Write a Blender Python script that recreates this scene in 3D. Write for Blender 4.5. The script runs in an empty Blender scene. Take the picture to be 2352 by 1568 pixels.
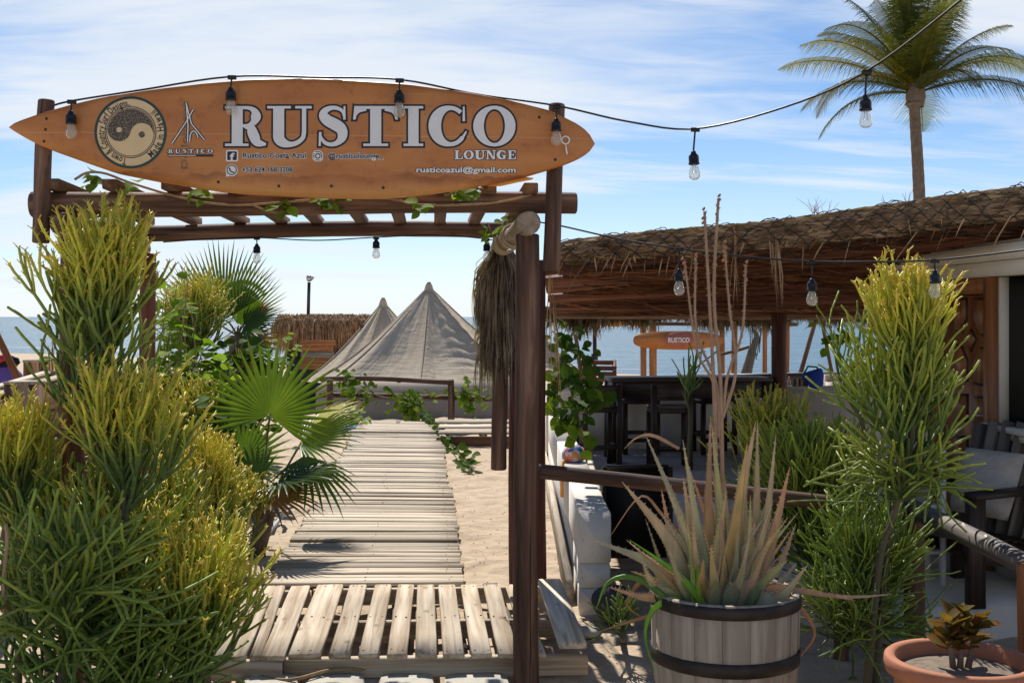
import bpy, math, random
import numpy as np
from mathutils import Vector, Matrix, Quaternion

# ------------------------------------------------------------------ camera
SC = bpy.context.scene
COL = SC.collection
FPX, CU, CV, EYE, YAW = 2700.0, 1176.0, 727.0, 1.6, math.radians(4.15)
cam_d = bpy.data.cameras.new("camera")
cam = bpy.data.objects.new("camera", cam_d)
COL.objects.link(cam)
cam.location = (0, 0, EYE)
cam.rotation_euler = (math.radians(90), 0, -YAW)
cam_d.sensor_width = 36.0
cam_d.lens = 36.0 * FPX / 2352.0
cam_d.shift_y = -57.0 / 2352.0
cam_d.clip_start = 0.05
cam_d.clip_end = 20000
SC.camera = cam

# ------------------------------------------------------------------ sun, sky, exposure
SUN_AZ, SUN_EL = math.radians(-7.0), math.radians(50.0)
SUN_DIR = Vector((math.sin(SUN_AZ) * math.cos(SUN_EL), math.cos(SUN_AZ) * math.cos(SUN_EL), math.sin(SUN_EL)))
sun_d = bpy.data.lights.new("sun", 'SUN')
sun_d.energy = 4.3
sun_d.angle = math.radians(0.53)
sun_d.color = (1.0, 0.94, 0.85)
sun = bpy.data.objects.new("sun", sun_d)
COL.objects.link(sun)
sun.rotation_euler = SUN_DIR.to_track_quat('Z', 'Y').to_euler()
sun.location = (0, 0, 30)

world = bpy.data.worlds.new("World")
SC.world = world
world.use_nodes = True
wn, wl = world.node_tree.nodes, world.node_tree.links
wn.clear()


def wnode(t, **k):
    n = wn.new(t)
    for a, b in k.items():
        setattr(n, a, b)
    return n


w_out = wnode('ShaderNodeOutputWorld')
w_sky = wnode('ShaderNodeTexSky', sky_type='NISHITA', sun_disc=False, sun_elevation=SUN_EL, sun_rotation=SUN_AZ,
              altitude=2500.0, air_density=1.0, dust_density=0.1, ozone_density=3.0)
w_bg = wnode('ShaderNodeBackground')
w_bg.inputs['Strength'].default_value = 0.088
w_hs = wnode('ShaderNodeHueSaturation')
w_hs.inputs['Saturation'].default_value = 1.16
wl.new(w_sky.outputs[0], w_hs.inputs['Color'])
wl.new(w_hs.outputs[0], w_bg.inputs['Color'])
w_cl = wnode('ShaderNodeBackground')
w_cl.inputs['Color'].default_value = (0.90, 0.95, 1.0, 1)
w_cl.inputs['Strength'].default_value = 0.68
w_tc = wnode('ShaderNodeTexCoord')
w_sep = wnode('ShaderNodeSeparateXYZ')
wl.new(w_tc.outputs['Generated'], w_sep.inputs[0])


def wmath(op, a, b=None, c=None, clamp=False):
    n = wnode('ShaderNodeMath', operation=op, use_clamp=clamp)
    for i, x in enumerate((a, b, c)):
        if x is None:
            continue
        if isinstance(x, (int, float)):
            n.inputs[i].default_value = x
        else:
            wl.new(x, n.inputs[i])
    return n.outputs[0]


# thin high cloud: a layer projected on a plane far above, so that streaks flatten towards the horizon
zc = wmath('ADD', wmath('MAXIMUM', w_sep.outputs['Z'], 0.0), 0.16)
px = wmath('DIVIDE', w_sep.outputs['X'], zc)
py = wmath('DIVIDE', w_sep.outputs['Y'], zc)
w_comb = wnode('ShaderNodeCombineXYZ')
wl.new(px, w_comb.inputs[0]); wl.new(py, w_comb.inputs[1])


def wnoise(scale, detail, rough, rot, sc, loc, dist=0.0):
    m = wnode('ShaderNodeMapping')
    m.inputs['Rotation'].default_value = (0, 0, rot)
    m.inputs['Scale'].default_value = sc
    m.inputs['Location'].default_value = loc
    wl.new(w_comb.outputs[0], m.inputs[0])
    n = wnode('ShaderNodeTexNoise')
    n.inputs['Scale'].default_value = scale
    n.inputs['Detail'].default_value = detail
    n.inputs['Roughness'].default_value = rough
    n.inputs['Distortion'].default_value = dist
    wl.new(m.outputs[0], n.inputs['Vector'])
    return n.outputs['Fac']


streak = wnoise(0.9, 5, 0.62, 0.38, (0.45, 1.5, 1), (10.33, 3.64, 0), 0.6)
puff = wnoise(0.42, 3, 0.5, 0.2, (0.8, 1.0, 1), (6.86, -17.44, 0), 0.3)
fine = wnoise(5.5, 3, 0.6, 0.3, (0.5, 1.4, 1), (0.3, 0.9, 0), 0.8)
tot = wmath('ADD', wmath('ADD', wmath('MULTIPLY', streak, 0.62), wmath('MULTIPLY', puff, 0.95)), wmath('MULTIPLY', fine, 0.16))
w_ramp = wnode('ShaderNodeValToRGB')
w_ramp.color_ramp.interpolation = 'EASE'
w_ramp.color_ramp.elements[0].position = 0.765
w_ramp.color_ramp.elements[0].color = (0.0, 0.0, 0.0, 1)
w_ramp.color_ramp.elements[1].position = 1.02
w_ramp.color_ramp.elements[1].color = (0.9, 0.9, 0.9, 1)
wl.new(tot, w_ramp.inputs[0])
# moist air close to the horizon, the same all the way round
hz = wmath('POWER', wmath('SUBTRACT', 1.0, wmath('MAXIMUM', w_sep.outputs['Z'], 0.0), clamp=True), 12.0)
cov = wmath('MAXIMUM', w_ramp.outputs[0], wmath('MULTIPLY', hz, 0.9))
w_mix = wnode('ShaderNodeMixShader')
wl.new(cov, w_mix.inputs[0]); wl.new(w_bg.outputs[0], w_mix.inputs[1]); wl.new(w_cl.outputs[0], w_mix.inputs[2])
wl.new(w_mix.outputs[0], w_out.inputs['Surface'])

SC.view_settings.view_transform = 'Standard'
SC.view_settings.look = 'None'
SC.view_settings.gamma = 1.0
SC.view_settings.use_curve_mapping = False
SC.view_settings.exposure = 0.5
SC.render.engine = 'CYCLES'
SC.cycles.max_bounces = 6
SC.cycles.transparent_max_bounces = 8
SC.cycles.use_denoising = True

# ------------------------------------------------------------------ photo geometry helpers
RV = Vector((math.cos(YAW), -math.sin(YAW), 0))
FV = Vector((math.sin(YAW), math.cos(YAW), 0))
UV_ = Vector((0, 0, 1))
CAM = Vector((0, 0, EYE))


def ray(u, v):
    return FV + RV * ((u - CU) / FPX) - UV_ * ((v - CV) / FPX)


def at(u, v, d):
    return CAM + ray(u, v) * d


def onY(u, v, y):
    r = ray(u, v)
    return CAM + r * (y / r.y)


def onX(u, v, x):
    r = ray(u, v)
    return CAM + r * (x / r.x)


def onZ(u, v, z=0.0):
    r = ray(u, v)
    return CAM + r * ((z - EYE) / r.z)


def under(p, z=0.0):
    return Vector((p.x, p.y, z))


RNG = np.random.default_rng(7)
random.seed(7)

# ------------------------------------------------------------------ materials
MATS = {}


class NT:
    def __init__(s, name):
        s.m = bpy.data.materials.new(name)
        s.m.use_nodes = True
        s.n, s.l = s.m.node_tree.nodes, s.m.node_tree.links
        s.n.clear()
        s.out = s.n.new('ShaderNodeOutputMaterial')

    def node(s, t, ins=None, **k):
        n = s.n.new(t)
        for a, b in k.items():
            setattr(n, a, b)
        for a, b in (ins or {}).items():
            s.set(n, a, b)
        return n

    def set(s, n, a, b):
        if hasattr(b, 'is_output') or isinstance(b, bpy.types.NodeSocket):
            s.l.new(b, n.inputs[a])
        else:
            n.inputs[a].default_value = b

    def coords(s, scale=(1, 1, 1), rand=False, kind='Object', rot=(0, 0, 0)):
        tc = s.node('ShaderNodeTexCoord')
        v = tc.outputs[kind]
        if rand:
            oi = s.node('ShaderNodeObjectInfo')
            mu = s.node('ShaderNodeMath', {0: oi.outputs['Random'], 1: 37.0}, operation='MULTIPLY')
            cb = s.node('ShaderNodeCombineXYZ', {0: mu.outputs[0], 1: mu.outputs[0], 2: mu.outputs[0]})
            ad = s.node('ShaderNodeVectorMath', {0: v, 1: cb.outputs[0]}, operation='ADD')
            v = ad.outputs[0]
        mp = s.node('ShaderNodeMapping', {'Vector': v, 'Scale': scale, 'Rotation': rot})
        return mp.outputs[0]

    def noise(s, vec, scale, detail=4, rough=0.55, dist=0.0):
        n = s.node('ShaderNodeTexNoise', {'Vector': vec, 'Scale': scale, 'Detail': detail, 'Roughness': rough, 'Distortion': dist})
        return n.outputs['Fac']

    def ramp(s, fac, stops, interp='LINEAR'):
        n = s.node('ShaderNodeValToRGB', {0: fac})
        cr = n.color_ramp
        cr.interpolation = interp
        while len(cr.elements) < len(stops):
            cr.elements.new(0.5)
        for e, (p, c) in zip(cr.elements, stops):
            e.position = p
            if not isinstance(c, (tuple, list)):
                c = (c, c, c)
            e.color = (*c[:3], 1)
        return n.outputs[0]

    def mix(s, fac, a, b, bt='MIX'):
        n = s.node('ShaderNodeMix', data_type='RGBA', blend_type=bt)
        s.set(n, 0, fac)
        for i, x in ((6, a), (7, b)):
            if isinstance(x, (tuple, list)):
                x = (*x[:3], 1)
            s.set(n, i, x)
        return n.outputs[2]

    def math(s, op, a, b=0.0, clamp=False):
        n = s.node('ShaderNodeMath', {0: a, 1: b}, operation=op, use_clamp=clamp)
        return n.outputs[0]

    def bump(s, h, strength=0.4, dist=0.01, normal=None):
        n = s.node('ShaderNodeBump', {'Height': h, 'Strength': strength, 'Distance': dist})
        if normal is not None:
            s.l.new(normal, n.inputs['Normal'])
        return n.outputs[0]

    def rand(s):
        return s.node('ShaderNodeObjectInfo').outputs['Random']

    def principled(s, col, rough=0.6, normal=None, **k):
        p = s.node('ShaderNodeBsdfPrincipled')
        s.set(p, 'Base Color', (*col[:3], 1) if isinstance(col, (tuple, list)) else col)
        s.set(p, 'Roughness', rough)
        if normal is not None:
            s.l.new(normal, p.inputs['Normal'])
        for a, b in k.items():
            s.set(p, a.replace('_', ' '), b)
        return p.outputs[0]

    def finish(s, sh):
        s.l.new(sh, s.out.inputs['Surface'])
        MATS[s.m.name] = s.m
        return s.m


def wood(name, dark, mid, light, grain=26.0, along=1.6, rough=0.7, bump=0.5, vary=0.35, crack=0.5, knots=0.0, spec=0.3):
    """timber with its grain along local Z"""
    t = NT(name)
    v = t.coords((grain, grain, along), rand=True)
    g = t.noise(v, 1.0, 6, 0.6, 0.6)
    v2 = t.coords((5, 5, 1.3), rand=True)
    b = t.noise(v2, 1.0, 3, 0.5)
    c = t.ramp(g, [(0.36, dark), (0.52, mid), (0.68, light)])
    c = t.mix(t.math('MULTIPLY', b, 0.6), c, dark, 'MIX')
    vc = t.coords((grain * 2.2, grain * 2.2, along * 0.7), rand=True)
    ck = t.ramp(t.noise(vc, 1.0, 3, 0.5, 0.3), [(0.30, 1.0), (0.36, 0.0)])
    c = t.mix(t.math('MULTIPLY', ck, crack), c, tuple(x * 0.3 for x in dark))
    if knots:
        vk = t.coords((9, 9, 4.5), rand=True)
        vo = t.node('ShaderNodeTexVoronoi', {'Vector': vk, 'Scale': 1.0})
        kn = t.ramp(vo.outputs['Distance'], [(0.07, 1.0), (0.17, 0.0)])
        c = t.mix(t.math('MULTIPLY', kn, knots), c, tuple(x * 0.55 for x in dark))
    r = t.rand()
    c = t.mix(1.0, c, t.ramp(r, [(0.0, 1 - vary), (1.0, 1 + vary * 0.25)]), 'MULTIPLY')
    h = t.math('SUBTRACT', g, t.math('MULTIPLY', ck, 0.8))
    nm = t.bump(h, bump, 0.006)
    return t.finish(t.principled(c, rough, nm, Specular_IOR_Level=spec))


wood('wood_log', (0.06, 0.030, 0.020), (0.16, 0.085, 0.055), (0.33, 0.20, 0.14), 20, 1.2, 0.7, 1.0, 0.25, 0.85, 0.5)
wood('wood_log_red', (0.07, 0.022, 0.014), (0.165, 0.055, 0.033), (0.26, 0.10, 0.06), 22, 1.4, 0.6, 0.4, 0.25, 0.4)
wood('wood_log_pale', (0.20, 0.15, 0.10), (0.36, 0.28, 0.20), (0.50, 0.42, 0.32), 18, 2.0, 0.8, 0.7, 0.15, 0.5)
wood('wood_bleached', (0.40, 0.315, 0.225), (0.67, 0.585, 0.465), (0.83, 0.76, 0.64), 34, 1.1, 0.85, 0.5, 0.42, 0.7, 0.4, 0.15)
wood('wood_pallet', (0.37, 0.28, 0.19), (0.63, 0.53, 0.405), (0.79, 0.70, 0.565), 30, 1.2, 0.85, 0.4, 0.22, 0.35, 0.6, 0.15)
wood('wood_grey', (0.14, 0.12, 0.10), (0.24, 0.21, 0.18), (0.36, 0.33, 0.29), 30, 1.2, 0.85, 0.5, 0.3, 0.4, 0.3, 0.15)
wood('wood_stave', (0.27, 0.225, 0.175), (0.40, 0.34, 0.27), (0.50, 0.43, 0.345), 26, 1.2, 0.8, 0.3, 0.12, 0.2, 0.15, 0.2)
wood('wood_orange', (0.20, 0.07, 0.025), (0.40, 0.17, 0.06), (0.52, 0.26, 0.11), 22, 1.3, 0.7, 0.4, 0.35, 0.4)
wood('wood_black', (0.026, 0.016, 0.012), (0.062, 0.039, 0.029), (0.11, 0.075, 0.057), 22, 1.3, 0.45, 0.3, 0.3, 0.2)
wood('wood_door', (0.20, 0.07, 0.022), (0.38, 0.145, 0.048), (0.50, 0.21, 0.08), 18, 1.2, 0.4, 0.25, 0.15, 0.2, 0.0, 0.4)
wood('wood_brown', (0.10, 0.05, 0.028), (0.19, 0.10, 0.058), (0.28, 0.16, 0.095), 22, 1.3, 0.75, 0.5, 0.3, 0.4)
wood('wood_purlin', (0.10, 0.034, 0.017), (0.26, 0.095, 0.048), (0.40, 0.175, 0.095), 16, 0.9, 0.7, 0.6, 0.45, 0.5)


def plain(name, col, rough=0.6, var=0.15, scale=8.0, bump=0.0, metal=0.0, spec=0.4, bscale=None):
    t = NT(name)
    v = t.coords(rand=True)
    n = t.noise(v, scale, 5, 0.6)
    c = t.mix(1.0, (*col, 1), t.ramp(n, [(0.25, 1 - var), (0.75, 1 + var)]), 'MULTIPLY')
    nm = None
    if bump:
        nm = t.bump(t.noise(v, bscale or scale * 4, 4, 0.6), bump, 0.006)
    return t.finish(t.principled(c, rough, nm, Metallic=metal, Specular_IOR_Level=spec))


plain('black_rubber', (0.012, 0.012, 0.014), 0.45, 0.2)
plain('black_metal', (0.02, 0.022, 0.026), 0.4, 0.2)
plain('hoop_iron', (0.03, 0.022, 0.018), 0.55, 0.5, 14, 0.2, 0.3)
plain('steel', (0.45, 0.45, 0.45), 0.35, 0.1, 8, 0, 0.9)
plain('terracotta', (0.42, 0.165, 0.085), 0.8, 0.22, 6, 0.15)
plain('soil', (0.20, 0.155, 0.115), 0.95, 0.4, 30, 0.6)
plain('concrete_floor', (0.58, 0.525, 0.475), 0.75, 0.22, 2.5, 0.1, bscale=30)
plain('plaster_beige', (0.80, 0.72, 0.61), 0.85, 0.08, 3.0, 0.1, bscale=40)
plain('plaster_tan', (0.40, 0.33, 0.26), 0.85, 0.12, 3.0, 0.15, bscale=40)
plain('white_plastic', (0.75, 0.75, 0.78), 0.4, 0.05)
plain('dark_room', (0.006, 0.006, 0.007), 0.9, 0.2)  # near-black colour paints in the darkness of the unlit interior
plain('cushion', (0.50, 0.44, 0.38), 0.95, 0.2, 18, 0.4, bscale=60)
plain('blue_cloth', (0.015, 0.05, 0.33), 0.8, 0.3, 6, 0.2)
plain('teal_cloth', (0.03, 0.25, 0.28), 0.8, 0.3, 6, 0.2)
plain('seat_blue', (0.03, 0.05, 0.12), 0.5, 0.2)
plain('umbrella_cloth', (0.80, 0.36, 0.08), 0.8, 0.1)
plain('blue_rope', (0.05, 0.16, 0.36), 0.7, 0.4, 20)
plain('hose_grey', (0.33, 0.36, 0.40), 0.5, 0.15)
plain('dry_leaf', (0.35, 0.17, 0.08), 0.8, 0.4, 10)
plain('stalk_dry', (0.34, 0.22, 0.145), 0.8, 0.25, 18, 0.3)
plain('rock_dark', (0.055, 0.05, 0.05), 0.85, 0.4, 6, 0.6)
plain('paver_stone', (0.48, 0.45, 0.38), 0.9, 0.2, 12, 0.6)
plain('nail_rust', (0.05, 0.025, 0.015), 0.7, 0.3)
plain('net_cord', (0.03, 0.026, 0.024), 0.8, 0.2)
plain('fibre_cord', (0.42, 0.33, 0.22), 0.85, 0.2)
plain('bark_palm', (0.16, 0.12, 0.09), 0.9, 0.35, 10, 0.5)
plain('bark_green', (0.11, 0.095, 0.055), 0.8, 0.3, 10, 0.3)
plain('vine_stem', (0.30, 0.20, 0.10), 0.8, 0.3, 20)
plain('chalk_panel', (0.012, 0.011, 0.012), 0.6, 0.3)
plain('glass_dark', (0.005, 0.005, 0.006), 0.25, 0.0, spec=0.06)  # opaque near-black pane, the dark of the room painted in
plain('letter_grey', (0.70, 0.70, 0.71), 0.55, 0.05, 20)
plain('letter_black', (0.012, 0.014, 0.02), 0.5, 0.2)
plain('letter_white', (0.78, 0.78, 0.78), 0.55, 0.05)
plain('emblem_cream', (0.68, 0.50, 0.28), 0.55, 0.08, 10)
plain('emblem_green', (0.012, 0.05, 0.045), 0.5, 0.2)
plain('faded_print', (0.22, 0.13, 0.07), 0.6, 0.4, 30)
plain('umber_spot', (0.06, 0.025, 0.012), 0.7, 0.2)
plain('thorn_pink', (0.75, 0.52, 0.40), 0.6, 0.1)

# speckled black half of the emblem
t = NT('emblem_speckle')
v = t.coords()
n = t.noise(v, 190, 3, 0.7)
t.finish(t.principled(t.ramp(n, [(0.46, (0.015, 0.014, 0.013)), (0.64, (0.32, 0.24, 0.15))]), 0.55))


def leafmat(name, cols, trans=0.45, rough=0.45, scale=6.0, vary=0.35, attr=True):
    """thin foliage: part of the light passes through"""
    t = NT(name)
    v = t.coords(rand=True)
    n = t.noise(v, scale, 3, 0.5)
    c = t.ramp(n, [(0.25, cols[0]), (0.5, cols[1]), (0.78, cols[2])])
    r = t.rand()
    c = t.mix(1.0, c, t.ramp(r, [(0.0, 1 - vary), (1.0, 1 + vary * 0.4)]), 'MULTIPLY')
    if attr:
        a = t.node('ShaderNodeVertexColor', layer_name='tint')
        c = t.mix(1.0, c, a.outputs[0], 'MULTIPLY')
    p = t.principled(c, rough, Specular_IOR_Level=0.35 if rough < .7 else 0.15)
    tr = t.node('ShaderNodeBsdfTranslucent')
    c2 = t.mix(1.0, c, (1.15, 1.2, 0.45, 1), 'MULTIPLY')
    t.l.new(c2, tr.inputs['Color'])
    mx = t.node('ShaderNodeMixShader', {0: trans})
    t.l.new(p, mx.inputs[1]); t.l.new(tr.outputs[0], mx.inputs[2])
    return t.finish(mx.outputs[0])


leafmat('leaf_fan', [(0.075, 0.14, 0.018), (0.12, 0.205, 0.026), (0.18, 0.26, 0.04)], 0.42, 0.35)
leafmat('leaf_coco', [(0.05, 0.07, 0.018), (0.09, 0.11, 0.026), (0.17, 0.165, 0.04)], 0.42, 0.72)
leafmat('leaf_bright', [(0.11, 0.20, 0.02), (0.18, 0.29, 0.03), (0.32, 0.37, 0.05)], 0.5, 0.75)
leafmat('leaf_dark', [(0.045, 0.095, 0.015), (0.075, 0.145, 0.022), (0.14, 0.21, 0.03)], 0.4, 0.75)
leafmat('leaf_croton', [(0.34, 0.06, 0.025), (0.14, 0.12, 0.025), (0.34, 0.12, 0.035)], 0.35, 0.8, 22)
leafmat('leaf_dryfan', [(0.33, 0.17, 0.09), (0.42, 0.22, 0.12), (0.5, 0.3, 0.18)], 0.35, 0.6)
leafmat('straw', [(0.24, 0.15, 0.09), (0.38, 0.26, 0.165), (0.52, 0.39, 0.265)], 0.12, 0.8, 9.0, 0.2)
leafmat('straw_grey', [(0.13, 0.10, 0.075), (0.24, 0.19, 0.145), (0.38, 0.32, 0.26)], 0.2, 0.8, 9.0, 0.2)
leafmat('straw_red', [(0.13, 0.05, 0.026), (0.26, 0.11, 0.058), (0.42, 0.21, 0.12)], 0.1, 0.8, 9.0, 0.2)
leafmat('bleached_frond', [(0.5, 0.47, 0.4), (0.6, 0.57, 0.5), (0.7, 0.68, 0.6)], 0.3, 0.6)


def twigmat(name):
    t = NT(name)
    a = t.node('ShaderNodeVertexColor', layer_name='tint')
    n = t.noise(t.coords(), 60, 3, 0.5)
    c = t.mix(1.0, a.outputs[0], t.ramp(n, [(0.2, 0.75), (0.8, 1.2)]), 'MULTIPLY')
    p = t.principled(c, 0.42, Specular_IOR_Level=0.45)
    tr = t.node('ShaderNodeBsdfTranslucent')
    t.l.new(c, tr.inputs['Color'])
    mx = t.node('ShaderNodeMixShader', {0: 0.28})
    t.l.new(p, mx.inputs[1]); t.l.new(tr.outputs[0], mx.inputs[2])
    return t.finish(mx.outputs[0])


twigmat('pencil_twig')

# aloe leaf: colour stored along the leaf
t = NT('aloe_leaf')
a = t.node('ShaderNodeVertexColor', layer_name='tint')
n = t.noise(t.coords((22, 22, 6), rand=True), 1.0, 4, 0.6)
c = t.mix(1.0, a.outputs[0], t.ramp(n, [(0.25, 0.72), (0.75, 1.25)]), 'MULTIPLY')
c = t.mix(1.0, c, t.ramp(t.rand(), [(0, (1.08, 0.88, 0.78)), (0.55, (1, 1, 1)), (1, (0.85, 1.05, 1.0))]), 'MULTIPLY')
p = t.principled(c, 0.5, t.bump(n, 0.15, 0.004), Specular_IOR_Level=0.4, Subsurface_Weight=0.0)
tr = t.node('ShaderNodeBsdfTranslucent')
t.l.new(c, tr.inputs['Color'])
mx = t.node('ShaderNodeMixShader', {0: 0.30})
t.l.new(p, mx.inputs[1]); t.l.new(tr.outputs[0], mx.inputs[2])
t.finish(mx.outputs[0])

# painted fibreglass of the big board
t = NT('board_paint')
v = t.coords()
n1 = t.noise(t.coords((2.2, 2.2, 9)), 1.0, 5, 0.6, 0.4)
c = t.ramp(n1, [(0.25, (0.37, 0.125, 0.026)), (0.55, (0.46, 0.165, 0.036)), (0.8, (0.53, 0.215, 0.055))])
n2 = t.noise(v, 26, 5, 0.65)
c = t.mix(t.math('MULTIPLY', t.ramp(n2, [(0.56, 0), (0.70, 1)]), 0.55), c, (0.25, 0.07, 0.016))
blot = t.noise(t.coords((1.1, 1, 4)), 1.0, 4, 0.6)
c = t.mix(t.ramp(blot, [(0.48, 0), (0.68, 0.55)]), c, (0.58, 0.24, 0.055))
sx = t.node('ShaderNodeSeparateXYZ', {0: v})
# long rust-coloured water stain along the lower rail, broken by noise, and the pale glued seam line
wob = t.math('MULTIPLY', t.noise(t.coords((5, 1, 1)), 1.0, 5, 0.65), 0.10)
zz = t.math('ADD', sx.outputs['Z'], wob)
stain = t.ramp(zz, [(-0.0, 0.0), (0.012, 0.75), (0.03, 0.0)])
zz2 = t.node('ShaderNodeMapRange', {0: zz, 1: -0.145, 2: -0.085})
stain = t.ramp(zz2.outputs[0], [(0.0, 0.12), (0.55, 0.85), (0.72, 0.0)])
st_x = t.ramp(t.noise(t.coords((1.6, 0.0, 0.0)), 1.0, 2), [(0.42, 0.1), (0.55, 1)])
c = t.mix(t.math('MULTIPLY', t.math('MULTIPLY', stain, st_x), 0.95), c, (0.19, 0.045, 0.014))
lowz = t.node('ShaderNodeMapRange', {0: zz, 1: -0.17, 2: -0.13})
c = t.mix(t.math('MULTIPLY', t.math('SUBTRACT', 1.0, lowz.outputs[0]), 0.45), c, (0.60, 0.32, 0.10))
seam = t.math('COMPARE', sx.outputs['Z'], 0.006)
seam.node.inputs[2].default_value = 0.0022
c = t.mix(t.math('MULTIPLY', seam, 0.35), c, (0.62, 0.36, 0.14))
c = t.mix(t.ramp(t.noise(v, 3.2, 3), [(0.55, 0), (0.8, 0.25)]), c, (0.62, 0.38, 0.16))
scr = t.ramp(t.noise(t.coords((3, 3, 70)), 1.0, 4, 0.7), [(0.64, 0), (0.7, 0.3)])
c = t.mix(scr, c, (0.63, 0.40, 0.2))
rg = t.ramp(n2, [(0.3, 0.28), (0.7, 0.5)])
t.finish(t.principled(c, rg, t.bump(n2, 0.06, 0.004), Specular_IOR_Level=0.45))

# clear bulb glass
t = NT('bulb_glass')
g = t.node('ShaderNodeBsdfGlass', {'Color': (0.93, 0.93, 0.9, 1), 'Roughness': 0.02, 'IOR': 1.25})
tp = t.node('ShaderNodeBsdfTransparent', {'Color': (0.96, 0.95, 0.92, 1)})
df = t.node('ShaderNodeBsdfDiffuse', {'Color': (0.8, 0.78, 0.72, 1)})
fr = t.node('ShaderNodeLayerWeight', {'Blend': 0.35})
mx = t.node('ShaderNodeMixShader', {0: fr.outputs['Facing'], 1: tp.outputs[0], 2: g.outputs[0]})
mx2 = t.node('ShaderNodeMixShader', {0: 0.22, 1: mx.outputs[0], 2: df.outputs[0]})
t.finish(mx2.outputs[0])

# sand
t = NT('sand')
v = t.coords(kind='Object')
n1 = t.noise(v, 1.3, 5, 0.6)
n2 = t.noise(v, 9, 5, 0.62)
n3 = t.noise(v, 160, 3, 0.7)
c = t.ramp(n1, [(0.25, (0.44, 0.345, 0.245)), (0.55, (0.53, 0.425, 0.31)), (0.8, (0.60, 0.49, 0.37))])
c = t.mix(t.ramp(n2, [(0.35, 0.4), (0.6, 0.0)]), c, (0.35, 0.26, 0.18))
c = t.mix(t.ramp(n3, [(0.62, 0), (0.72, 0.6)]), c, (0.25, 0.18, 0.12))
vo = t.node('ShaderNodeTexVoronoi', {'Vector': v, 'Scale': 5.5, 'Randomness': 1.0})
h = t.math('ADD', t.math('MULTIPLY', n2, 0.9), t.math('MULTIPLY', vo.outputs['Distance'], 0.35))
nm = t.bump(h, 0.75, 0.045)
nm = t.bump(n3, 0.35, 0.004, nm)
t.finish(t.principled(c, 0.95, nm, Specular_IOR_Level=0.15))

# sea
t = NT('sea_water')
v = t.coords((0.5, 1.6, 1))
n1 = t.noise(t.coords((0.045, 0.17, 1)), 1.0, 6, 0.65, 0.3)
n2 = t.noise(t.coords((0.5, 1.5, 1)), 1.0, 6, 0.65)
h = t.math('ADD', t.math('MULTIPLY', n1, 3.0), t.math('MULTIPLY', n2, 0.55))
nm = t.bump(h, 0.85, 0.7)
c = t.ramp(n1, [(0.3, (0.018, 0.085, 0.15)), (0.6, (0.034, 0.13, 0.205)), (0.78, (0.08, 0.22, 0.29))])
t.finish(t.principled(c, 0.35, nm, IOR=1.33, Specular_IOR_Level=0.3))

# tent canvas: the tint attribute holds (angle, radius), so creases run down the slope
t = NT('canvas')
v = t.coords()
n1 = t.noise(v, 2.2, 5, 0.6)
c = t.ramp(n1, [(0.25, (0.46, 0.385, 0.285)), (0.6, (0.55, 0.465, 0.35)), (0.85, (0.60, 0.515, 0.40))])
at_ = t.node('ShaderNodeVertexColor', layer_name='tint')
mp = t.node('ShaderNodeMapping', {'Vector': at_.outputs[0], 'Scale': (46, 2.6, 1)})
cr = t.noise(mp.outputs[0], 1.0, 4, 0.55, 0.5)
mp2 = t.node('ShaderNodeMapping', {'Vector': at_.outputs[0], 'Scale': (17, 30, 1), 'Rotation': (0, 0, 0.35)})
cr2 = t.noise(mp2.outputs[0], 1.0, 3, 0.5, 0.4)
c = t.mix(t.ramp(cr, [(0.36, 0.12), (0.48, 0)]), c, (0.24, 0.19, 0.14))  # shade in the creases is mixed into the canvas colour
nm = t.bump(cr, 0.55, 0.08)
nm = t.bump(t.ramp(cr2, [(0.4, 0), (0.62, 1)]), 0.14, 0.03, nm)
p = t.principled(c, 0.9, nm, Specular_IOR_Level=0.1)
tr = t.node('ShaderNodeBsdfTranslucent', {'Color': (0.4, 0.32, 0.22, 1)})
mx = t.node('ShaderNodeMixShader', {0: 0.06, 1: p, 2: tr.outputs[0]})
t.finish(mx.outputs[0])

# white-painted masonry with stains
t = NT('white_masonry')
v = t.coords(kind='Object')
n1 = t.noise(v, 2.5, 6, 0.65)
n2 = t.noise(v, 22, 5, 0.65)
c = t.ramp(n1, [(0.3, (0.58, 0.55, 0.50)), (0.6, (0.72, 0.70, 0.66))])
c = t.mix(t.ramp(n2, [(0.62, 0), (0.75, 0.7)]), c, (0.28, 0.25, 0.22))
c = t.mix(t.ramp(t.noise(v, 6, 5, 0.7), [(0.6, 0), (0.72, 0.55)]), c, (0.34, 0.31, 0.28))
t.finish(t.principled(c, 0.9, t.bump(n2, 0.35, 0.01), Specular_IOR_Level=0.2))

# dark rail with flaked white paint
t = NT('rail_flaked')
n = t.noise(t.coords((16, 16, 9), rand=True), 1.0, 5, 0.6, 0.6)
g = t.noise(t.coords((30, 30, 1.5), rand=True), 1.0, 5, 0.6)
c = t.ramp(g, [(0.3, (0.06, 0.048, 0.042)), (0.7, (0.20, 0.165, 0.14))])
c = t.mix(t.ramp(n, [(0.645, 0), (0.67, 1)]), c, (0.62, 0.55, 0.46))
t.finish(t.principled(c, 0.65, t.bump(g, 0.4, 0.005)))

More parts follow.
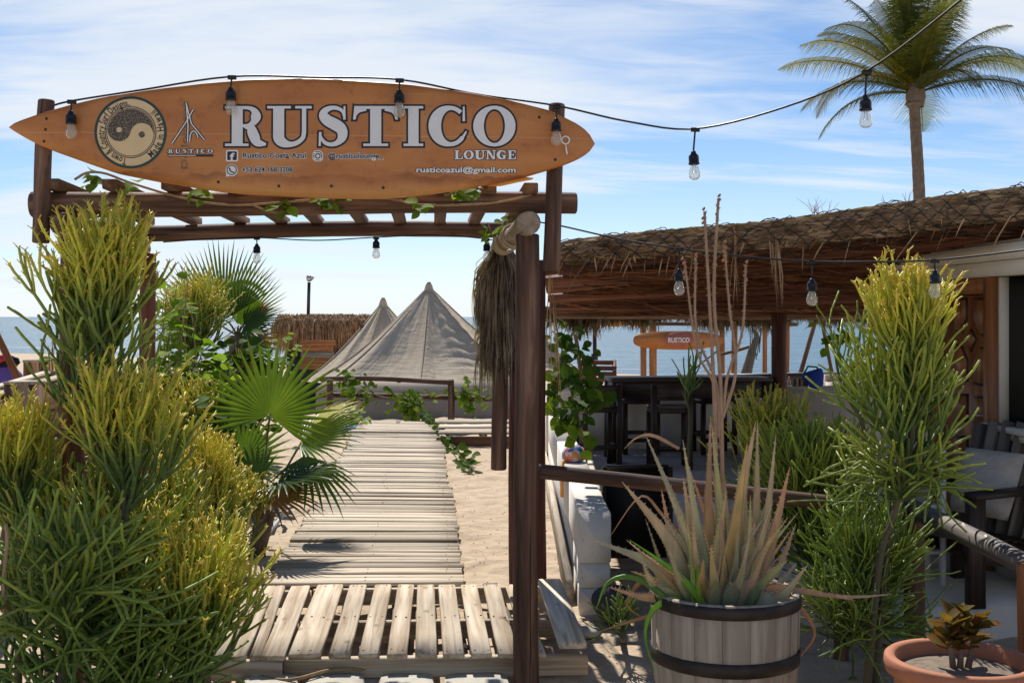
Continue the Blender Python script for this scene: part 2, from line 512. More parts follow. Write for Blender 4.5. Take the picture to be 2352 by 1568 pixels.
# patchwork paint for the ornament and the purple mural
t = NT('painted_ornament')
v = t.coords((1, 1, 1))
vo = t.node('ShaderNodeTexVoronoi', {'Vector': v, 'Scale': 30.0})
c = t.ramp(t.node('ShaderNodeSeparateColor', {0: vo.outputs['Color']}).outputs[0],
           [(0.0, (0.75, 0.75, 0.75)), (0.22, (0.03, 0.12, 0.42)), (0.45, (0.75, 0.16, 0.18)), (0.62, (0.03, 0.32, 0.45)), (0.8, (0.85, 0.3, 0.1))], 'CONSTANT')
t.finish(t.principled(c, 0.4))
t = NT('purple_mural')
v = t.coords((1, 1, 1))
vo = t.noise(v, 5, 3, 0.6)
c = t.ramp(vo, [(0.0, (0.16, 0.10, 0.34)), (0.55, (0.22, 0.13, 0.44)), (0.64, (0.03, 0.02, 0.06))], 'LINEAR')
t.finish(t.principled(c, 0.5))
plain('mural_red', (0.5, 0.03, 0.05), 0.5)
plain('oval_paint', (0.40, 0.13, 0.085), 0.6)
plain('mural_yellow', (0.75, 0.42, 0.03), 0.5)
# thatch mass under the loose blades
t = NT('thatch_mass')
n = t.noise(t.coords((40, 40, 7)), 1.0, 5, 0.65, 0.5)
c = t.ramp(n, [(0.3, (0.05, 0.033, 0.022)), (0.55, (0.15, 0.10, 0.065)), (0.8, (0.30, 0.22, 0.15))])
t.finish(t.principled(c, 0.9, t.bump(n, 0.8, 0.02), Specular_IOR_Level=0.1))
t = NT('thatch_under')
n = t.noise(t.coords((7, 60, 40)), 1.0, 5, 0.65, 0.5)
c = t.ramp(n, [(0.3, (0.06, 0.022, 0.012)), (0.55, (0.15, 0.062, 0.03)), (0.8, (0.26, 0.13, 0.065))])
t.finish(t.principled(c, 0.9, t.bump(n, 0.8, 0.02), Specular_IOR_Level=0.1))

# ------------------------------------------------------------------ mesh building
WM = {}


class B:
    """collects vertices, triangles, quads and a vertex tint"""

    def __init__(s):
        s.V, s.T, s.Q, s.C, s.n = [], [], [], [], 0

    def add(s, V, T=None, Q=None, C=None):
        V = np.asarray(V, dtype=np.float64).reshape(-1, 3)
        if T is not None and len(T):
            s.T.append(np.asarray(T, dtype=np.int64).reshape(-1, 3) + s.n)
        if Q is not None and len(Q):
            s.Q.append(np.asarray(Q, dtype=np.int64).reshape(-1, 4) + s.n)
        if C is None:
            C = np.ones((len(V), 3))
        C = np.asarray(C, dtype=np.float64)
        if C.ndim == 1:
            C = np.tile(C, (len(V), 1))
        s.V.append(V); s.C.append(C); s.n += len(V)
        return s

    def tube(s, pts, rad, sides=8, cap=True, C=None, flat=1.0):
        P = np.asarray([tuple(p) for p in pts], dtype=np.float64)
        n = len(P)
        rad = np.broadcast_to(np.asarray(rad, dtype=np.float64), (n,))
        T = np.gradient(P, axis=0) if n > 2 else np.tile(P[1] - P[0], (2, 1))
        T /= np.linalg.norm(T, axis=1)[:, None] + 1e-12
        a = np.array([0, 0, 1.0]) if abs(T[0, 2]) < 0.9 else np.array([1.0, 0, 0])
        N = np.cross(T[0], a); N /= np.linalg.norm(N)
        ang = np.linspace(0, 2 * np.pi, sides, endpoint=False)
        V = []
        for i in range(n):
            N = N - T[i] * np.dot(N, T[i]); N /= np.linalg.norm(N) + 1e-12
            Bn = np.cross(T[i], N)
            V.append(P[i] + rad[i] * (np.cos(ang)[:, None] * N + flat * np.sin(ang)[:, None] * Bn))
        V = np.concatenate(V)
        i, j = np.meshgrid(np.arange(n - 1), np.arange(sides), indexing='ij')
        a = i * sides + j; b = i * sides + (j + 1) % sides
        Q = np.stack([a, b, b + sides, a + sides], -1).reshape(-1, 4)
        Tq = None
        if cap:
            V = np.concatenate([V, P[:1], P[-1:]])
            k = np.arange(sides); e = n * sides
            Tq = np.concatenate([np.stack([np.full(sides, e), (k + 1) % sides, k], -1),
                                 np.stack([np.full(sides, e + 1), (n - 1) * sides + k, (n - 1) * sides + (k + 1) % sides], -1)])
        if C is not None:
            C = np.asarray(C, dtype=np.float64)
            if C.ndim == 2 and len(C) == n:
                C = np.repeat(C, sides, axis=0)
                if cap:
                    C = np.concatenate([C, C[:1], C[-1:]])
        return s.add(V, Tq, Q, C)

    def box(s, c, size, R=None, C=None):
        h = np.asarray(size) / 2.0
        V = np.array([[x, y, z] for x in (-1, 1) for y in (-1, 1) for z in (-1, 1)], dtype=float) * h
        if R is not None:
            V = V @ np.asarray(R).T
        V = V + np.asarray(tuple(c))
        return s.add(V, None, [[0, 1, 3, 2], [4, 6, 7, 5], [0, 4, 5, 1], [2, 3, 7, 6], [0, 2, 6, 4], [1, 5, 7, 3]], C)

    def lathe(s, prof, sides=24, c=(0, 0, 0), C=None):
        ang = np.linspace(0, 2 * np.pi, sides, endpoint=False)
        V = np.concatenate([np.stack([r * np.cos(ang), r * np.sin(ang), np.full(sides, z)], -1) for r, z in prof]) + np.asarray(tuple(c))
        n = len(prof)
        i, j = np.meshgrid(np.arange(n - 1), np.arange(sides), indexing='ij')
        a = i * sides + j; b = i * sides + (j + 1) % sides
        return s.add(V, None, np.stack([a, b, b + sides, a + sides], -1).reshape(-1, 4), C)

    def twigs(s, P0, P1, r0, r1, C0, C1, sides=5):
        P0, P1 = np.asarray(P0, float), np.asarray(P1, float)
        n = len(P0)
        if n == 0:
            return s
        r0 = np.broadcast_to(r0, (n,)); r1 = np.broadcast_to(r1, (n,))
        D = P1 - P0; D /= np.linalg.norm(D, axis=1)[:, None] + 1e-12
        a = np.where(np.abs(D[:, 2:3]) < 0.9, np.array([[0, 0, 1.0]]), np.array([[1.0, 0, 0]]))
        N = np.cross(D, a); N /= np.linalg.norm(N, axis=1)[:, None]
        M = np.cross(D, N)
        ang = np.linspace(0, 2 * np.pi, sides, endpoint=False)
        ring = np.cos(ang)[None, :, None] * N[:, None, :] + np.sin(ang)[None, :, None] * M[:, None, :]
        V = np.concatenate([P0[:, None] + ring * r0[:, None, None], P1[:, None] + ring * r1[:, None, None],
                            (P1 + D * r1[:, None] * 0.7)[:, None]], 1)
        k = np.arange(sides); base = (np.arange(n) * (2 * sides + 1))[:, None]
        Q = np.stack([base + k, base + (k + 1) % sides, base + sides + (k + 1) % sides, base + sides + k], -1).reshape(-1, 4)
        T = np.stack([base + sides + k, base + sides + (k + 1) % sides, np.broadcast_to(base + 2 * sides, (n, sides))], -1).reshape(-1, 3)
        C = np.concatenate([np.repeat(np.asarray(C0)[:, None], sides, 1), np.repeat(np.asarray(C1)[:, None], sides + 1, 1)], 1)
        return s.add(V.reshape(-1, 3), T, Q, C.reshape(-1, 3))

    def blades(s, P0, P1, P2, w, C):
        """bent strips: base, middle, tip; w half width"""
        P0, P1, P2 = (np.asarray(p, float) for p in (P0, P1, P2))
        n = len(P0)
        D = P2 - P0; D /= np.linalg.norm(D, axis=1)[:, None] + 1e-9
        rn = RNG.normal(size=(n, 3))
        W = np.cross(D, rn); W /= np.linalg.norm(W, axis=1)[:, None] + 1e-9
        W *= np.broadcast_to(w, (n,))[:, None]
        V = np.stack([P0 - W, P0 + W, P1 - W * 0.8, P1 + W * 0.8, P2], 1).reshape(-1, 3)
        b = (np.arange(n) * 5)[:, None]
        Q = b + np.array([[0, 1, 3, 2]]); T = b + np.array([[2, 3, 4]])
        return s.add(V, T, Q, np.repeat(np.asarray(C), 5, axis=0))

    def data(s, name, mat, smooth=False, origin=None):
        V = np.concatenate(s.V); C = np.concatenate(s.C)
        if origin is not None:
            V = V - np.asarray(tuple(origin))
        T = np.concatenate(s.T) if s.T else np.zeros((0, 3), int)
        Q = np.concatenate(s.Q) if s.Q else np.zeros((0, 4), int)
        me = bpy.data.meshes.new(name)
        me.vertices.add(len(V)); me.vertices.foreach_set('co', V.astype(np.float32).ravel())
        nl = len(T) * 3 + len(Q) * 4
        me.loops.add(nl)
        me.loops.foreach_set('vertex_index', np.concatenate([T.ravel(), Q.ravel()]).astype(np.int32))
        me.polygons.add(len(T) + len(Q))
        ls = np.concatenate([np.arange(len(T)) * 3, len(T) * 3 + np.arange(len(Q)) * 4]).astype(np.int32)
        me.polygons.foreach_set('loop_start', ls)
        if smooth:
            me.polygons.foreach_set('use_smooth', np.ones(len(T) + len(Q), dtype=bool))
        ca = me.color_attributes.new('tint', 'FLOAT_COLOR', 'POINT')
        ca.data.foreach_set('color', np.concatenate([C, np.ones((len(C), 1))], 1).astype(np.float32).ravel())
        me.update(calc_edges=True)
        me.materials.append(MATS[mat])
        return me

    def build(s, name, mat, parent=None, smooth=False, origin=None):
        V = np.concatenate(s.V)
        if origin is None:
            lo, hi = V.min(0), V.max(0)
            origin = ((lo[0] + hi[0]) / 2, (lo[1] + hi[1]) / 2, lo[2])
        me = s.data(name, mat, smooth, origin)
        return place(name, me, Matrix.Translation(Vector(tuple(map(float, origin)))), parent)


def place(name, me, M, parent=None):
    o = bpy.data.objects.new(name, me)
    COL.objects.link(o)
    if parent is not None:
        o.parent = parent
        o.matrix_basis = WM[parent.name].inverted() @ M
    else:
        o.matrix_basis = M
    WM[o.name] = M.copy()
    return o


def thing(name, label, cat, loc, group=None, kind=None):
    o = place(name, None, Matrix.Translation(Vector(tuple(map(float, loc)))))
    o.empty_display_size = 0.1
    return tag(o, label, cat, group, kind)


def tag(o, label=None, cat=None, group=None, kind=None):
    if label: o['label'] = label
    if cat: o['category'] = cat
    if group: o['group'] = group
    if kind: o['kind'] = kind
    return o


def frame_to(p0, p1, up=(0, 0, 1)):
    z = (p1 - p0).normalized()
    u = Vector(up)
    if abs(z.dot(u)) > 0.98:
        u = Vector((0, 1, 0))
    x = u.cross(z).normalized()
    y = z.cross(x)
    M = Matrix((x, y, z)).transposed().to_4x4()
    M.translation = p0
    return M


def log(name, p0, p1, r0, r1, mat, parent=None, wob=0.006, sides=14, rings=9, knob=0.05, endcut=0.0):
    """a round pole of its own mesh, grain along local Z"""
    p0, p1 = Vector(p0), Vector(p1)
    L = (p1 - p0).length
    ts = np.linspace(0, 1, rings)
    ph = RNG.uniform(0, 6.28, 4)
    P = np.stack([wob * np.sin(3.1 * ts + ph[0]) + wob * .5 * np.sin(7 * ts + ph[1]),
                  wob * np.sin(2.7 * ts + ph[2]) + wob * .5 * np.sin(6 * ts + ph[3]), ts * L], -1)
    ang = np.linspace(0, 2 * np.pi, sides, endpoint=False)
    lob = 1 + knob * (np.sin(2 * ang + ph[0]) * 0.5 + np.sin(3 * ang + ph[1]) * 0.4)
    V = []
    for i, tt in enumerate(ts):
        r = (r0 + (r1 - r0) * tt) * (1 + RNG.normal(0, knob * 0.25))
        ring = np.stack([np.cos(ang) * lob, np.sin(ang) * lob, np.zeros(sides)], -1) * r
        ring += P[i]
        V.append(ring)
    # small chamfer at both ends
    def cap(i, dz):
        c = V[i].mean(0); q = (V[i] - c) * 0.88 + c; q[:, 2] += dz
        return q
    V = [cap(0, -0.006)] + V + [cap(-1, 0.006)]
    n = len(V)
    V = np.concatenate(V + [np.array([[P[0, 0], P[0, 1], -0.007], [P[-1, 0], P[-1, 1], L + 0.007]])])
    i, j = np.meshgrid(np.arange(n - 1), np.arange(sides), indexing='ij')
    a = i * sides + j; b = i * sides + (j + 1) % sides
    Q = np.stack([a, b, b + sides, a + sides], -1).reshape(-1, 4)
    k = np.arange(sides); e = n * sides
    T = np.concatenate([np.stack([np.full(sides, e), (k + 1) % sides, k], -1),
                        np.stack([np.full(sides, e + 1), (n - 1) * sides + k, (n - 1) * sides + (k + 1) % sides], -1)])
    me = B().add(V, T, Q).data(name, mat, True)
    me.polygons.foreach_set('use_smooth', np.concatenate([np.zeros(len(T), bool), np.ones(len(Q), bool)]))
    return place(name, me, frame_to(p0, p1), parent)


def bar(name, p0, p1, w, h, mat, parent=None, up=(0, 0, 1), ch=0.006, jit=0.003, twist=0.0, sag=0.0):
    """sawn board: w sideways, h along up, grain along local Z, edges chamfered"""
    p0, p1 = Vector(p0), Vector(p1)
    L = (p1 - p0).length
    ch = min(ch, w * 0.3, h * 0.3)
    a, b = w / 2, h / 2
    sec = np.array([[-a + ch, -b], [a - ch, -b], [a, -b + ch], [a, b - ch], [a - ch, b], [-a + ch, b], [-a, b - ch], [-a, -b + ch]])
    V = []
    nr = 2 if not (sag or twist) else 5
    for tt in np.linspace(0, 1, nr):
        q = sec * (1 + RNG.uniform(-1, 1) * 0.02)
        th = twist * (tt - 0.5)
        q = q @ np.array([[math.cos(th), math.sin(th)], [-math.sin(th), math.cos(th)]])
        z = np.full(8, tt * L) + (RNG.uniform(-jit, jit, 8) if tt in (0, 1) else 0)
        V.append(np.stack([q[:, 0], q[:, 1] + sag * 4 * tt * (1 - tt), z], -1))
    V = np.concatenate(V)
    i, j = np.meshgrid(np.arange(nr - 1), np.arange(8), indexing='ij')
    A = i * 8 + j; Bb = i * 8 + (j + 1) % 8
    Q = np.stack([A, Bb, Bb + 8, A + 8], -1).reshape(-1, 4)
    T = [[0, k + 1, k] for k in range(1, 7)] + [[(nr - 1) * 8, (nr - 1) * 8 + k, (nr - 1) * 8 + k + 1] for k in range(1, 7)]
    me = B().add(V, T, Q).data(name, mat)
    return place(name, me, frame_to(p0, p1, up), parent)


def lerp(a, b, t):
    return a + (b - a) * t


def smooth_path(pts, n=24):
    """Catmull-Rom through the points"""
    P = [Vector(p) for p in pts]
    P = [P[0] * 2 - P[1]] + P + [P[-1] * 2 - P[-2]]
    out = []
    m = len(P) - 3
    for k in range(n + 1):
        s = k / n * m
        i = min(int(s), m - 1); t = s - i
        a, b, c, d = P[i:i + 4]
        out.append(0.5 * ((2 * b) + (c - a) * t + (2 * a - 5 * b + 4 * c - d) * t * t + (3 * b - a - 3 * c + d) * t ** 3))
    return out

# ================================================================== SETTING
def shore_y(x):
    return np.clip(110.0 - 0.91 * np.asarray(x), 60.0, 190.0)


def hsh(X, Y, k):
    return np.sin(X * 1.7 * k + 1.3 * np.sin(Y * 1.1 * k + k)) * np.cos(Y * 1.9 * k + 0.8 * np.sin(X * 1.3 * k))


def ground_z(X, Y):
    X, Y = np.asarray(X, float), np.asarray(Y, float)
    t = np.clip((Y - 19.0) / (shore_y(X) - 19.0), 0, 1.35)
    z = -3.05 * (t ** 0.75)
    bump = 0.018 * hsh(X, Y, 1.6) + 0.016 * hsh(X, Y, 4.1) + 0.010 * hsh(X + 3, Y, 9.7)
    return z + bump - 0.012


ys = np.concatenate([np.linspace(-8, 4, 30), np.linspace(4.05, 13, 220), np.linspace(13.06, 30, 140), np.linspace(30.5, 260, 80)])
xs = np.concatenate([-np.geomspace(400, 6.2, 30), np.linspace(-6, 6, 250), np.geomspace(6.2, 400, 30)])
X, Y = np.meshgrid(xs, ys, indexing='ij')
Z = ground_z(X, Y)
i, j = np.meshgrid(np.arange(len(xs) - 1), np.arange(len(ys) - 1), indexing='ij')
a = i * len(ys) + j
Q = np.stack([a, a + len(ys), a + len(ys) + 1, a + 1], -1).reshape(-1, 4)
g = B().add(np.stack([X, Y, Z], -1).reshape(-1, 3), None, Q).build('sand_ground', 'sand', smooth=True, origin=(0, 0, 0))
tag(g, kind='structure')

b = B()
b.add([(-14000, 40, -2.98), (14000, 40, -2.98), (14000, 19000, -2.98), (-14000, 19000, -2.98)], None, [[0, 1, 2, 3]])
tag(b.build('sea', 'sea_water', origin=(0, 0, -2.98)), kind='structure')
# a few low breaking lines near the shore
b = B()
for k in range(7):
    x0 = RNG.uniform(-70, 20); n = 24
    xx = np.linspace(x0, x0 + RNG.uniform(12, 34), n)
    yy = shore_y(xx) + 3 + RNG.uniform(0, 14) + 1.2 * np.sin(xx * .4)
    w = 0.35 * np.sin(np.linspace(0, np.pi, n)) + 0.03
    V = np.concatenate([np.stack([xx, yy - w, np.full(n, -2.955)], -1), np.stack([xx, yy + w, np.full(n, -2.95)], -1)])
    kk = np.arange(n - 1)
    b.add(V, None, np.stack([kk, kk + 1, kk + 1 + n, kk + n], -1))
tag(b.build('surf_foam', 'letter_white'), kind='stuff')

# small dark litter lying on the sand
b = B()
P = []
for k in range(1500):
    y = RNG.uniform(5.0, 15); x = RNG.uniform(-2.9, 1.1)
    P.append((x, y))
P = np.array(P)
Pz = ground_z(P[:, 0], P[:, 1]) + 0.004
d = RNG.uniform(0, 6.28, len(P)); L = RNG.uniform(0.003, 0.014, len(P))
P0 = np.stack([P[:, 0], P[:, 1], Pz], -1)
P1 = P0 + np.stack([np.cos(d) * L, np.sin(d) * L, RNG.uniform(0, .004, len(P))], -1)
b.twigs(P0, P1, 0.0028, 0.0018, np.ones((len(P), 3)), np.ones((len(P), 3)), 4)
tag(b.build('sand_litter', 'dry_leaf'), kind='stuff', label='small brown twigs and leaf bits scattered on the sand', cat='litter')

# ------------------------------------------------------------------ boardwalk of bleached planks
walk = thing('boardwalk', None, None, onZ(840, 1337, 0), kind='structure')
FL, FR = onZ(614, 1338, .085), onZ(1073, 1336, .085)
BL, BR = onZ(826, 962, .07), onZ(1006, 965, .07)
NAIL = B().lathe([(0.0001, 0.0016), (0.0045, 0.0012), (0.005, -0.002)], 8).data('nail', 'nail_rust')
s_ = 0.0
Lw = (BL - FL).length
offL = offR = 0.0
grp = 0
while s_ < Lw - 0.05:
    w = RNG.uniform(0.06, 0.135)
    if grp <= 0:
        grp = RNG.integers(5, 12); offL = RNG.uniform(-0.03, 0.03); offR = RNG.uniform(-0.025, 0.02); tilt = RNG.uniform(-.012, .012)
        s_ += RNG.uniform(0.004, 0.016); dz = RNG.uniform(-0.01, 0.012)
    grp -= 1
    t0 = (s_ + w / 2) / Lw
    pL, pR = FL.lerp(BL, t0), FR.lerp(BR, t0)
    ax = (pR - pL).normalized(); fw = Vector((-ax.y, ax.x, 0))
    sk = RNG.normal(0, 0.004) + tilt
    pL = pL - ax * (offL + RNG.uniform(-0.012, 0.012)) - fw * sk
    pR = pR + ax * (offR + RNG.uniform(-0.012, 0.012)) + fw * sk
    zz = dz + RNG.normal(0, 0.003)
    pL.z += zz + RNG.normal(0, .002) - 0.012; pR.z += zz + RNG.normal(0, .002) - 0.012
    PK = bar('plank', pL, pR, w, 0.022, 'wood_bleached', walk, ch=0.003, jit=0.004, twist=RNG.normal(0, .03), sag=RNG.normal(0, .0025))
    if t0 < .45:
        for f_ in (.07, .5, .93):
            place('nail', NAIL, Matrix.Translation(pL.lerp(pR, f_ + RNG.normal(0, .01)) + Vector((0, RNG.normal(0, .02), .0115))), PK)
    s_ += w + abs(RNG.normal(0.003, 0.004)) + (RNG.uniform(.01, .022) if RNG.random() < 0.16 else 0)
for t0 in (0.1, 0.5, 0.9):
    p, q = FL.lerp(FR, t0), BL.lerp(BR, t0)
    p.z = q.z = 0.028
    bar('runner', p, q, 0.07, 0.06, 'wood_grey', walk)

# ------------------------------------------------------------------ front pallets
def px6(x, y):
    return 509.6 + x / 2.5, 940.8 + y / 2.5


def on6(x, y, z):
    return onZ(*px6(x, y), z)


ZT = 0.125
slats = [((232, 350), (382, 520)), ((380, 565), (545, 700)), ((612, 735), (732, 832)), ((780, 905), (882, 972)),
         ((946, 1063), (1010, 1103)), ((1112, 1235), (1120, 1222)), ((1272, 1392), (1241, 1341)), ((1437, 1545), (1368, 1470)),
         ((1592, 1700), (1498, 1600)), ((1752, 1856), (1626, 1724))]
pal = thing('wooden_pallet', 'weathered wooden pallet with wide slat gaps in front of the plank boardwalk', 'pallet', under(on6(1100, 1400, 0)))
for (a0, a1), (c0, c1) in slats[1:]:
    f0, f1 = on6(a0, 1398, ZT), on6(a1, 1396, ZT)
    r0, r1 = on6(c0, 1002, ZT), on6(c1, 1000, ZT)
    p, q = (f0 + f1) / 2, (r0 + r1) / 2
    p.z = q.z = ZT - 0.011
    s = bar('slat', p, q, ((f1 - f0).length + (r1 - r0).length) / 2, 0.022, 'wood_pallet', pal, twist=RNG.normal(0, .02), sag=RNG.normal(0, .003))
    for e in (0.03, 0.48, 0.97):
        for o_ in (-0.028, 0.028):
            c = p.lerp(q, e + RNG.normal(0, .008)) + Vector((o_ + RNG.normal(0, .004), 0, 0.0115))
            place('nail', NAIL, Matrix.Translation(c), s)
for y0, nm in ((1392, 'stringer'), (1190, 'stringer'), (1006, 'stringer')):
    p, q = on6(366 + (1392 - y0) * .42, y0, ZT), on6(2100 - (1392 - y0) * .50, y0 - 20, ZT)
    p.z = q.z = 0.058
    bar(nm, p, q, 0.042, 0.088, 'wood_pallet', pal, ch=0.004)
for k in range(4):   # underside boards seen through the gaps
    p, q = on6(700 + 330 * k, 1380, 0.0), on6(760 + 260 * k, 1005, 0.0)
    p.z = q.z = 0.006
    bar('bottom_board', p, q, 0.09, 0.014, 'wood_grey', pal)
pal2 = thing('wooden_pallet', 'split wooden pallet half hidden under the pencil plants at its corner', 'pallet', under(on6(200, 1400, 0)))
for (a0, a1), (c0, c1) in [((-215, -105), (30, 118)), ((-90, 20), (135, 235)), ((35, 150), (250, 300)), ((160, 226), (305, 366)), ((232, 350), (382, 520))]:
    f0, f1 = on6(a0, 1410, ZT), on6(a1, 1408, ZT)
    r0, r1 = on6(c0, 1012, ZT), on6(c1, 1004, ZT)
    p, q = (f0 + f1) / 2, (r0 + r1) / 2
    p.z = q.z = ZT - 0.011 + RNG.normal(0, .002)
    bar('slat', p, q, ((f1 - f0).length + (r1 - r0).length) / 2 - 0.004, 0.022, 'wood_pallet', pal2, twist=RNG.normal(0, .03))
for y0 in (1404, 1196, 1014):
    p, q = on6(-220 + (1404 - y0) * .55, y0, ZT), on6(348 + (1404 - y0) * .42, y0, ZT)
    p.z = q.z = 0.058
    bar('stringer', p, q, 0.042, 0.088, 'wood_pallet', pal2, ch=0.004)
# the loose board lying askew on the pallet's far corner
p, q = on6(2015, 1352, 0.155), on6(1880, 985, 0.15)
o = bar('loose_board', p, q, 0.125, 0.03, 'wood_bleached')
tag(o, 'loose greyed board lying askew over the pallet corner beside the gate post', 'board')
# uneven stone pavers along the very front
for k, (u0, u1) in enumerate([(560, 690), (705, 840), (868, 1000), (1015, 1172)]):
    c = onZ((u0 + u1) / 2, 1562, 0.02); w = (u1 - u0) * c.y / FPX
    bb = B(); n = 18
    ang = np.linspace(0, 2 * np.pi, n, endpoint=False)
    rr = (np.abs(np.cos(ang)) ** 5 + np.abs(np.sin(ang)) ** 5) ** (-1 / 5) * (1 + RNG.normal(0, .03, n))
    rows = []
    for f, z in ((1.0, -0.03), (1.0, 0.02), (0.93, 0.035), (0.6, 0.04), (0.01, 0.041)):
        rows.append(np.stack([c.x + np.cos(ang) * rr * w * .49 * f, c.y - 0.06 + np.sin(ang) * rr * 0.13 * f, np.full(n, z)], -1))
    V = np.concatenate(rows); ii, jj = np.meshgrid(np.arange(4), np.arange(n), indexing='ij')
    A = ii * n + jj; Bq = ii * n + (jj + 1) % n
    bb.add(V, None, np.stack([A, Bq, Bq + n, A + n], -1).reshape(-1, 4))
    tag(bb.build('paver_stone', 'paver_stone', smooth=True),
        ['flat stone paver almost covered by the pencil plant', 'flat stone paver below the pallet seam', 'pale flat stone paver in front of the pallet', 'broad flat stone paver next to the gate post foot'][k],
        'paver', 'pavers before the pallet')

# ------------------------------------------------------------------ the log gate (pergola)
YG, YR = 5.08, 6.66
gate = thing('pergola_gate', 'dark log pergola gate carrying the orange surfboard sign', 'pergola', under(onY(690, 1500, YG)))
pf0, pf1 = onY(76, 468, YG), onY(1322, 470, YG)
log('front_beam', pf0, pf1, 0.054, 0.045, 'wood_log', gate, 0.008, 16, 16)
pr0, pr1 = onY(298, 532, YR), onY(1150, 531, YR)
log('rear_beam', pr0, pr1, 0.044, 0.044, 'wood_log', gate, 0.012, 14, 14)
rg0 = onY(1221, 508, YG - 0.13); rg1 = onY(1143, 572, YR + .12)
log('side_log', rg0, rg1, 0.052, 0.046, 'wood_log_pale', gate, 0.01, 16, 10)
lg0 = onY(146, 508, YG - 0.13); lg1 = onY(330, 572, YR + .12)
log('side_log', lg0, lg1, 0.05, 0.046, 'wood_log', gate, 0.01, 14, 10)
pt = onY(1210, 541, YG); log('post', under(pt, -0.1), pt, 0.057, 0.053, 'wood_log', gate, 0.005, 18, 14)
pt = onY(168, 545, YG); log('post', under(pt, -0.1), pt, 0.055, 0.052, 'wood_log_red', gate, 0.005, 16, 12)
pt = onY(344, 585, YR); log('post', under(pt, -0.1), pt, 0.045, 0.043, 'wood_log_red', gate, 0.008, 14, 12)
pt = onY(1190, 600, YR + .1); log('post', under(pt, -0.1), pt, 0.05, 0.05, 'wood_log_red', gate, 0.005, 14, 12)
pt = onY(1234, 600, YR + .14); log('post', under(pt, -0.1), pt, 0.052, 0.05, 'wood_log_red', gate, 0.005, 14, 12)
p = onY(1149, 583, YR); q = onY(1148, 1076, YR); log('hanging_post', q, p, 0.046, 0.045, 'wood_log', gate, 0.004, 14, 10)
YS = YG - 0.095
log('sign_post', onY(94, 555, YS), onY(106, 233, YS), 0.036, 0.035, 'wood_log', gate, 0.003, 12, 7)
log('sign_post', onY(1266, 620, YS), onY(1277, 242, YS), 0.037, 0.035, 'wood_log', gate, 0.003, 12, 7)
ztop = pf0.z + 0.05
for uf in (135, 267, 400, 541, 660, 780, 898, 1014, 1122, 1216):
    p = onY(uf, 436, YG - 0.02); p.z = ztop + 0.022
    q = p.copy(); q.y = YR + 0.13; q.x += RNG.normal(0, .012)
    q.z = pr0.z + 0.044 + 0.024
    d_ = (q - p).normalized()
    bar('slat', p - d_ * (0.07 + RNG.uniform(0, .05)), q, 0.062, 0.042, 'wood_brown', gate, ch=0.004)
# rope lashing round the pale side log
for k, tt in enumerate((0.42, 0.5, 0.66, 0.72, 0.78)):
    b = B()
    c = rg0.lerp(rg1, tt); ax = (rg1 - rg0).normalized()
    e1 = ax.cross(Vector((0, 0, 1))).normalized(); e2 = ax.cross(e1)
    pts = [c + e1 * math.cos(a_) * .056 + e2 * math.sin(a_) * .056 + ax * (a_ * .012 - .03) for a_ in np.linspace(0, 6.6, 24)]
    b.tube(pts, 0.006, 6); b.build('rope_lashing', 'fibre_cord', gate)

# ------------------------------------------------------------------ the surfboard sign
top_px = [(15, 289.5), (24, 282), (37, 276), (90, 257.8), (160, 237.8), (233, 220.4), (333, 204.4), (467, 187.8), (567, 179.4), (666, 176.8), (733, 177), (800, 181), (933, 189.4), (1066, 207.8), (1166, 226), (1266, 251), (1333, 284.4), (1356, 304), (1368.5, 327.8)]
bot_px = [(15, 290.5), (27, 299.4), (67, 322.8), (120, 346), (200, 374.4), (267, 397.8), (367, 417.8), (500, 439.4), (566, 446), (663, 451), (766, 455), (866, 456), (966, 449.4), (1066, 434.4), (1200, 407.8), (1290, 381), (1330, 364.4), (1356, 347.8), (1368.5, 328.8)]
YB, TB = YS - 0.036 - 0.032, 0.031
YF = YB - TB
tw = [onY(u, v, YF) for u, v in top_px]; bw = [onY(u, v, YF) for u, v in bot_px]
TX, TZ = np.array([p.x for p in tw]), np.array([p.z for p in tw])
BX, BZ = np.array([p.x for p in bw]), np.array([p.z for p in bw])
BX0, BX1 = TX[0], TX[-1]


def sm_interp(x, X_, Z_):
    # light smoothing so that the outline has no corners
    h = 0.02 * np.minimum(1, np.minimum(x - BX0, BX1 - x) / 0.05)
    return sum(np.interp(x + k * h, X_, Z_) for k in (-1, -0.5, 0, 0.5, 1)) / 5


def board_prof(x):
    zt, zb = sm_interp(x, TX, TZ), sm_interp(x, BX, BZ)
    e = np.minimum((x - BX0), (BX1 - x)) / 0.30
    T = TB * np.clip(e, 0, 1) ** 0.5
    return (zt + zb) / 2, np.maximum((zt - zb) / 2, 0.001), np.maximum(T, 0.004)


def bsurf(x, z, eps=0.001):
    zc, hw, T = board_prof(np.asarray(x, float))
    t_ = np.clip((z - zc) / hw, -0.999, 0.999)
    return YB - T * (1 - t_ ** 2) ** 0.175 - eps


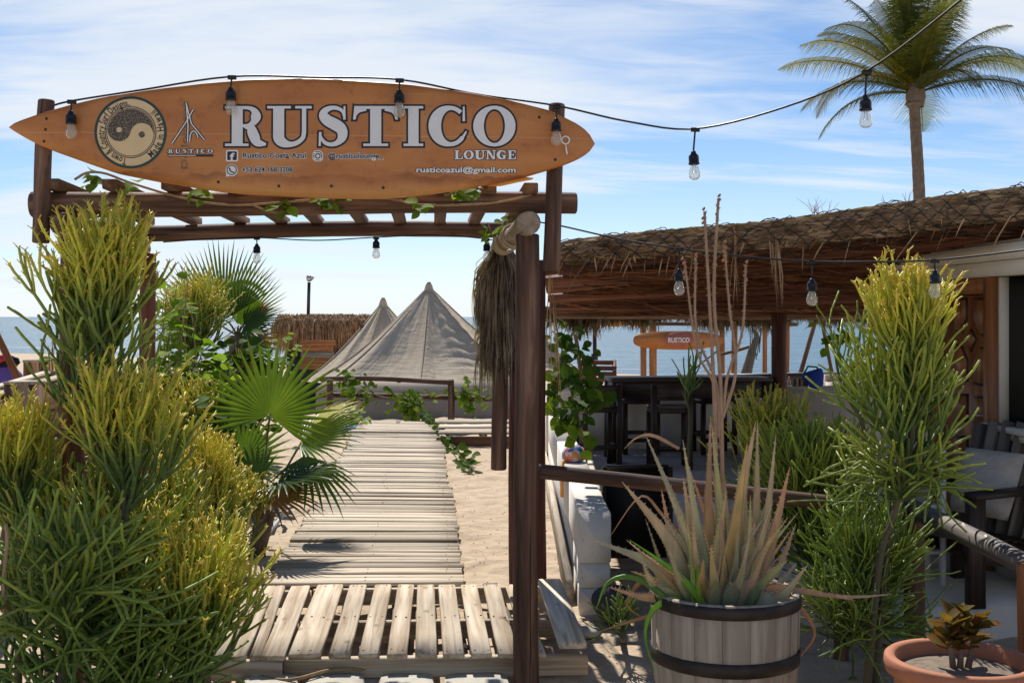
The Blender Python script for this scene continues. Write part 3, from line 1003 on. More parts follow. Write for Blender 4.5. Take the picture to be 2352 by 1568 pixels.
tt = np.linspace(0, 1, 90)
sx_ = BX0 + (BX1 - BX0) * (tt - 0.12 * np.sin(2 * np.pi * tt) / np.pi * 0.9)
nc = 28
ang = np.linspace(0, 2 * np.pi, nc, endpoint=False)
rows = []
for x in sx_:
    zc, hw, T = board_prof(x)
    rows.append(np.stack([np.full(nc, x), YB + T * np.sign(np.sin(ang)) * np.abs(np.sin(ang)) ** 0.35, zc + hw * np.cos(ang)], -1))
V = np.concatenate(rows)
ii, jj = np.meshgrid(np.arange(len(sx_) - 1), np.arange(nc), indexing='ij')
A = ii * nc + jj; Bq = ii * nc + (jj + 1) % nc
bd = B().add(V, None, np.stack([A, A + nc, Bq + nc, Bq], -1).reshape(-1, 4))
BC = onY(690, 316, YB)
sign = thing('surfboard_sign', 'big orange surfboard lettered RUSTICO LOUNGE on top of the log gate', 'sign', BC)
bd.build('board', 'board_paint', sign, smooth=True, origin=BC)

DG = None


def text_2d(body, offset=0.0, res=3):
    """flat mesh of a line of writing in the built-in typeface: verts (n,2) and triangles"""
    cu = bpy.data.curves.new('writing', 'FONT')
    cu.body = body; cu.size = 1.0; cu.offset = offset; cu.resolution_u = res; cu.fill_mode = 'FRONT'
    ob = bpy.data.objects.new('writing', cu)
    COL.objects.link(ob)
    bpy.context.view_layer.update()
    me = bpy.data.meshes.new_from_object(ob.evaluated_get(bpy.context.evaluated_depsgraph_get()))
    me.calc_loop_triangles()
    V = np.array([v.co[:2] for v in me.vertices]); T = np.array([t_.vertices[:] for t_ in me.loop_triangles])
    bpy.data.objects.remove(ob); bpy.data.curves.remove(cu); bpy.data.meshes.remove(me)
    return V, T


def fix_up(P, T):
    """triangles facing the viewer (towards -Y) when x runs right and z up"""
    T = np.array(T)
    a, b_, c = P[T[:, 0]], P[T[:, 1]], P[T[:, 2]]
    ar = (b_[:, 0] - a[:, 0]) * (c[:, 1] - a[:, 1]) - (b_[:, 1] - a[:, 1]) * (c[:, 0] - a[:, 0])
    T[ar < 0] = T[ar < 0][:, ::-1]
    return T


def on_board(bb, PU, T, eps):
    """PU photo pixel positions on the board's face"""
    PU = np.asarray(PU, float)
    W_ = [onY(u, v, YF) for u, v in PU]
    x = np.array([p.x for p in W_]); z = np.array([p.z for p in W_])
    y = bsurf(x, z, eps)
    P = np.stack([x, z], -1)
    bb.add(np.stack([x, y, z], -1), fix_up(P, T))


def put_text(bb, body, u0, u1, vcap, vbase, eps, offset=0.0, ref=None):
    V, T = text_2d(body, offset)
    R_ = text_2d(body, 0.0)[0] if ref is None else ref
    x0, x1 = R_[:, 0].min(), R_[:, 0].max()
    cap = 0.70
    U = u0 + (V[:, 0] - x0) / (x1 - x0) * (u1 - u0)
    Vv = vbase - V[:, 1] / cap * (vbase - vcap)
    on_board(bb, np.stack([U, Vv], -1), T, eps)


# --- serif capitals, drawn in units of 97 to the cap height
def rect(a, b_, c, d): return ('poly', [(a, b_), (c, b_), (c, d), (a, d)])


def arc_pts(cx, cy, rx, ry, a0, a1, n):
    return [(cx + rx * math.cos(math.radians(a)), cy + ry * math.sin(math.radians(a))) for a in np.linspace(a0, a1, n)]


Cpts = arc_pts(49, 48.5, 37, 44, 48, 322, 22)
Cw = [6 + 20 * max(0, math.sin(math.radians((a - 90)) if a < 270 else math.radians(90 + (270 - a) * 0)) if False else max(0, -math.cos(math.radians(a)))) ** 1.2 + 4 for a in np.linspace(48, 322, 22)]
GLYPH = {
    'R': (97, [rect(16, 0, 42, 97), rect(0, 91, 50, 97), rect(0, 0, 56, 6), ('rib', [(40, 93), (58, 92), (70, 84), (73, 71), (68, 58), (56, 50), (40, 49)], [7, 9, 16, 24, 16, 9, 7]), ('rib', [(46, 48), (60, 44), (68, 26), (77, 9), (97, 4)], [8, 20, 25, 20, 6])]),
    'U': (105, [rect(14, 30, 40, 97), rect(0, 91, 56, 97), rect(82, 30, 92, 97), rect(66, 91, 105, 97), ('rib', [(27, 34), (28, 18), (38, 8), (55, 4), (72, 9), (84, 20), (87, 34)], [26, 26, 22, 13, 11, 10, 10])]),
    'S': (72, [('rib', [(64, 68), (60, 84), (46, 92), (31, 92), (18, 85), (15, 74), (24, 62), (44, 51), (57, 40), (59, 23), (50, 10), (35, 4), (20, 7), (10, 18), (6, 30)], [5, 8, 9, 11, 16, 23, 26, 28, 26, 22, 14, 10, 9, 7, 5]), ('poly', [(61, 64), (67, 64), (66, 97), (62, 97)]), ('poly', [(3, 0), (8, 0), (10, 34), (4, 34)])]),
    'T': (105, [rect(40, 0, 66, 97), rect(24, 0, 82, 6), rect(3, 90, 102, 97), ('poly', [(0, 64), (6, 64), (12, 92), (3, 97)]), ('poly', [(99, 64), (105, 64), (102, 97), (93, 92)]), ('rib', [(5, 74), (13, 86), (30, 91)], [5, 11, 11]), ('rib', [(100, 74), (92, 86), (75, 91)], [5, 11, 11])]),
    'I': (47, [rect(11, 0, 36, 97), rect(0, 91, 47, 97), rect(0, 0, 47, 6)]),
    'C': (90, [('rib', Cpts, Cw), ('poly', [(78, 60), (84, 60), (83, 96), (79, 96)]), ('rib', [(78, 21), (84, 30), (87, 36)], [6, 5, 3])]),
    'O': (100, [('ring', (50, 48.5, 50, 49.5, 25, 41))]),
    'L': (84, [rect(12, 0, 36, 97), rect(0, 91, 50, 97), rect(0, 0, 80, 6), ('poly', [(70, 4), (80, 4), (84, 32), (79, 32)])]),
    'N': (104, [rect(14, 0, 23, 97), rect(80, 0, 89, 97), ('poly', [(10, 97), (36, 97), (90, 0), (70, 0)]), rect(0, 91, 36, 97), rect(0, 0, 36, 6), rect(66, 91, 104, 97)]),
    'G': (98, [('rib', Cpts, Cw), ('poly', [(78, 60), (84, 60), (83, 96), (79, 96)]), rect(62, 6, 84, 44), rect(52, 38, 96, 44)]),
    'E': (84, [rect(12, 0, 36, 97), rect(0, 91, 78, 97), rect(0, 0, 82, 6), rect(36, 46, 58, 52), rect(56, 34, 61, 64), ('poly', [(68, 92), (74, 68), (79, 68), (79, 97)]), ('poly', [(70, 4), (80, 4), (84, 32), (79, 32)])]),
}


def catmull2(P, W_, n=40):
    Q_ = smooth_path([Vector((x, y, w)) for (x, y), w in zip(P, W_)], n)
    return [(q.x, q.y) for q in Q_], [max(q.z, 1.0) for q in Q_]


def glyph_piece(kind, data, grow):
    """one convex-ish piece -> verts, tris, grown by the outline width"""
    if kind == 'poly':
        P = np.array(data, float); c = P.mean(0)
        n = len(P); out = []
        area = sum(P[i][0] * P[(i + 1) % n][1] - P[(i + 1) % n][0] * P[i][1] for i in range(n))
        for i in range(n):
            e1 = P[i] - P[i - 1]; e2 = P[(i + 1) % n] - P[i]
            n1 = np.array([e1[1], -e1[0]]) / (np.linalg.norm(e1) + 1e-9); n2 = np.array([e2[1], -e2[0]]) / (np.linalg.norm(e2) + 1e-9)
            if area < 0: n1, n2 = -n1, -n2
            m = n1 + n2; m /= max(np.dot(m, m) / 2, 0.6)
            out.append(P[i] + m * grow)
        return np.array(out), [[0, k, k + 1] for k in range(1, n - 1)]
    if kind == 'rib':
        P, W_ = catmull2(data[0], data[1])
        P = np.array(P); W_ = np.array(W_) / 2 + grow
        T = np.gradient(P, axis=0); T /= np.linalg.norm(T, axis=1)[:, None] + 1e-9
        P[0] -= T[0] * grow; P[-1] += T[-1] * grow
        N = np.stack([-T[:, 1], T[:, 0]], -1)
        V = np.concatenate([P + N * W_[:, None], P - N * W_[:, None]]); n = len(P)
        k = np.arange(n - 1)
        return V, np.concatenate([np.stack([k, k + 1, k + 1 + n], -1), np.stack([k, k + 1 + n, k + n], -1)])
    cx, cy, ro, ho, ri, hi = data
    a = np.linspace(0, 2 * np.pi, 64, endpoint=False)
    V = np.concatenate([np.stack([cx + (ro + grow) * np.cos(a), cy + (ho + grow) * np.sin(a)], -1), np.stack([cx + (ri - grow) * np.cos(a), cy + (hi - grow) * np.sin(a)], -1)])
    k = np.arange(64); k2 = (k + 1) % 64
    return V, np.concatenate([np.stack([k, k2, k2 + 64], -1), np.stack([k, k2 + 64, k + 64], -1)])


def put_glyph(bb, ch, u0, u1, vtop, vbase, grow, eps):
    wd, pieces = GLYPH[ch]
    for k, pc in enumerate(pieces):
        V, T = glyph_piece(pc[0], pc[1:] if pc[0] == 'rib' else pc[1], grow)
        U = u0 + V[:, 0] / wd * (u1 - u0)
        Vv = vbase - V[:, 1] / 97.0 * (vbase - vtop)
        on_board(bb, np.stack([U, Vv], -1), T, eps + 0.00012 * k)


for ch, (u0, u1) in zip('RUSTICO', [(517, 611), (614, 716), (729, 799), (811, 914), (927, 972), (987, 1074), (1087, 1184)]):
    bb = B(); put_glyph(bb, ch, u0, u1, 244, 336, 4.6, 0.0012); lo = bb.build('letter_outline', 'letter_black', sign)
    bb = B(); put_glyph(bb, ch, u0, u1, 244, 336, 0.0, 0.0030); bb.build('letter', 'letter_grey', sign)
x = 1044
for ch in 'LOUNGE':
    wd = GLYPH[ch][0] * 0.226
    bb = B(); put_glyph(bb, ch, x, x + wd, 346, 366, 9, 0.0012); bb.build('letter_outline', 'letter_black', sign)
    bb = B(); put_glyph(bb, ch, x, x + wd, 346, 366, 1.5, 0.0030); bb.build('letter', 'letter_white', sign)
    x += wd + 2.2


def label_line(body, u0, u1, vcap, vbase, inner, outer, oi=0.012, oo=0.06):
    ref = text_2d(body, 0)[0]
    bb = B(); put_text(bb, body, u0, u1, vcap, vbase, 0.0012, oo, ref); bb.build('lettering_edge', outer, sign)
    bb = B(); put_text(bb, body, u0, u1, vcap, vbase, 0.0024, oi, ref); bb.build('lettering', inner, sign)


label_line('Rustico Costa Azul', 558, 702, 351, 363, 'letter_black', 'letter_white', 0.02, 0.075)
label_line('@rusticolounge_', 754, 880, 352, 364, 'letter_black', 'letter_white', 0.02, 0.075)
label_line('+52 624 168 3208', 556, 672, 384, 395, 'letter_black', 'letter_white', 0.02, 0.075)
label_line('rusticoazul@gmail.com', 957, 1184, 384, 396, 'letter_white', 'letter_black', 0.025, 0.085)


def disc(bb, cu, cv, r0, r1, eps, a0=0, a1=360, n=48):
    """ring or sector in photo pixels, in narrow bands so that it follows the domed face"""
    if r1 - r0 > 14:
        rs_ = np.linspace(r0, r1, int((r1 - r0) / 9) + 1)
        for q0, q1 in zip(rs_[:-1], rs_[1:]):
            disc(bb, cu, cv, q0, q1, eps, a0, a1, n)
        return
    a = np.radians(np.linspace(a0, a1, n + 1))
    P = np.concatenate([np.stack([cu + r1 * np.cos(a), cv - r1 * np.sin(a)], -1), np.stack([cu + r0 * np.cos(a), cv - r0 * np.sin(a)], -1)])
    k = np.arange(n)
    on_board(bb, P, np.concatenate([np.stack([k, k + 1, k + 2 + n], -1), np.stack([k, k + 2 + n, k + 1 + n], -1)]), eps)


def stroke(bb, pts, w, eps):
    P = np.array(pts, float); T = np.gradient(P, axis=0); T /= np.linalg.norm(T, axis=1)[:, None] + 1e-9
    N = np.stack([-T[:, 1], T[:, 0]], -1) * w / 2; n = len(P)
    k = np.arange(n - 1)
    on_board(bb, np.concatenate([P + N, P - N]), np.concatenate([np.stack([k, k + 1, k + 1 + n], -1), np.stack([k, k + 1 + n, k + n], -1)]), eps)


# round emblem: cream disc with a dark green rim, ring of writing, two interlocking drops
EU, EV, ER = 300, 304, 83
bb = B(); disc(bb, EU, EV, 0.5, ER - 5, 0.0010); emb = bb.build('emblem_disc', 'emblem_cream', sign)
bb = B(); disc(bb, EU, EV, ER - 6, ER, 0.0018); bb.build('emblem_rim', 'emblem_green', emb)
bb = B(); disc(bb, EU, EV, 57.5, 59.5, 0.0018); disc(bb, EU, EV, 54, 55.5, 0.0018); bb.build('emblem_ring', 'letter_black', emb)
r_ = 53.0
tl = math.radians(-12)   # the drops lean a little
def yy_pt(a, rr, c=0.0):
    x = c + rr * math.cos(a); y = rr * math.sin(a)
    return EU + x * math.cos(tl) - y * math.sin(tl), EV - (x * math.sin(tl) + y * math.cos(tl))
bnd = [yy_pt(a, r_) for a in np.linspace(0, math.pi, 40)] + [yy_pt(a, r_ / 2, -r_ / 2) for a in np.linspace(math.pi, 2 * math.pi, 24)][1:] + [yy_pt(a, r_ / 2, r_ / 2) for a in np.linspace(math.pi, 0, 24)][1:-1]
# build as strips between the outer arc and the S curve
outer = [yy_pt(a, r_) for a in np.linspace(math.pi, 0, 49)]
inner = [yy_pt(a, r_ / 2, -r_ / 2) for a in np.linspace(math.pi, 2 * math.pi, 25)] + [yy_pt(a, r_ / 2, r_ / 2) for a in np.linspace(math.pi, 0, 25)][1:]
k = np.arange(48)
bb = B()
O_, I_ = np.array(outer), np.array(inner)
for f0, f1 in zip(np.linspace(0, 1, 9)[:-1], np.linspace(0, 1, 9)[1:]):
    on_board(bb, np.concatenate([O_ + (I_ - O_) * f0, O_ + (I_ - O_) * f1]), np.concatenate([np.stack([k, k + 1, k + 50], -1), np.stack([k, k + 50, k + 49], -1)]), 0.0019)
bb.build('emblem_drop', 'emblem_speckle', emb)
bb = B(); c_ = yy_pt(0, 0, -r_ / 2); disc(bb, c_[0], c_[1], 0.3, 6, 0.0027, n=20); bb.build('emblem_dot', 'emblem_cream', emb)
bb = B(); c_ = yy_pt(0, 0, r_ / 2); disc(bb, c_[0], c_[1], 0.3, 7, 0.0027, n=20); bb.build('emblem_dot', 'emblem_speckle', emb)


def ring_text(bb, body, r, a0, a1, eps):
    """letters one by one round the emblem, clockwise from angle a0 to a1"""
    glyphs = []
    for ch in body:
        if ch == ' ':
            glyphs.append((None, None, 0.30)); continue
        V, T = text_2d(ch, 0.015, 2)
        glyphs.append((V, T, V[:, 0].max() - V[:, 0].min() + 0.10))
    tot_ = sum(g_[2] for g_ in glyphs); s = 0
    hgt = 15.5
    for V, T, w in glyphs:
        a = math.radians(a0 + (a1 - a0) * (s + w / 2) / tot_); s += w
        if V is None: continue
        cx = (V[:, 0].min() + V[:, 0].max()) / 2
        sc_ = abs(math.radians(a1 - a0)) * r / tot_
        x = (V[:, 0] - cx) * sc_; y = (V[:, 1] - 0.35) * hgt / 0.7
        er = np.array([math.cos(a), -math.sin(a)]); et = np.array([math.sin(a), math.cos(a)])
        P = np.array([EU, EV]) + er * (r + y[:, None]) + et * x[:, None]
        on_board(bb, P, T, eps)


bb = B(); ring_text(bb, 'Town & Country Surf Designs..', 68.5, 262, 90, 0.0022); ring_text(bb, 'Made in', 68.5, -38, 8, 0.0022) if False else None
ring_text(bb, 'Hawaii', 68.5, 52, 8, 0.0022) if False else None
# the second line runs the other way up, read from outside
def ring_text_in(bb, body, r, a0, a1, eps):
    glyphs = []
    for ch in body:
        if ch == ' ':
            glyphs.append((None, None, 0.35)); continue
        V, T = text_2d(ch, 0.015, 2); glyphs.append((V, T, V[:, 0].max() - V[:, 0].min() + 0.12))
    tot_ = sum(g_[2] for g_ in glyphs); s = 0
    for V, T, w in glyphs:
        a = math.radians(a0 + (a1 - a0) * (s + w / 2) / tot_); s += w
        if V is None: continue
        cx = (V[:, 0].min() + V[:, 0].max()) / 2
        sc_ = abs(math.radians(a1 - a0)) * r / tot_
        x = (V[:, 0] - cx) * sc_; y = (V[:, 1] - 0.35) * 15.5 / 0.7
        er = np.array([math.cos(a), -math.sin(a)]); et = np.array([-math.sin(a), -math.cos(a)])
        P = np.array([EU, EV]) + er * (r - y[:, None]) + et * x[:, None]
        on_board(bb, P, T, eps)


bb.build('lettering', 'letter_black', emb); bb = B()
ring_text_in(bb, 'Made in Hawaii', 68.5, -52, 44, 0.0022)
bb.build('lettering', 'letter_black', emb)
# faded upright writing under the small logo
V, T = text_2d('De Johnson', 0.02, 2)
bb = B()
U = 430 - V[:, 1] / 0.7 * 14; Vv = 388 - (V[:, 0] - V[:, 0].min()) / (V[:, 0].max() - V[:, 0].min()) * 155
on_board(bb, np.stack([U, Vv], -1), T, 0.0008)
bb.build('faded_lettering', 'faded_print', sign)
# small stick-hut logo
lines = [[(427, 236), (440, 285), (470, 322)], [(444, 252), (425, 285), (395, 330)], [(428, 238), (432, 290), (431, 327)]]
arch = [(436, 326), (437, 312), (441, 303), (447, 302), (452, 308), (455, 316)]
bb = B()
for ln in lines: stroke(bb, ln, 6.5, 0.0014)
stroke(bb, [tuple(q[:2]) for q in smooth_path([Vector((*p_, 0)) for p_ in arch], 14)], 6.5, 0.0014)
stroke(bb, [(385, 357.5), (438, 357.5), (490, 357.5)], 5.0, 0.0014)
lg = bb.build('hut_logo', 'letter_black', sign)
bb = B()
for ln in lines: stroke(bb, ln, 2.4, 0.0026)
stroke(bb, [tuple(q[:2]) for q in smooth_path([Vector((*p_, 0)) for p_ in arch], 14)], 2.4, 0.0026)
stroke(bb, [(387, 357.5), (420, 357.5), (450, 357.5)], 1.4, 0.0026)
bb.build('hut_logo_line', 'letter_white', lg)
x = 386
for ch in 'RUSTICO':
    wd = GLYPH[ch][0] * 0.105 + 1.0
    bb = B(); put_glyph(bb, ch, x, x + wd, 343, 352, 14, 0.0014); bb.build('letter_outline', 'letter_black', lg)
    bb = B(); put_glyph(bb, ch, x, x + wd, 343, 352, 0, 0.0026); bb.build('letter', 'letter_white', lg)
    x += wd + 5.2
# little network marks
def rquad(bb, u0, u1, v0, v1, eps, ch=2.5):
    P = [(u0 + ch, v0), (u1 - ch, v0), (u1, v0 + ch), (u1, v1 - ch), (u1 - ch, v1), (u0 + ch, v1), (u0, v1 - ch), (u0, v0 + ch)]
    on_board(bb, P, [[0, k, k + 1] for k in range(1, 7)], eps)
bb = B(); rquad(bb, 519, 547, 345, 371, 0.0010); s1 = bb.build('square_mark', 'letter_white', sign)
bb = B(); rquad(bb, 522, 544, 348, 368, 0.0017, 1); bb.build('square_fill', 'letter_black', s1)
bb = B(); V, T = text_2d('f', 0.03); U = 528 + (V[:, 0] - V[:, 0].min()) / (V[:, 0].max() - V[:, 0].min()) * 11; on_board(bb, np.stack([U, 368 - V[:, 1] / 0.75 * 17], -1), T, 0.0024); bb.build('mark_letter', 'letter_white', s1)
bb = B(); rquad(bb, 718, 742, 346, 371, 0.0010, 6); s2 = bb.build('camera_mark', 'letter_white', sign)
bb = B(); disc(bb, 730, 358.5, 4, 6.5, 0.0018, n=20); disc(bb, 736.5, 351.5, .2, 1.4, 0.0018, n=8)
for e in (([(721, 352), (721, 358), (721, 365)]), ([(739, 352), (739, 358), (739, 365)]), ([(724, 349), (730, 349), (736, 349)]), ([(724, 368), (730, 368), (736, 368)])): stroke(bb, e, 1.8, 0.0018)
bb.build('mark_line', 'letter_black', s2)
bb = B(); disc(bb, 532, 391, .3, 14, 0.0010, n=24); on_board(bb, [(519, 406), (520, 393), (531, 404)], [[0, 1, 2]], 0.0011); s3 = bb.build('handset_mark', 'letter_white', sign)
bb = B(); disc(bb, 532, 390.5, 9.6, 11.8, 0.0018, n=24); stroke(bb, [tuple(q[:2]) for q in smooth_path([Vector(p_) for p_ in ((527, 385, 0), (528, 391, 0), (532, 395, 0), (538, 396, 0))], 8)], 3.0, 0.0019); bb.build('mark_line', 'letter_black', s3)
# screw holes, leash ring, tail fin
for (u, v) in [(105, 272), (103, 297), (99, 324), (501, 418), (640, 427), (761, 427), (880, 431), (1276, 366), (1239, 269)]:
    bb = B(); disc(bb, u, v, 0.2, 3.6, 0.0010, n=12); bb.build('screw_hole', 'umber_spot', sign)
p = onY(1299, 322, bsurf(onY(1299, 322, YF).x, onY(1299, 322, YF).z, 0.008))
bb = B(); bb.tube([p + Vector((math.cos(a) * .016, 0, math.sin(a) * .016)) for a in np.linspace(0, 2 * math.pi, 24)], 0.0035, 6, False); lr = bb.build('leash_ring', 'letter_white', sign)
bb = B(); bb.tube([p + Vector((0, 0, -.016)), p + Vector((.003, -.002, -.04)), p + Vector((.006, 0, -.06))], 0.0035, 6); bb.build('leash_loop', 'letter_white', lr)
f0 = onY(1130, 425, YB + .02)
bb = B()
fin = [(1120, 428), (1140, 418), (1195, 405), (1226, 409), (1222, 413), (1190, 419), (1150, 428)]
Vf = [onY(u, v, YB + 0.02) for u, v in fin]; Vb = [onY(u, v, YB + 0.03) for u, v in fin]
n = len(fin)
bb.add([tuple(q) for q in Vf + Vb], [[0, k + 1, k] for k in range(1, n - 1)] + [[n, n + k, n + k + 1] for k in range(1, n - 1)], [[k, (k + 1) % n, n + (k + 1) % n, n + k] for k in range(n)])
bb.build('fin', 'umbrella_cloth', sign)

# ------------------------------------------------------------------ string lights
def sock_mesh():
    return B().lathe([(0.0001, 0.0), (0.008, 0.0), (0.010, -0.004), (0.011, -0.010), (0.019, -0.018), (0.0205, -0.024), (0.0205, -0.046), (0.022, -0.047), (0.022, -0.052), (0.018, -0.054), (0.0001, -0.054)], 16).data('socket', 'black_rubber', True)


def bulb_mesh():
    return B().lathe([(0.013, 0.0), (0.0145, -0.006), (0.019, -0.018), (0.0225, -0.030), (0.0232, -0.038), (0.021, -0.049), (0.015, -0.057), (0.008, -0.0605), (0.0001, -0.061)], 20).data('bulb', 'bulb_glass', True)


def fil_mesh():
    b_ = B()
    b_.tube([(-.004, 0, 0), (-.005, 0, -.02), (-.008, 0, -.034), (0, 0, -.026), (.008, 0, -.034), (.005, 0, -.02), (.004, 0, 0)], 0.0011, 4)
    return b_.data('filament', 'steel')


SOCK, BULB, FIL = sock_mesh(), bulb_mesh(), fil_mesh()


def hang_lamp(parent, p, drop, size=1.0, tilt=(0, 0)):
    """short lead, socket and bulb hung from p"""
    b_ = B()
    b_.box(p + Vector((0, 0, -.004)), (0.034 * size, 0.013, 0.016))
    b_.tube([p, p + Vector((tilt[0] * .5, 0, -drop * .5)), p + Vector((tilt[0], tilt[1], -drop - .003))], 0.0038 * size, 6)
    b_.build('lead', 'black_rubber', parent)
    M = Matrix.Translation(p + Vector((tilt[0], tilt[1], -drop))) @ Matrix.Rotation(tilt[0] * 6, 4, 'Y') @ Matrix.Scale(size, 4)
    s = place('socket', SOCK, M, parent)
    Mb = M @ Matrix.Translation((0, 0, -0.053))
    g_ = place('bulb', BULB, Mb, s)
    return s, Mb, s


def light_string(label, cord_pts, lamps, rad=0.0042):
    """cord_pts: world points; lamps: (world point, drop, size, tilt)"""
    st = thing('light_string', label, 'string lights', cord_pts[0])
    b_ = B(); b_.tube(smooth_path(cord_pts, 70), rad, 6); b_.build('cord', 'black_rubber', st)
    for p, dr, sz, tl_ in lamps:
        s, Mb, _ = hang_lamp(st, p, dr, sz, tl_)
        place('filament', FIL, Mb, s)
    return st


def Y5(u, v, dy=0.0):
    return onY(u, v, YF - 0.03 + dy)


fp = [Y5(112, 246, .02), Y5(165, 232), Y5(330, 206, .07), Y5(533, 176), Y5(730, 178, .07), Y5(918, 183), Y5(1090, 216, .07), Y5(1278, 243), at(1440, 279, 4.9), at(1597, 296, 4.86), at(1800, 247, 4.6), at(1990, 164, 4.1), at(2215, -6, 3.8), at(2420, -180, 3.6)]
light_string('black light string draped over the surfboard and rising towards the palm', fp,
             [(fp[1], 0.040, 1.0, (-.004, 0)), (fp[3], 0.044, 1.0, (-.006, 0)), (fp[5], 0.042, 1.0, (-.002, 0)), (fp[7], 0.052, 1.0, (0, 0)), (fp[9], 0.092, 1.05, (-.008, 0)), (fp[11], 0.084, 1.0, (-.004, 0))])
YR2 = YR - 0.06
rp = [onY(375, 556, YR2), onY(480, 549, YR2), onY(590, 546, YR2), onY(728, 552, YR2), onY(864, 545, YR2), onY(1000, 540, YR2), onY(1118, 549, YR2), onY(1160, 560, YR2 - .02)]
light_string('black light string hung under the rear beam of the log gate', rp,
             [(rp[2], 0.034, 0.95, (0, 0)), (rp[4], 0.010, 0.95, (0, 0)), (rp[6], 0.016, 0.95, (0, 0))], 0.0036)
lp = [at(1240, 510, 5.25), at(1290, 519, 5.2), at(1420, 548, 5.1), at(1560, 571, 5.0), at(1720, 590, 4.95), at(1865, 600, 4.9), at(2000, 601, 4.8), at(2147, 597, 4.7), at(2352, 574, 4.5), at(2500, 550, 4.3)]
light_string('black light string crossing in front of the thatched roof', lp,
             [(lp[3], 0.085, 1.0, (0, 0)), (lp[5], 0.072, 1.0, (0, 0)), (lp[7], 0.040, 1.0, (0, 0))])

# ================================================================== THE PALM-THATCHED TERRACE
X0 = 3.2
FLZ = 0.16
# floor slab
P1 = onZ(1950, 1390, FLZ); P2 = onZ(2520, 1390, FLZ)
poly = [(1.15, 8.4), (P1.x - 0.25, P1.y + 0.9), (P1.x, P1.y), (P2.x + 0.6, P2.y), (4.4, 6.0), (6.6, 13.0), (1.42, 13.0)]
b = B(); n = len(poly)
b.add([(x, y, FLZ) for x, y in poly] + [(x, y, -0.1) for x, y in poly], [[0, k, k + 1] for k in range(1, n - 1)], [[k, n + k, n + (k + 1) % n, (k + 1) % n] for k in range(n)])
tag(b.build('terrace_floor', 'concrete_floor', origin=(0, 0, 0)), kind='structure')
b = B()
p, q = P1.copy(), P2.copy()
b.box(((p.x + q.x) / 2, p.y - 0.016, FLZ - 0.075), ((q.x - p.x), 0.03, 0.13))
tag(b.build('step_edge', 'white_masonry'), kind='structure')

# house wall with door and window
def yX(u): return onX(u, 727, X0).y
house = thing('house_front', 'beige house front with carved wooden door and dark window under the thatch', 'house', (X0 + .4, yX(2200), FLZ))
zf0, zf1 = onX(2352, 630, X0).z, onX(2352, 557, X0).z
ya, yb_ = yX(2560), yX(2072)
def hbox(name, y0, y1, z0, z1, x0, x1, mat, parent=house):
    bb = B(); bb.box(((x0 + x1) / 2, (y0 + y1) / 2, (z0 + z1) / 2), (abs(x1 - x0), abs(y1 - y0), abs(z1 - z0)))
    return bb.build(name, mat, parent)
zm = (zf0 + zf1) / 2
hbox('fascia_board', ya, yb_, zf0, zm - 0.006, X0 - 0.05, X0 + .1, 'plaster_beige')
hbox('fascia_board', ya, yb_ + .02, zm, zf1, X0 - 0.075, X0 + .1, 'plaster_beige')
hbox('roof_slab', ya, yb_ - .02, zf1 + 0.004, zf1 + 0.02, X0 - 0.05, X0 + 2.0, 'plaster_tan')
yd0, yd1 = yX(2278), yX(2146)      # door opening
zs = onX(2300, 972, X0).z
hbox('wall', yd1, yb_, FLZ, zf0 - .003, X0 + 0.0, X0 + 0.12, 'plaster_beige')
hbox('wall', ya, yd0 - .003, FLZ, zs - 0.06, X0 + 0.0, X0 + 0.12, 'plaster_tan')
hbox('side_wall', yb_ - 0.12, yb_ - .003, FLZ, zf0 - .003, X0 + 0.123, X0 + 2.0, 'plaster_beige')
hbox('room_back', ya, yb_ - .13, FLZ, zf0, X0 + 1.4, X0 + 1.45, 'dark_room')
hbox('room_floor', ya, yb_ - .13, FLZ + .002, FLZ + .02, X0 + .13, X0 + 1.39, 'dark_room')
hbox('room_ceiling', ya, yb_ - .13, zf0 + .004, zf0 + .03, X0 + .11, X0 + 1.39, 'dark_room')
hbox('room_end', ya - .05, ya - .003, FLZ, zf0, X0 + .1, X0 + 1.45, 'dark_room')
# window
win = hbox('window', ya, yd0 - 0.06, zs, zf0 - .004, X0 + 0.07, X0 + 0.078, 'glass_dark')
hbox('sill', ya, yd0 - 0.02, zs - 0.034, zs - .002, X0 - 0.075, X0 + 0.1, 'plaster_beige', win)
hbox('sill', ya, yd0 - 0.01, zs - 0.075, zs - 0.038, X0 - 0.045, X0 + 0.1, 'plaster_beige', win)
hbox('window_frame', yd0 - 0.06, yd0 - 0.03, zs, zf0 - .004, X0 + 0.02, X0 + 0.1, 'plaster_beige', win)
# door: leaf, frame, then grooves and raised panels
def dpt(x, y, xx): return onX(2116.8 + x / 3.333, 564.5 + y / 3.333, xx)
zd1 = zf0 - .004
door = hbox('door', yd0 + 0.045, yd1 - 0.06, FLZ + .01, dpt(300, 380, X0).z, X0 + 0.02, X0 + 0.06, 'wood_door')
hbox('door_frame', yd0 - .025, yd0 + 0.04, FLZ, zd1, X0 - 0.03, X0 + 0.1, 'wood_door', door)
hbox('door_frame', yd1 - 0.055, yd1 + 0.03, FLZ, zd1, X0 - 0.03, X0 + 0.1, 'wood_door', door)
hbox('door_header', yd0 + 0.043, yd1 - 0.058, dpt(300, 378, X0).z + .003, zd1 - .002, X0 - 0.025, X0 + 0.1, 'wood_door', door)


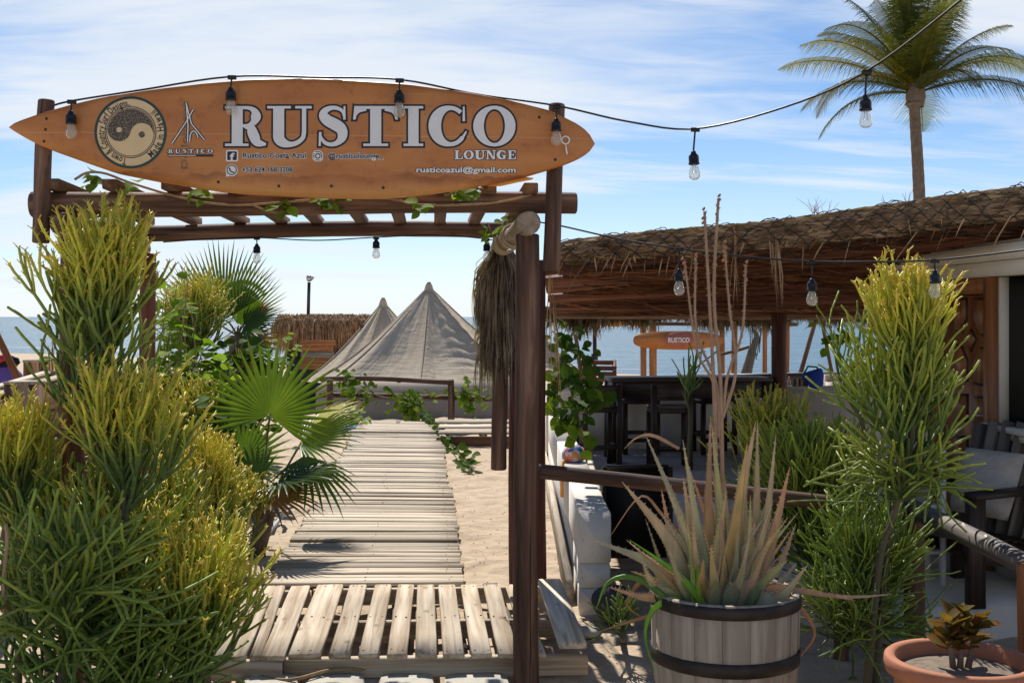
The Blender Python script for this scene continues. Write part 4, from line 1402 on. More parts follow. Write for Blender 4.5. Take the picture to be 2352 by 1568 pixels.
def prism(name, pts, x_out, x_in, mat, parent, inset=0.0):
    """flat carved panel on the door: pts are (y,z)"""
    P = np.array(pts, float); n = len(P)
    if inset:
        c = P.mean(0); d_ = P - c
        P = c + d_ * (1 - inset / np.maximum(np.abs(d_).max(0), 1e-3))
    ar = sum(P[i][0] * P[(i + 1) % n][1] - P[(i + 1) % n][0] * P[i][1] for i in range(n))
    if ar > 0: P = P[::-1]
    V = [(x_out, y, z) for y, z in P] + [(x_in, y, z) for y, z in P]
    bb = B(); bb.add(V, [[0, k, k + 1] for k in range(1, n - 1)], [[(k + 1) % n, k, n + k, n + (k + 1) % n] for k in range(n)])
    return bb.build(name, mat, parent)


MATS['door_groove'] = MATS['wood_black']
def yz(pts): return [(dpt(x, y, X0).y, dpt(x, y, X0).z) for x, y in pts]
panels = [
    [(240, 395), (330, 395), (330, 560), (285, 660), (240, 660)],
    [(385, 395), (495, 395), (495, 690), (440, 690), (385, 560)],
    [(240, 745), (285, 760), (335, 870), (335, 1040), (240, 1030)],
    [(495, 770), (440, 770), (380, 900), (380, 1060), (490, 1080)],
    [(360, 630), (402, 715), (360, 810), (318, 715)],
    [(240, 1130), (335, 1130), (335, 1350), (240, 1340)],
    [(385, 1145), (490, 1155), (488, 1390), (385, 1370)],
    [(240, 1450), (335, 1455), (335, 1900), (240, 1880)],
    [(385, 1460), (485, 1470), (480, 1950), (385, 1930)],
]
for pts in panels:
    gq = prism('groove', yz(pts), X0 + 0.013, X0 + 0.022, 'wood_black', door)
    prism('carved_panel', yz(pts), X0 + 0.001, X0 + 0.02, 'wood_door', door, 0.016)
h0, h1 = dpt(388, 1298, X0 - .02), dpt(482, 1298, X0 - .02)
b = B(); b.tube([h0, h1], 0.006, 8); b.build('handle', 'steel', door)

# low parapet on the sea side
yp = 12.7
pz = 1.6 - 170 * 12.7 / FPX
par = thing('parapet_wall', 'low beige parapet wall along the sea side of the terrace', 'wall', (2.6, yp, FLZ))
for x0, x1 in ((1.30, 2.4), (2.42, 3.9), (3.92, 6.6)):
    bb = B(); bb.box(((x0 + x1) / 2, yp + .08, (FLZ + pz - .05) / 2 + .0), (x1 - x0, 0.16, pz - .05 - FLZ + .16)); bb.build('wall_section', 'plaster_beige', par)
    bb = B(); bb.box(((x0 + x1) / 2, yp + .08, pz - .022), (x1 - x0 + .012, 0.2, 0.05)); bb.build('coping', 'white_masonry', par)  # white coping puts the sunlit line of the parapet top into colour

# white block wall along the sand
wallt = thing('white_block_wall', 'low white-painted block wall between the sand path and the terrace', 'wall', under(onZ(1365, 1400, 0)))
wn0, wn1 = onZ(1331, 1176, .54), onZ(1258, 946, .54)
wdir = (wn1 - wn0); wlen = wdir.length; wdir.normalize(); wside = Vector((wdir.y, -wdir.x, 0))
def wseg(name, s0, s1, z0, z1, w=.168, off=.083):
    p = wn0 + wdir * s0 + wside * off; q = wn0 + wdir * s1 + wside * off
    p.z = q.z = (z0 + z1) / 2
    return bar(name, p, q, w, z1 - z0, 'white_masonry', wallt, ch=0.008, jit=0.003)
wseg('block', 0.0, .17, -.05, .125); wseg('block', 0.004, .30, .130, .262); wseg('block', .175, .62, -.05, .125); wseg('block', .305, .70, .130, .262)
wseg('wall_section', .705, wlen, -.05, .262)
wseg('coping', -.004, 1.25, .267, .54, .174); wseg('coping', 1.255, 3.6, .267, .545, .170); wseg('coping', 3.605, wlen, .267, .54, .172)
# timber curb on its sand side with peeling paint
p, q = wn0 - wside * 0.045 + wdir * .25, wn1 - wside * 0.045
p.z = q.z = 0.05
bar('kerb_board', p, q, 0.05, 0.15, 'wood_bleached', wallt, ch=0.008)

# ------------------------------------------------------------------ roof
A_ = at(1287, 611, 7.0); B_ = at(2352, 500, 6.2)
B2 = A_ + (B_ - A_) * 1.22
C_ = at(1290, 714, 13.2); D_ = Vector((7.0, 13.6, C_.z + .02))
roof = thing('thatched_roof', 'long palm thatch roof on red-brown poles with a net over its eave', 'roof', under((A_ + B2) / 2))
def Lp(t): return A_.lerp(C_, t)
def Rp(t):
    p = B2.lerp(D_, t)
    return p
# underside mat and top mat as one thick slab
ns, nt = 40, 26
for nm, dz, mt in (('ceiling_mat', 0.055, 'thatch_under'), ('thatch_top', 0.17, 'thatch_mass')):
    V = []
    for t_ in np.linspace(0, 1, nt):
        l, r = Lp(t_), Rp(t_)
        for s in np.linspace(0, 1, ns):
            p = l.lerp(r, s); V.append((p.x, p.y, p.z + (dz if t_ > .04 else min(dz, .07)) + RNG.normal(0, .008)))
    ii, jj = np.meshgrid(np.arange(nt - 1), np.arange(ns - 1), indexing='ij')
    a = ii * ns + jj
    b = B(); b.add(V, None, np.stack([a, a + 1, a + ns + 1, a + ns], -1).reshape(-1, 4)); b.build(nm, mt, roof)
npur = 17
for k in range(npur):
    t_ = 0.015 + 0.985 * (k / (npur - 1)) ** 1.15
    l, r = Lp(t_), Rp(t_)
    rr = RNG.uniform(0.026, 0.044)
    ov = Vector((0, 0, RNG.normal(0, .008)))
    dv = (r - l).normalized()
    log('purlin', l - dv * 0.1 + ov, r + ov, rr, rr * RNG.uniform(.7, 1.15), 'wood_purlin', roof, 0.03, 10, 12, 0.14)
for k in range(80):   # split canes lying between the purlins
    t_ = RNG.uniform(0.02, 0.97); l, r = Lp(t_), Rp(min(1, t_ + RNG.normal(0, .02)))
    a0 = RNG.uniform(-0.02, .4); a1 = a0 + RNG.uniform(.35, .6)
    p, q = l.lerp(r, a0), l.lerp(r, min(a1, 1)); dz = RNG.uniform(-.01, .045)
    log('cane', p + Vector((0, 0, dz)), q + Vector((0, 0, dz + RNG.normal(0, .01))), RNG.uniform(.008, .02), RNG.uniform(.006, .014), ['wood_purlin', 'wood_log', 'wood_brown'][k % 3], roof, 0.014, 7, 7)
for s in (0.06, 0.33, 0.62):  # rafters from eave to eave
    log('rafter', Lp(0.0).lerp(Rp(0.0), s) + Vector((0, 0, .02)), Lp(1.0).lerp(Rp(1.0), s) + Vector((0, 0, .02)), 0.045, 0.04, 'wood_log', roof, 0.01, 10, 8)
P0, P1_, P2_, CC, WW = [], [], [], [], []
for k in range(5200):
    t_ = RNG.uniform(0, .99); s = RNG.uniform(-.01, .8); l, r = Lp(t_), Rp(t_); dv = (r - l).normalized()
    L = RNG.uniform(.15, .6); p = l.lerp(r, s) + Vector((0, 0, RNG.uniform(-.045, .05)))
    q = p + dv * L + Vector((RNG.normal(0, .03), RNG.normal(0, .05), RNG.normal(-.01, .03)))
    P0.append(p); P1_.append(p.lerp(q, .5) + Vector((0, 0, RNG.normal(-.008, .012)))); P2_.append(q)
    g_ = RNG.uniform(.35, 1.3); CC.append((g_, g_ * RNG.uniform(.9, 1.05), g_)); WW.append(RNG.uniform(.003, .010))
b = B(); b.blades(P0, P1_, P2_, WW, CC); tag(b.build('ceiling_straw', 'straw_red', roof), kind='stuff')
# heavy far plate and its post
log('eave_plate', Lp(1.0) + Vector((-.1, -.1, -.035)), Rp(1.0) + Vector((0, -.1, -.035)), 0.05, 0.05, 'wood_log', roof, 0.02, 10, 10)
pm = at(1790, 718, 11.9); log('post', under(pm, FLZ), pm, 0.078, 0.076, 'wood_log_red', roof, 0.004, 16, 8)

# eave roll
ax = (B2 - A_).normalized(); up = Vector((0, 0, 1)); nb_ = ax.cross(up).normalized()   # towards the viewer
if nb_.y > 0: nb_ = -nb_
RL = (B2 - A_).length
nr, sd = 90, 16
V = []
for k in range(nr):
    t_ = k / (nr - 1)
    c = A_.lerp(B2, t_) + Vector((0, 0, 0.055)) + Vector((0, 0, 0.012 * math.sin(9 * t_ + 1)))
    rad = 0.072 + 0.026 * t_ + 0.010 * math.sin(13 * t_) + RNG.normal(0, .004)
    if k in (0, nr - 1): rad *= 0.3
    for a in np.linspace(0, 2 * math.pi, sd, endpoint=False):
        rr = rad * (1 + RNG.normal(0, .05))
        p = c + nb_ * math.cos(a) * rr + up * math.sin(a) * rr * 0.9
        V.append(tuple(p))
ii, jj = np.meshgrid(np.arange(nr - 1), np.arange(sd), indexing='ij')
a = ii * sd + jj; bq = ii * sd + (jj + 1) % sd
b = B(); b.add(V, None, np.stack([a, bq, bq + sd, a + sd], -1).reshape(-1, 4)); b.build('eave_roll', 'thatch_mass', roof, True)
def rollpt(t_, a, rr):
    c = A_.lerp(B2, t_) + Vector((0, 0, 0.055 + 0.012 * math.sin(9 * t_ + 1)))
    rr = rr + .026 * t_ - .006
    return c + nb_ * math.cos(a) * rr + up * math.sin(a) * rr * 0.9
# loose straw lying over the roll
P0, P1_, P2_, CC, WW = [], [], [], [], []
for k in range(5200):
    t_ = RNG.uniform(0, 1); a = RNG.uniform(-0.9, 2.6); L = RNG.uniform(.07, .20) / RL
    da = RNG.normal(0, .35); r0 = 0.081 + RNG.uniform(0, .010)
    P0.append(rollpt(t_, a, r0)); P1_.append(rollpt(t_ + L * .5, a + da * .5, r0 + RNG.uniform(0, .008))); P2_.append(rollpt(t_ + L * RNG.choice([1, .9]), a + da, r0 + RNG.uniform(-.008, .007)))
    g_ = RNG.uniform(.55, 1.35); CC.append((g_, g_ * RNG.uniform(.92, 1), g_ * RNG.uniform(.85, 1))); WW.append(RNG.uniform(.004, .010))
b = B(); b.blades(P0, P1_, P2_, WW, CC)
tag(b.build('eave_straw', 'straw', roof), kind='stuff')
# broken strands hanging from the eave
P0, P1_, P2_, CC, WW = [], [], [], [], []
for k in range(70):
    t_ = RNG.uniform(0, .98); L = RNG.choice([RNG.uniform(.04, .14), RNG.uniform(.1, .26)], p=[.75, .25]); a = RNG.uniform(-1.2, -0.1)
    p = rollpt(t_, a, 0.095); sl = ax * RNG.normal(-0.25, .35) + nb_ * RNG.normal(0, .2)
    P0.append(p); P1_.append(p + (sl * .5 - up * .5) * L + nb_ * .006); P2_.append(p + (sl * .9 - up) * L)
    g_ = RNG.uniform(.8, 1.6); CC.append((g_, g_ * .95, g_ * .88)); WW.append(RNG.uniform(.002, .0065))
b = B(); b.blades(P0, P1_, P2_, WW, CC)
tag(b.build('hanging_straw', 'straw', roof), kind='stuff')
# bunches of long pale fibres
for (u, v0, v1, w_) in ((1692, 530, 690, 9), (1783, 545, 715, 6), (1262, 640, 900, 7), (1275, 700, 960, 5), (1770, 560, 650, 5)):
    P0, P1_, P2_, CC, WW = [], [], [], [], []
    dd = 7.0 - (u - 1287) / 1065 * .8 - .12
    for k in range(9):
        p, q = at(u + RNG.normal(0, w_ * .4), v0 + RNG.normal(0, 6), dd), at(u + RNG.normal(6, w_), v1 + RNG.normal(0, 25), dd)
        P0.append(p); P1_.append(p.lerp(q, .5) + nb_ * .01 + ax * RNG.normal(0, .012)); P2_.append(q); CC.append((1.25, 1.2, 1.15)); WW.append(RNG.uniform(.0015, .004))
    b = B(); b.blades(P0, P1_, P2_, WW, CC); tag(b.build('fibre_bunch', 'straw', roof), kind='stuff')
# fishing net drawn over the eave
b = B()
pit = 0.105
for sg in (1, -1):
    s0 = -1.2
    while s0 < RL + 1.2:
        pts = []
        for a in np.linspace(-1.9, 2.7, 18):
            s = s0 + sg * (a + 1.9) * 0.098
            if -0.02 <= s <= RL:
                rr = 0.10 + .008 * math.sin(20 * s + a) + (0.03 if a < -.9 else 0)
                pts.append(rollpt(s / RL, a, rr))
        if len(pts) > 3: b.tube([q + up * RNG.normal(0, .006) for q in pts], 0.0028, 4, False)
        s0 += pit * RNG.uniform(.72, 1.3)
tag(b.build('roof_net', 'net_cord', roof), kind='stuff')
# a few dry sprigs sticking up from the thatch
for (u, v) in ((1868, 478), (1880, 474), (2085, 452), (2032, 463), (1868, 470), (1895, 476)):
    dd = 7.0 - (u - 1287) / 1065 * .8
    b = B(); p = at(u, v + 20, dd)
    for k in range(4):
        q = p + Vector((RNG.normal(0, .035), RNG.normal(0, .02), RNG.uniform(.05, .10)))
        b.tube([p, p.lerp(q, .5) + Vector((RNG.normal(0, .01), 0, 0)), q], [.0016, .0012, .0008], 4)
    tag(b.build('dry_sprig', 'dry_leaf', roof), kind='stuff')
# fringe of the far eave
P0, P1_, P2_, CC, WW = [], [], [], [], []
for k in range(6500):
    s = RNG.uniform(-0.03, .8); p = Lp(1.0).lerp(Rp(1.0), s) + Vector((RNG.normal(0, .02), RNG.uniform(-.05, .12), RNG.uniform(-.02, .06)))
    L = RNG.uniform(.10, .36) * (0.75 + .35 * math.sin(s * 33) * math.sin(s * 14 + 1))
    q = p + Vector((RNG.normal(0, .07), RNG.normal(0, .05), -L))
    P0.append(p); P1_.append(p.lerp(q, .5) + Vector((RNG.normal(0, .02), 0, 0))); P2_.append(q)
    g_ = RNG.uniform(.35, 1.2); CC.append((g_, g_ * .93, g_ * .85)); WW.append(RNG.uniform(.004, .011))
b = B(); b.blades(P0, P1_, P2_, WW, CC)
tag(b.build('far_fringe', 'straw_grey', roof), kind='stuff')

# shaggy palm-fibre skirt on the hanging post of the gate
sk = thing('palm_fibre_skirt', 'shaggy grey palm fibre bundle tied round the hanging gate post', 'thatch', onY(1149, 900, YR))
c0 = onY(1152, 585, YR)
P0, P1_, P2_, CC, WW = [], [], [], [], []
for k in range(2600):
    a = RNG.uniform(0, 6.283); r0 = RNG.uniform(.03, .07); zt = c0.z + RNG.uniform(-.5, .02)
    if RNG.random() < .6: zt = c0.z + RNG.uniform(-.14, .03)
    L = RNG.uniform(.16, .46)
    fl = RNG.uniform(.0, .07) + .03
    e = Vector((math.cos(a), math.sin(a), 0))
    p = Vector((c0.x, c0.y, zt)) + e * r0
    q = p + e * fl + Vector((RNG.normal(0, .015), RNG.normal(0, .015), -L))
    q.z = max(q.z, 0.98 + RNG.uniform(0, .12))
    P0.append(p); P1_.append(p.lerp(q, .45) + e * (fl * .35 + .012)); P2_.append(q)
    g_ = RNG.uniform(.45, 1.35); CC.append((g_, g_ * RNG.uniform(.9, 1), g_ * RNG.uniform(.82, 1))); WW.append(RNG.uniform(.0018, .0055))
b = B(); b.blades(P0, P1_, P2_, WW, CC); tag(b.build('fibre', 'straw_grey', sk), kind='stuff')
b = B()
for sg in (1, -1):
    for k in range(12):
        a0 = k / 12 * 6.283
        pts = [Vector((c0.x, c0.y, c0.z - .04 - .62 * s)) + Vector((math.cos(a0 + sg * s * 5), math.sin(a0 + sg * s * 5), 0)) * (.085 + .03 * math.sin(s * 3)) for s in np.linspace(0, 1, 20)]
        b.tube(pts, 0.0022, 4, False)
tag(b.build('net_wrap', 'net_cord', sk), kind='stuff')

# ------------------------------------------------------------------ handrail
hr = thing('handrail', 'dark log handrail with flaked white paint on stubby posts', 'handrail', under(onZ(2095, 1490, 0)))
h0 = at(1238, 1080, 5.12); h1 = at(2100, 1172, 5.6); h2 = at(2420, 1330, 4.35)
log('rail', h0, h1, 0.032, 0.036, 'wood_log', hr, 0.006, 12, 10)
log('rail', h1 + (h1 - h2).normalized() * .06, h2, 0.044, 0.042, 'rail_flaked', hr, 0.006, 14, 10)
p = under(h1, h1.z - .035); log('rail_post', under(p, -.05), p, 0.05, 0.048, 'wood_brown', hr, 0.004, 14, 8)
p = at(2362, 1296, 4.45); log('rail_post', under(p, -.05), p, 0.042, 0.042, 'wood_orange', hr, 0.004, 14, 8)
p = at(1930, 1160, 5.52); log('rail_post', under(p, -.05), p, 0.036, 0.036, 'wood_brown', hr, 0.004, 12, 8)

# ------------------------------------------------------------------ half barrel with aloe
BD = 4.6
bc = under(at(1664, 1400, BD)); RT = 0.288; HT = 0.535
bar_t = thing('half_barrel', 'weathered half wine barrel planter with dark iron hoops', 'barrel', bc)
nst = 17
def rb(z): return RT - 0.012 * (1 - z / HT) ** 1 - 0.055 * max(0, (0.26 - z) / .26) ** 1.6
for k in range(nst):
    a0, a1 = 2 * math.pi * k / nst + .0025, 2 * math.pi * (k + 1) / nst - .0025
    zs_ = np.linspace(0.0, HT, 7); V = []
    off = RNG.normal(0, .0015)
    for z in zs_:
        for rr, aa in ((rb(z) + off, a0), (rb(z) + off + .001, (a0 + a1) / 2), (rb(z) + off, a1), (rb(z) - .022, a1), (rb(z) - .022, a0)):
            V.append((bc.x + rr * math.cos(aa), bc.y + rr * math.sin(aa), z))
    Q = [[i_ * 5 + j_, i_ * 5 + (j_ + 1) % 5, (i_ + 1) * 5 + (j_ + 1) % 5, (i_ + 1) * 5 + j_] for i_ in range(6) for j_ in range(5)]
    V += [V[30], V[31], V[32], V[33], V[34]]
    b = B(); b.add(V, [[30, 31, 32], [30, 32, 33], [30, 33, 34]], Q); b.build('stave', 'wood_stave', bar_t)
for z0, z1 in ((HT - 0.052, HT - .004), (.268, .322), (0.04, 0.09)):
    b = B(); b.lathe([(rb(z0) + .001, z0), (rb(z0) + .006, z0 + .002), (rb((z0 + z1) / 2) + .007, (z0 + z1) / 2), (rb(z1) + .006, z1 - .002), (rb(z1) + .001, z1)], 48, bc)
    h = b.build('hoop', 'hoop_iron', bar_t, True)
    b = B(); aa = -1.2; b.lathe([(0.0001, .004), (.005, .003), (.006, 0)], 8, (0, 0, 0)); 
b = B(); b.lathe([(0.0001, HT - .06), (.12, HT - .055), (.2, HT - .07), (RT - .02, HT - .075)], 24, bc); b.build('soil', 'soil', bar_t, True)

aloe = thing('aloe_plant', 'large reddish spiky aloe with tall dry flower stalks growing in the half barrel', 'aloe', (bc.x, bc.y, HT - .06))


def aloe_leaf(pts, w0, tint_a, tint_b, thick=0.3, twist=0.0, face=None, teeth=True, name='leaf'):
    """a fleshy channelled leaf along the path, colour from base to tip"""
    pth = smooth_path(pts, 14); n = len(pth)
    V, C = [], []
    up_ = face or Vector((0, -1, 0.25))
    edge = [[], []]
    for k, p in enumerate(pth):
        t_ = k / (n - 1)
        T = (pth[min(k + 1, n - 1)] - pth[max(k - 1, 0)]).normalized()
        side = T.cross(up_).normalized(); nr_ = side.cross(T)
        w = w0 * (1 - t_) ** 0.75 * (0.75 + .5 * min(1, t_ * 4) - .25 * min(1, t_ * 4)) + 0.0012
        w = w0 * max(0.0, 1 - t_ ** 1.7) * (0.8 + 0.2 * min(1, t_ * 5)) + 0.001
        th = w * thick
        a_tw = twist * t_
        s2 = side * math.cos(a_tw) + nr_ * math.sin(a_tw); n2 = nr_ * math.cos(a_tw) - side * math.sin(a_tw)
        sec = [(-1, .25), (-.55, -.35), (0, -.75), (.55, -.35), (1, .25), (.5, .12), (0, 0.0), (-.5, .12)]
        for sx2, sy2 in sec:
            V.append(tuple(p + s2 * sx2 * w - n2 * sy2 * th * 1.6 * -1))
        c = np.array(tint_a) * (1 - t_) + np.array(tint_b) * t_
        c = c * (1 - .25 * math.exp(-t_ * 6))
        C += [tuple(c)] * 8
        edge[0].append((p - s2 * w, -s2)); edge[1].append((p + s2 * w, s2))
    Q = [[i_ * 8 + j_, i_ * 8 + (j_ + 1) % 8, (i_ + 1) * 8 + (j_ + 1) % 8, (i_ + 1) * 8 + j_] for i_ in range(n - 1) for j_ in range(8)]
    b = B(); b.add(V, None, Q, C)
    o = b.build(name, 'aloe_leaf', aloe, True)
    if teeth:
        P0, P1 = [], []
        for e in edge:
            for k in range(1, n - 1):
                for f in (0.0, .5):
                    p, s = e[k][0].lerp(e[k + 1][0], f) if k + 1 < n else e[k][0], e[k][1]
                    P0.append(p); P1.append(p + s * .0045 + Vector((0, 0, .002)))
        b = B(); b.twigs(P0, P1, .0017, .0004, np.ones((len(P0), 3)), np.ones((len(P0), 3)), 3)
        tag(b.build('teeth', 'thorn_pink', o), kind='stuff')
    return o


GA, RD, YL, PK, GRN = (0.40, 0.42, 0.255), (0.55, 0.40, 0.255), (0.55, 0.46, 0.20), (0.48, 0.43, 0.30), (0.20, 0.42, 0.04)
# (base u,v) (mid) (tip), half width px, depth offset of the tip, colours
AL = [
    [(1630, 1385), (1600, 1200), (1570, 1010), 17, -.05, GA, RD], [(1612, 1390), (1560, 1180), (1478, 985), 20, .05, GA, RD],
    [(1598, 1390), (1530, 1230), (1432, 1100), 24, -.12, GA, RD], [(1640, 1380), (1628, 1150), (1622, 955), 20, .1, GA, RD],
    [(1650, 1385), (1655, 1180), (1632, 975), 18, .02, GA, YL], [(1660, 1380), (1668, 1180), (1650, 950), 16, .12, GA, RD],
    [(1672, 1385), (1700, 1150), (1738, 950), 24, .02, GA, RD], [(1665, 1390), (1690, 1200), (1712, 1010), 26, -.12, YL, YL],
    [(1690, 1390), (1735, 1200), (1735, 960), 20, .12, GA, PK], [(1700, 1385), (1760, 1190), (1782, 1000), 18, .06, GA, RD],
    [(1712, 1388), (1775, 1230), (1818, 1062), 20, -.08, GA, RD], [(1700, 1390), (1745, 1250), (1772, 1165), 22, -.14, PK, RD],
    [(1590, 1395), (1545, 1250), (1520, 1120), 16, .1, GA, RD], [(1576, 1398), (1490, 1290), (1358, 1222), 20, -.05, GA, PK],
    [(1590, 1400), (1520, 1310), (1438, 1245), 16, -.12, YL, RD], [(1720, 1390), (1790, 1300), (1828, 1195), 13, .05, PK, RD],
    [(1705, 1395), (1790, 1375), (1852, 1305), 22, -.12, PK, RD], [(1715, 1396), (1800, 1350), (1960, 1372), 16, -.06, RD, RD],
    [(1620, 1400), (1612, 1330), (1618, 1280), 14, -.2, YL, YL], [(1640, 1402), (1638, 1330), (1632, 1240), 18, -.22, GA, YL],
    [(1668, 1402), (1700, 1330), (1718, 1220), 17, -.2, GA, RD], [(1688, 1400), (1730, 1330), (1760, 1250), 15, -.2, PK, RD],
    [(1570, 1400), (1500, 1345), (1478, 1280), 14, -.15, YL, RD], [(1560, 1400), (1520, 1300), (1485, 1190), 12, .1, GA, RD],
    [(1640, 1385), (1640, 1250), (1600, 1090), 18, .15, GA, RD], [(1682, 1385), (1712, 1230), (1700, 1040), 15, .2, GA, PK],
    [(1610, 1385), (1580, 1280), (1555, 1150), 14, .2, GA, RD], [(1725, 1385), (1752, 1280), (1800, 1120), 13, .2, GA, RD],
    [(1650, 1400), (1660, 1300), (1655, 1170), 22, -.1, GA, RD], [(1700, 1395), (1720, 1300), (1725, 1130), 20, -.06, PK, YL],
    [(1560, 1400), (1470, 1370), (1400, 1358), 11, -.1, PK, RD], [(1600, 1395), (1560, 1330), (1540, 1260), 15, -.18, YL, RD],
    [(1735, 1392), (1790, 1340), (1830, 1290), 11, .1, PK, PK], [(1628, 1390), (1600, 1290), (1586, 1190), 13, -.2, GA, RD],
]
for k in range(44):
    u0 = RNG.uniform(1585, 1735); sp = (u0 - 1660) / 75 + RNG.normal(0, .35); hgt = RNG.uniform(120, 380) * (1 - .3 * min(1, abs(sp)))
    AL.append([(u0, 1392), (u0 + sp * 30, 1392 - hgt * .55), (u0 + sp * 85 + RNG.normal(0, 14), 1392 - hgt), RNG.uniform(11, 19), RNG.uniform(-.15, .22), [GA, GA, PK, YL][k % 4], [RD, PK, RD, YL, GA][k % 5]])
for (b0, m0, t0, w, dd, ca, cb) in AL:
    d0 = BD - 0.02 + (b0[0] - 1650) * 0.0002
    p0 = at(b0[0], b0[1], d0 + dd * .2); p0.z = HT - .07
    pm_ = at(m0[0], m0[1], d0 + dd * .6); pt_ = at(t0[0] + RNG.normal(0, 4), t0[1] + RNG.normal(0, 6), d0 + dd)
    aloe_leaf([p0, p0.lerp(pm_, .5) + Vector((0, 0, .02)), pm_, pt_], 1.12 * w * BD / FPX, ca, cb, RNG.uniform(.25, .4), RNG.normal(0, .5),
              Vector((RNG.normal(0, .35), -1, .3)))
# fresh green leaves and dry ones curling over the rim
for (pts, w, ca, cb, nm) in [
    ([(1620, 1395), (1560, 1320), (1445, 1238)], 9, GRN, GRN, 'green_leaf'), ([(1595, 1395), (1590, 1290), (1578, 1200)], 7, GRN, YL, 'green_leaf'),
    ([(1606, 1398), (1604, 1320), (1600, 1262)], 6, (0.25, .45, .03), (0.25, .45, .03), 'green_leaf'), ([(1580, 1400), (1545, 1375), (1500, 1400), (1482, 1460), (1505, 1545)], 9, GRN, GRN, 'green_leaf'),
    ([(1560, 1400), (1470, 1330), (1400, 1335), (1368, 1400)], 8, (.12, .22, .04), GRN, 'green_leaf'),
    ([(1700, 1400), (1750, 1400), (1780, 1460), (1745, 1555)], 8, (.38, .2, .08), (.5, .3, .12), 'dry_leaf'), ([(1720, 1398), (1810, 1380), (1872, 1450), (1828, 1520)], 7, (.3, .15, .08), (.45, .27, .14), 'dry_leaf'),
    ([(1730, 1396), (1810, 1365), (1880, 1405)], 7, (.22, .13, .1), (.3, .18, .12), 'dry_leaf'), ([(1580, 1402), (1490, 1330), (1440, 1385), (1478, 1420)], 6, (.33, .17, .08), (.4, .22, .1), 'dry_leaf'),
    ([(1690, 1402), (1735, 1390), (1740, 1420)], 7, (.3, .16, .09), (.35, .2, .12), 'dry_leaf'), ([(1560, 1402), (1470, 1420), (1375, 1450)], 6, (.35, .2, .1), (.38, .22, .12), 'dry_leaf'),
    ([(1580, 1250), (1520, 1180), (1470, 1140), (1395, 1240)], 4, (.45, .28, .16), (.45, .3, .18), 'dry_leaf'),
    ([(1850, 1360), (1955, 1370), (2050, 1364)], 5, (.5, .3, .18), (.6, .45, .3), 'dry_leaf'), ([(1560, 1030), (1500, 1000), (1462, 1005), (1434, 1030)], 4, (.5, .3, .18), (.55, .38, .25), 'dry_leaf')]:
    P = [at(u, v, BD - .12 - .04 * (k / len(pts))) for k, (u, v) in enumerate(pts)]
    if nm == 'dry_leaf' and v < 1100: P = [at(u, v, BD) for (u, v) in pts]
    aloe_leaf(P, w * BD / FPX, ca, cb, .25, RNG.normal(0, .6), None, False, nm)
# flower stalks
for pts, r in [([(1648, 1180), (1640, 900), (1630, 700), (1618, 486)], .0072), ([(1660, 1180), (1655, 880), (1640, 680), (1650, 455)], .0075),
               ([(1645, 1000), (1640, 885), (1600, 800), (1572, 600)], .0052), ([(1652, 1000), (1645, 880), (1600, 760), (1598, 592)], .0055),
               ([(1660, 960), (1690, 850), (1675, 700), (1664, 562)], .0055), ([(1662, 940), (1672, 860), (1705, 760), (1713, 608)], .0055)]:
    P = smooth_path([at(u, v, BD + .06) for u, v in pts], 30)
    b = B(); n = len(P)
    b.tube(P, np.linspace(r * 1.25, r * .75, n), 8)
    st = b.build('flower_stalk', 'stalk_dry', aloe, True)
    P0, P1 = [], []
    for k in range(int(n * .45), n):
        for j_ in range(5):
            a = RNG.uniform(0, 6.28); e = Vector((math.cos(a), math.sin(a), RNG.uniform(-.5, .8)))
            p = P[k] + Vector((0, 0, RNG.uniform(-.01, .01))); P0.append(p + e * r * .5); P1.append(p + e * (r + .006))
    b = B(); b.twigs(P0, P1, .0016, .0006, np.ones((len(P0), 3)), np.ones((len(P0), 3)), 3)
    tag(b.build('bract', 'stalk_dry', st), kind='stuff')
    b = B()
    for k in range(5):
        c = P[-1] + Vector((RNG.normal(0, .004), RNG.normal(0, .004), -.018 * k + .01)); b.tube([c - Vector((.004, 0, .006)), c, c + Vector((.004, 0, .008))], [.003, .0065, .002], 6)
    b.build('seed_head', 'dry_leaf', st)

# ------------------------------------------------------------------ terracotta pot with croton
pc = under(at(2205, 1508, 4.05)); PH = 1.6 - (1508 - CV) * 4.05 / FPX
pot = thing('terracotta_pot', 'wide terracotta bowl planter with sandy soil beside the handrail', 'pot', pc)
b = B(); b.lathe([(0.10, 0), (.17, .02), (.205, .16), (.218, PH - .07), (.222, PH - .065), (.246, PH - .055), (.252, PH - .03), (.25, PH - .006), (.243, PH), (.222, PH), (.213, PH - .008), (.208, PH - .05), (.205, PH - .06)], 48, pc); b.build('bowl', 'terracotta', pot, True)
b = B(); b.lathe([(0.0001, PH - .04), (.08, PH - .036), (.15, PH - .045), (.207, PH - .05)], 28, pc); b.build('soil', 'soil', pot, True)
cro = thing('croton_plant', 'small croton with red and green leaves growing in the terracotta bowl', 'plant', (pc.x + .02, pc.y + .02, PH - .04))
def leaf_mesh(name, mat, L, W, fold=0.25, droop=0.15, n=5):
    V, T, Q = [], [], []
    for k in range(n + 1):
        t_ = k / n; w = W * (math.sin(math.pi * min(1, t_ * .92 + .08)) ** .8) * (1 if k not in (n,) else .02)
        if k == 0: w = W * .12
        z = -droop * L * t_ * t_
        V += [(-w, L * t_, z + w * fold), (0, L * t_, z), (w, L * t_, z + w * fold)]
    for k in range(n):
        a = k * 3; Q += [[a, a + 1, a + 4, a + 3], [a + 1, a + 2, a + 5, a + 4]]
    return B().add(V, None, Q).data(name, mat, True)
CRL = leaf_mesh('leaf', 'leaf_croton', 0.075, 0.017, .4, .1)
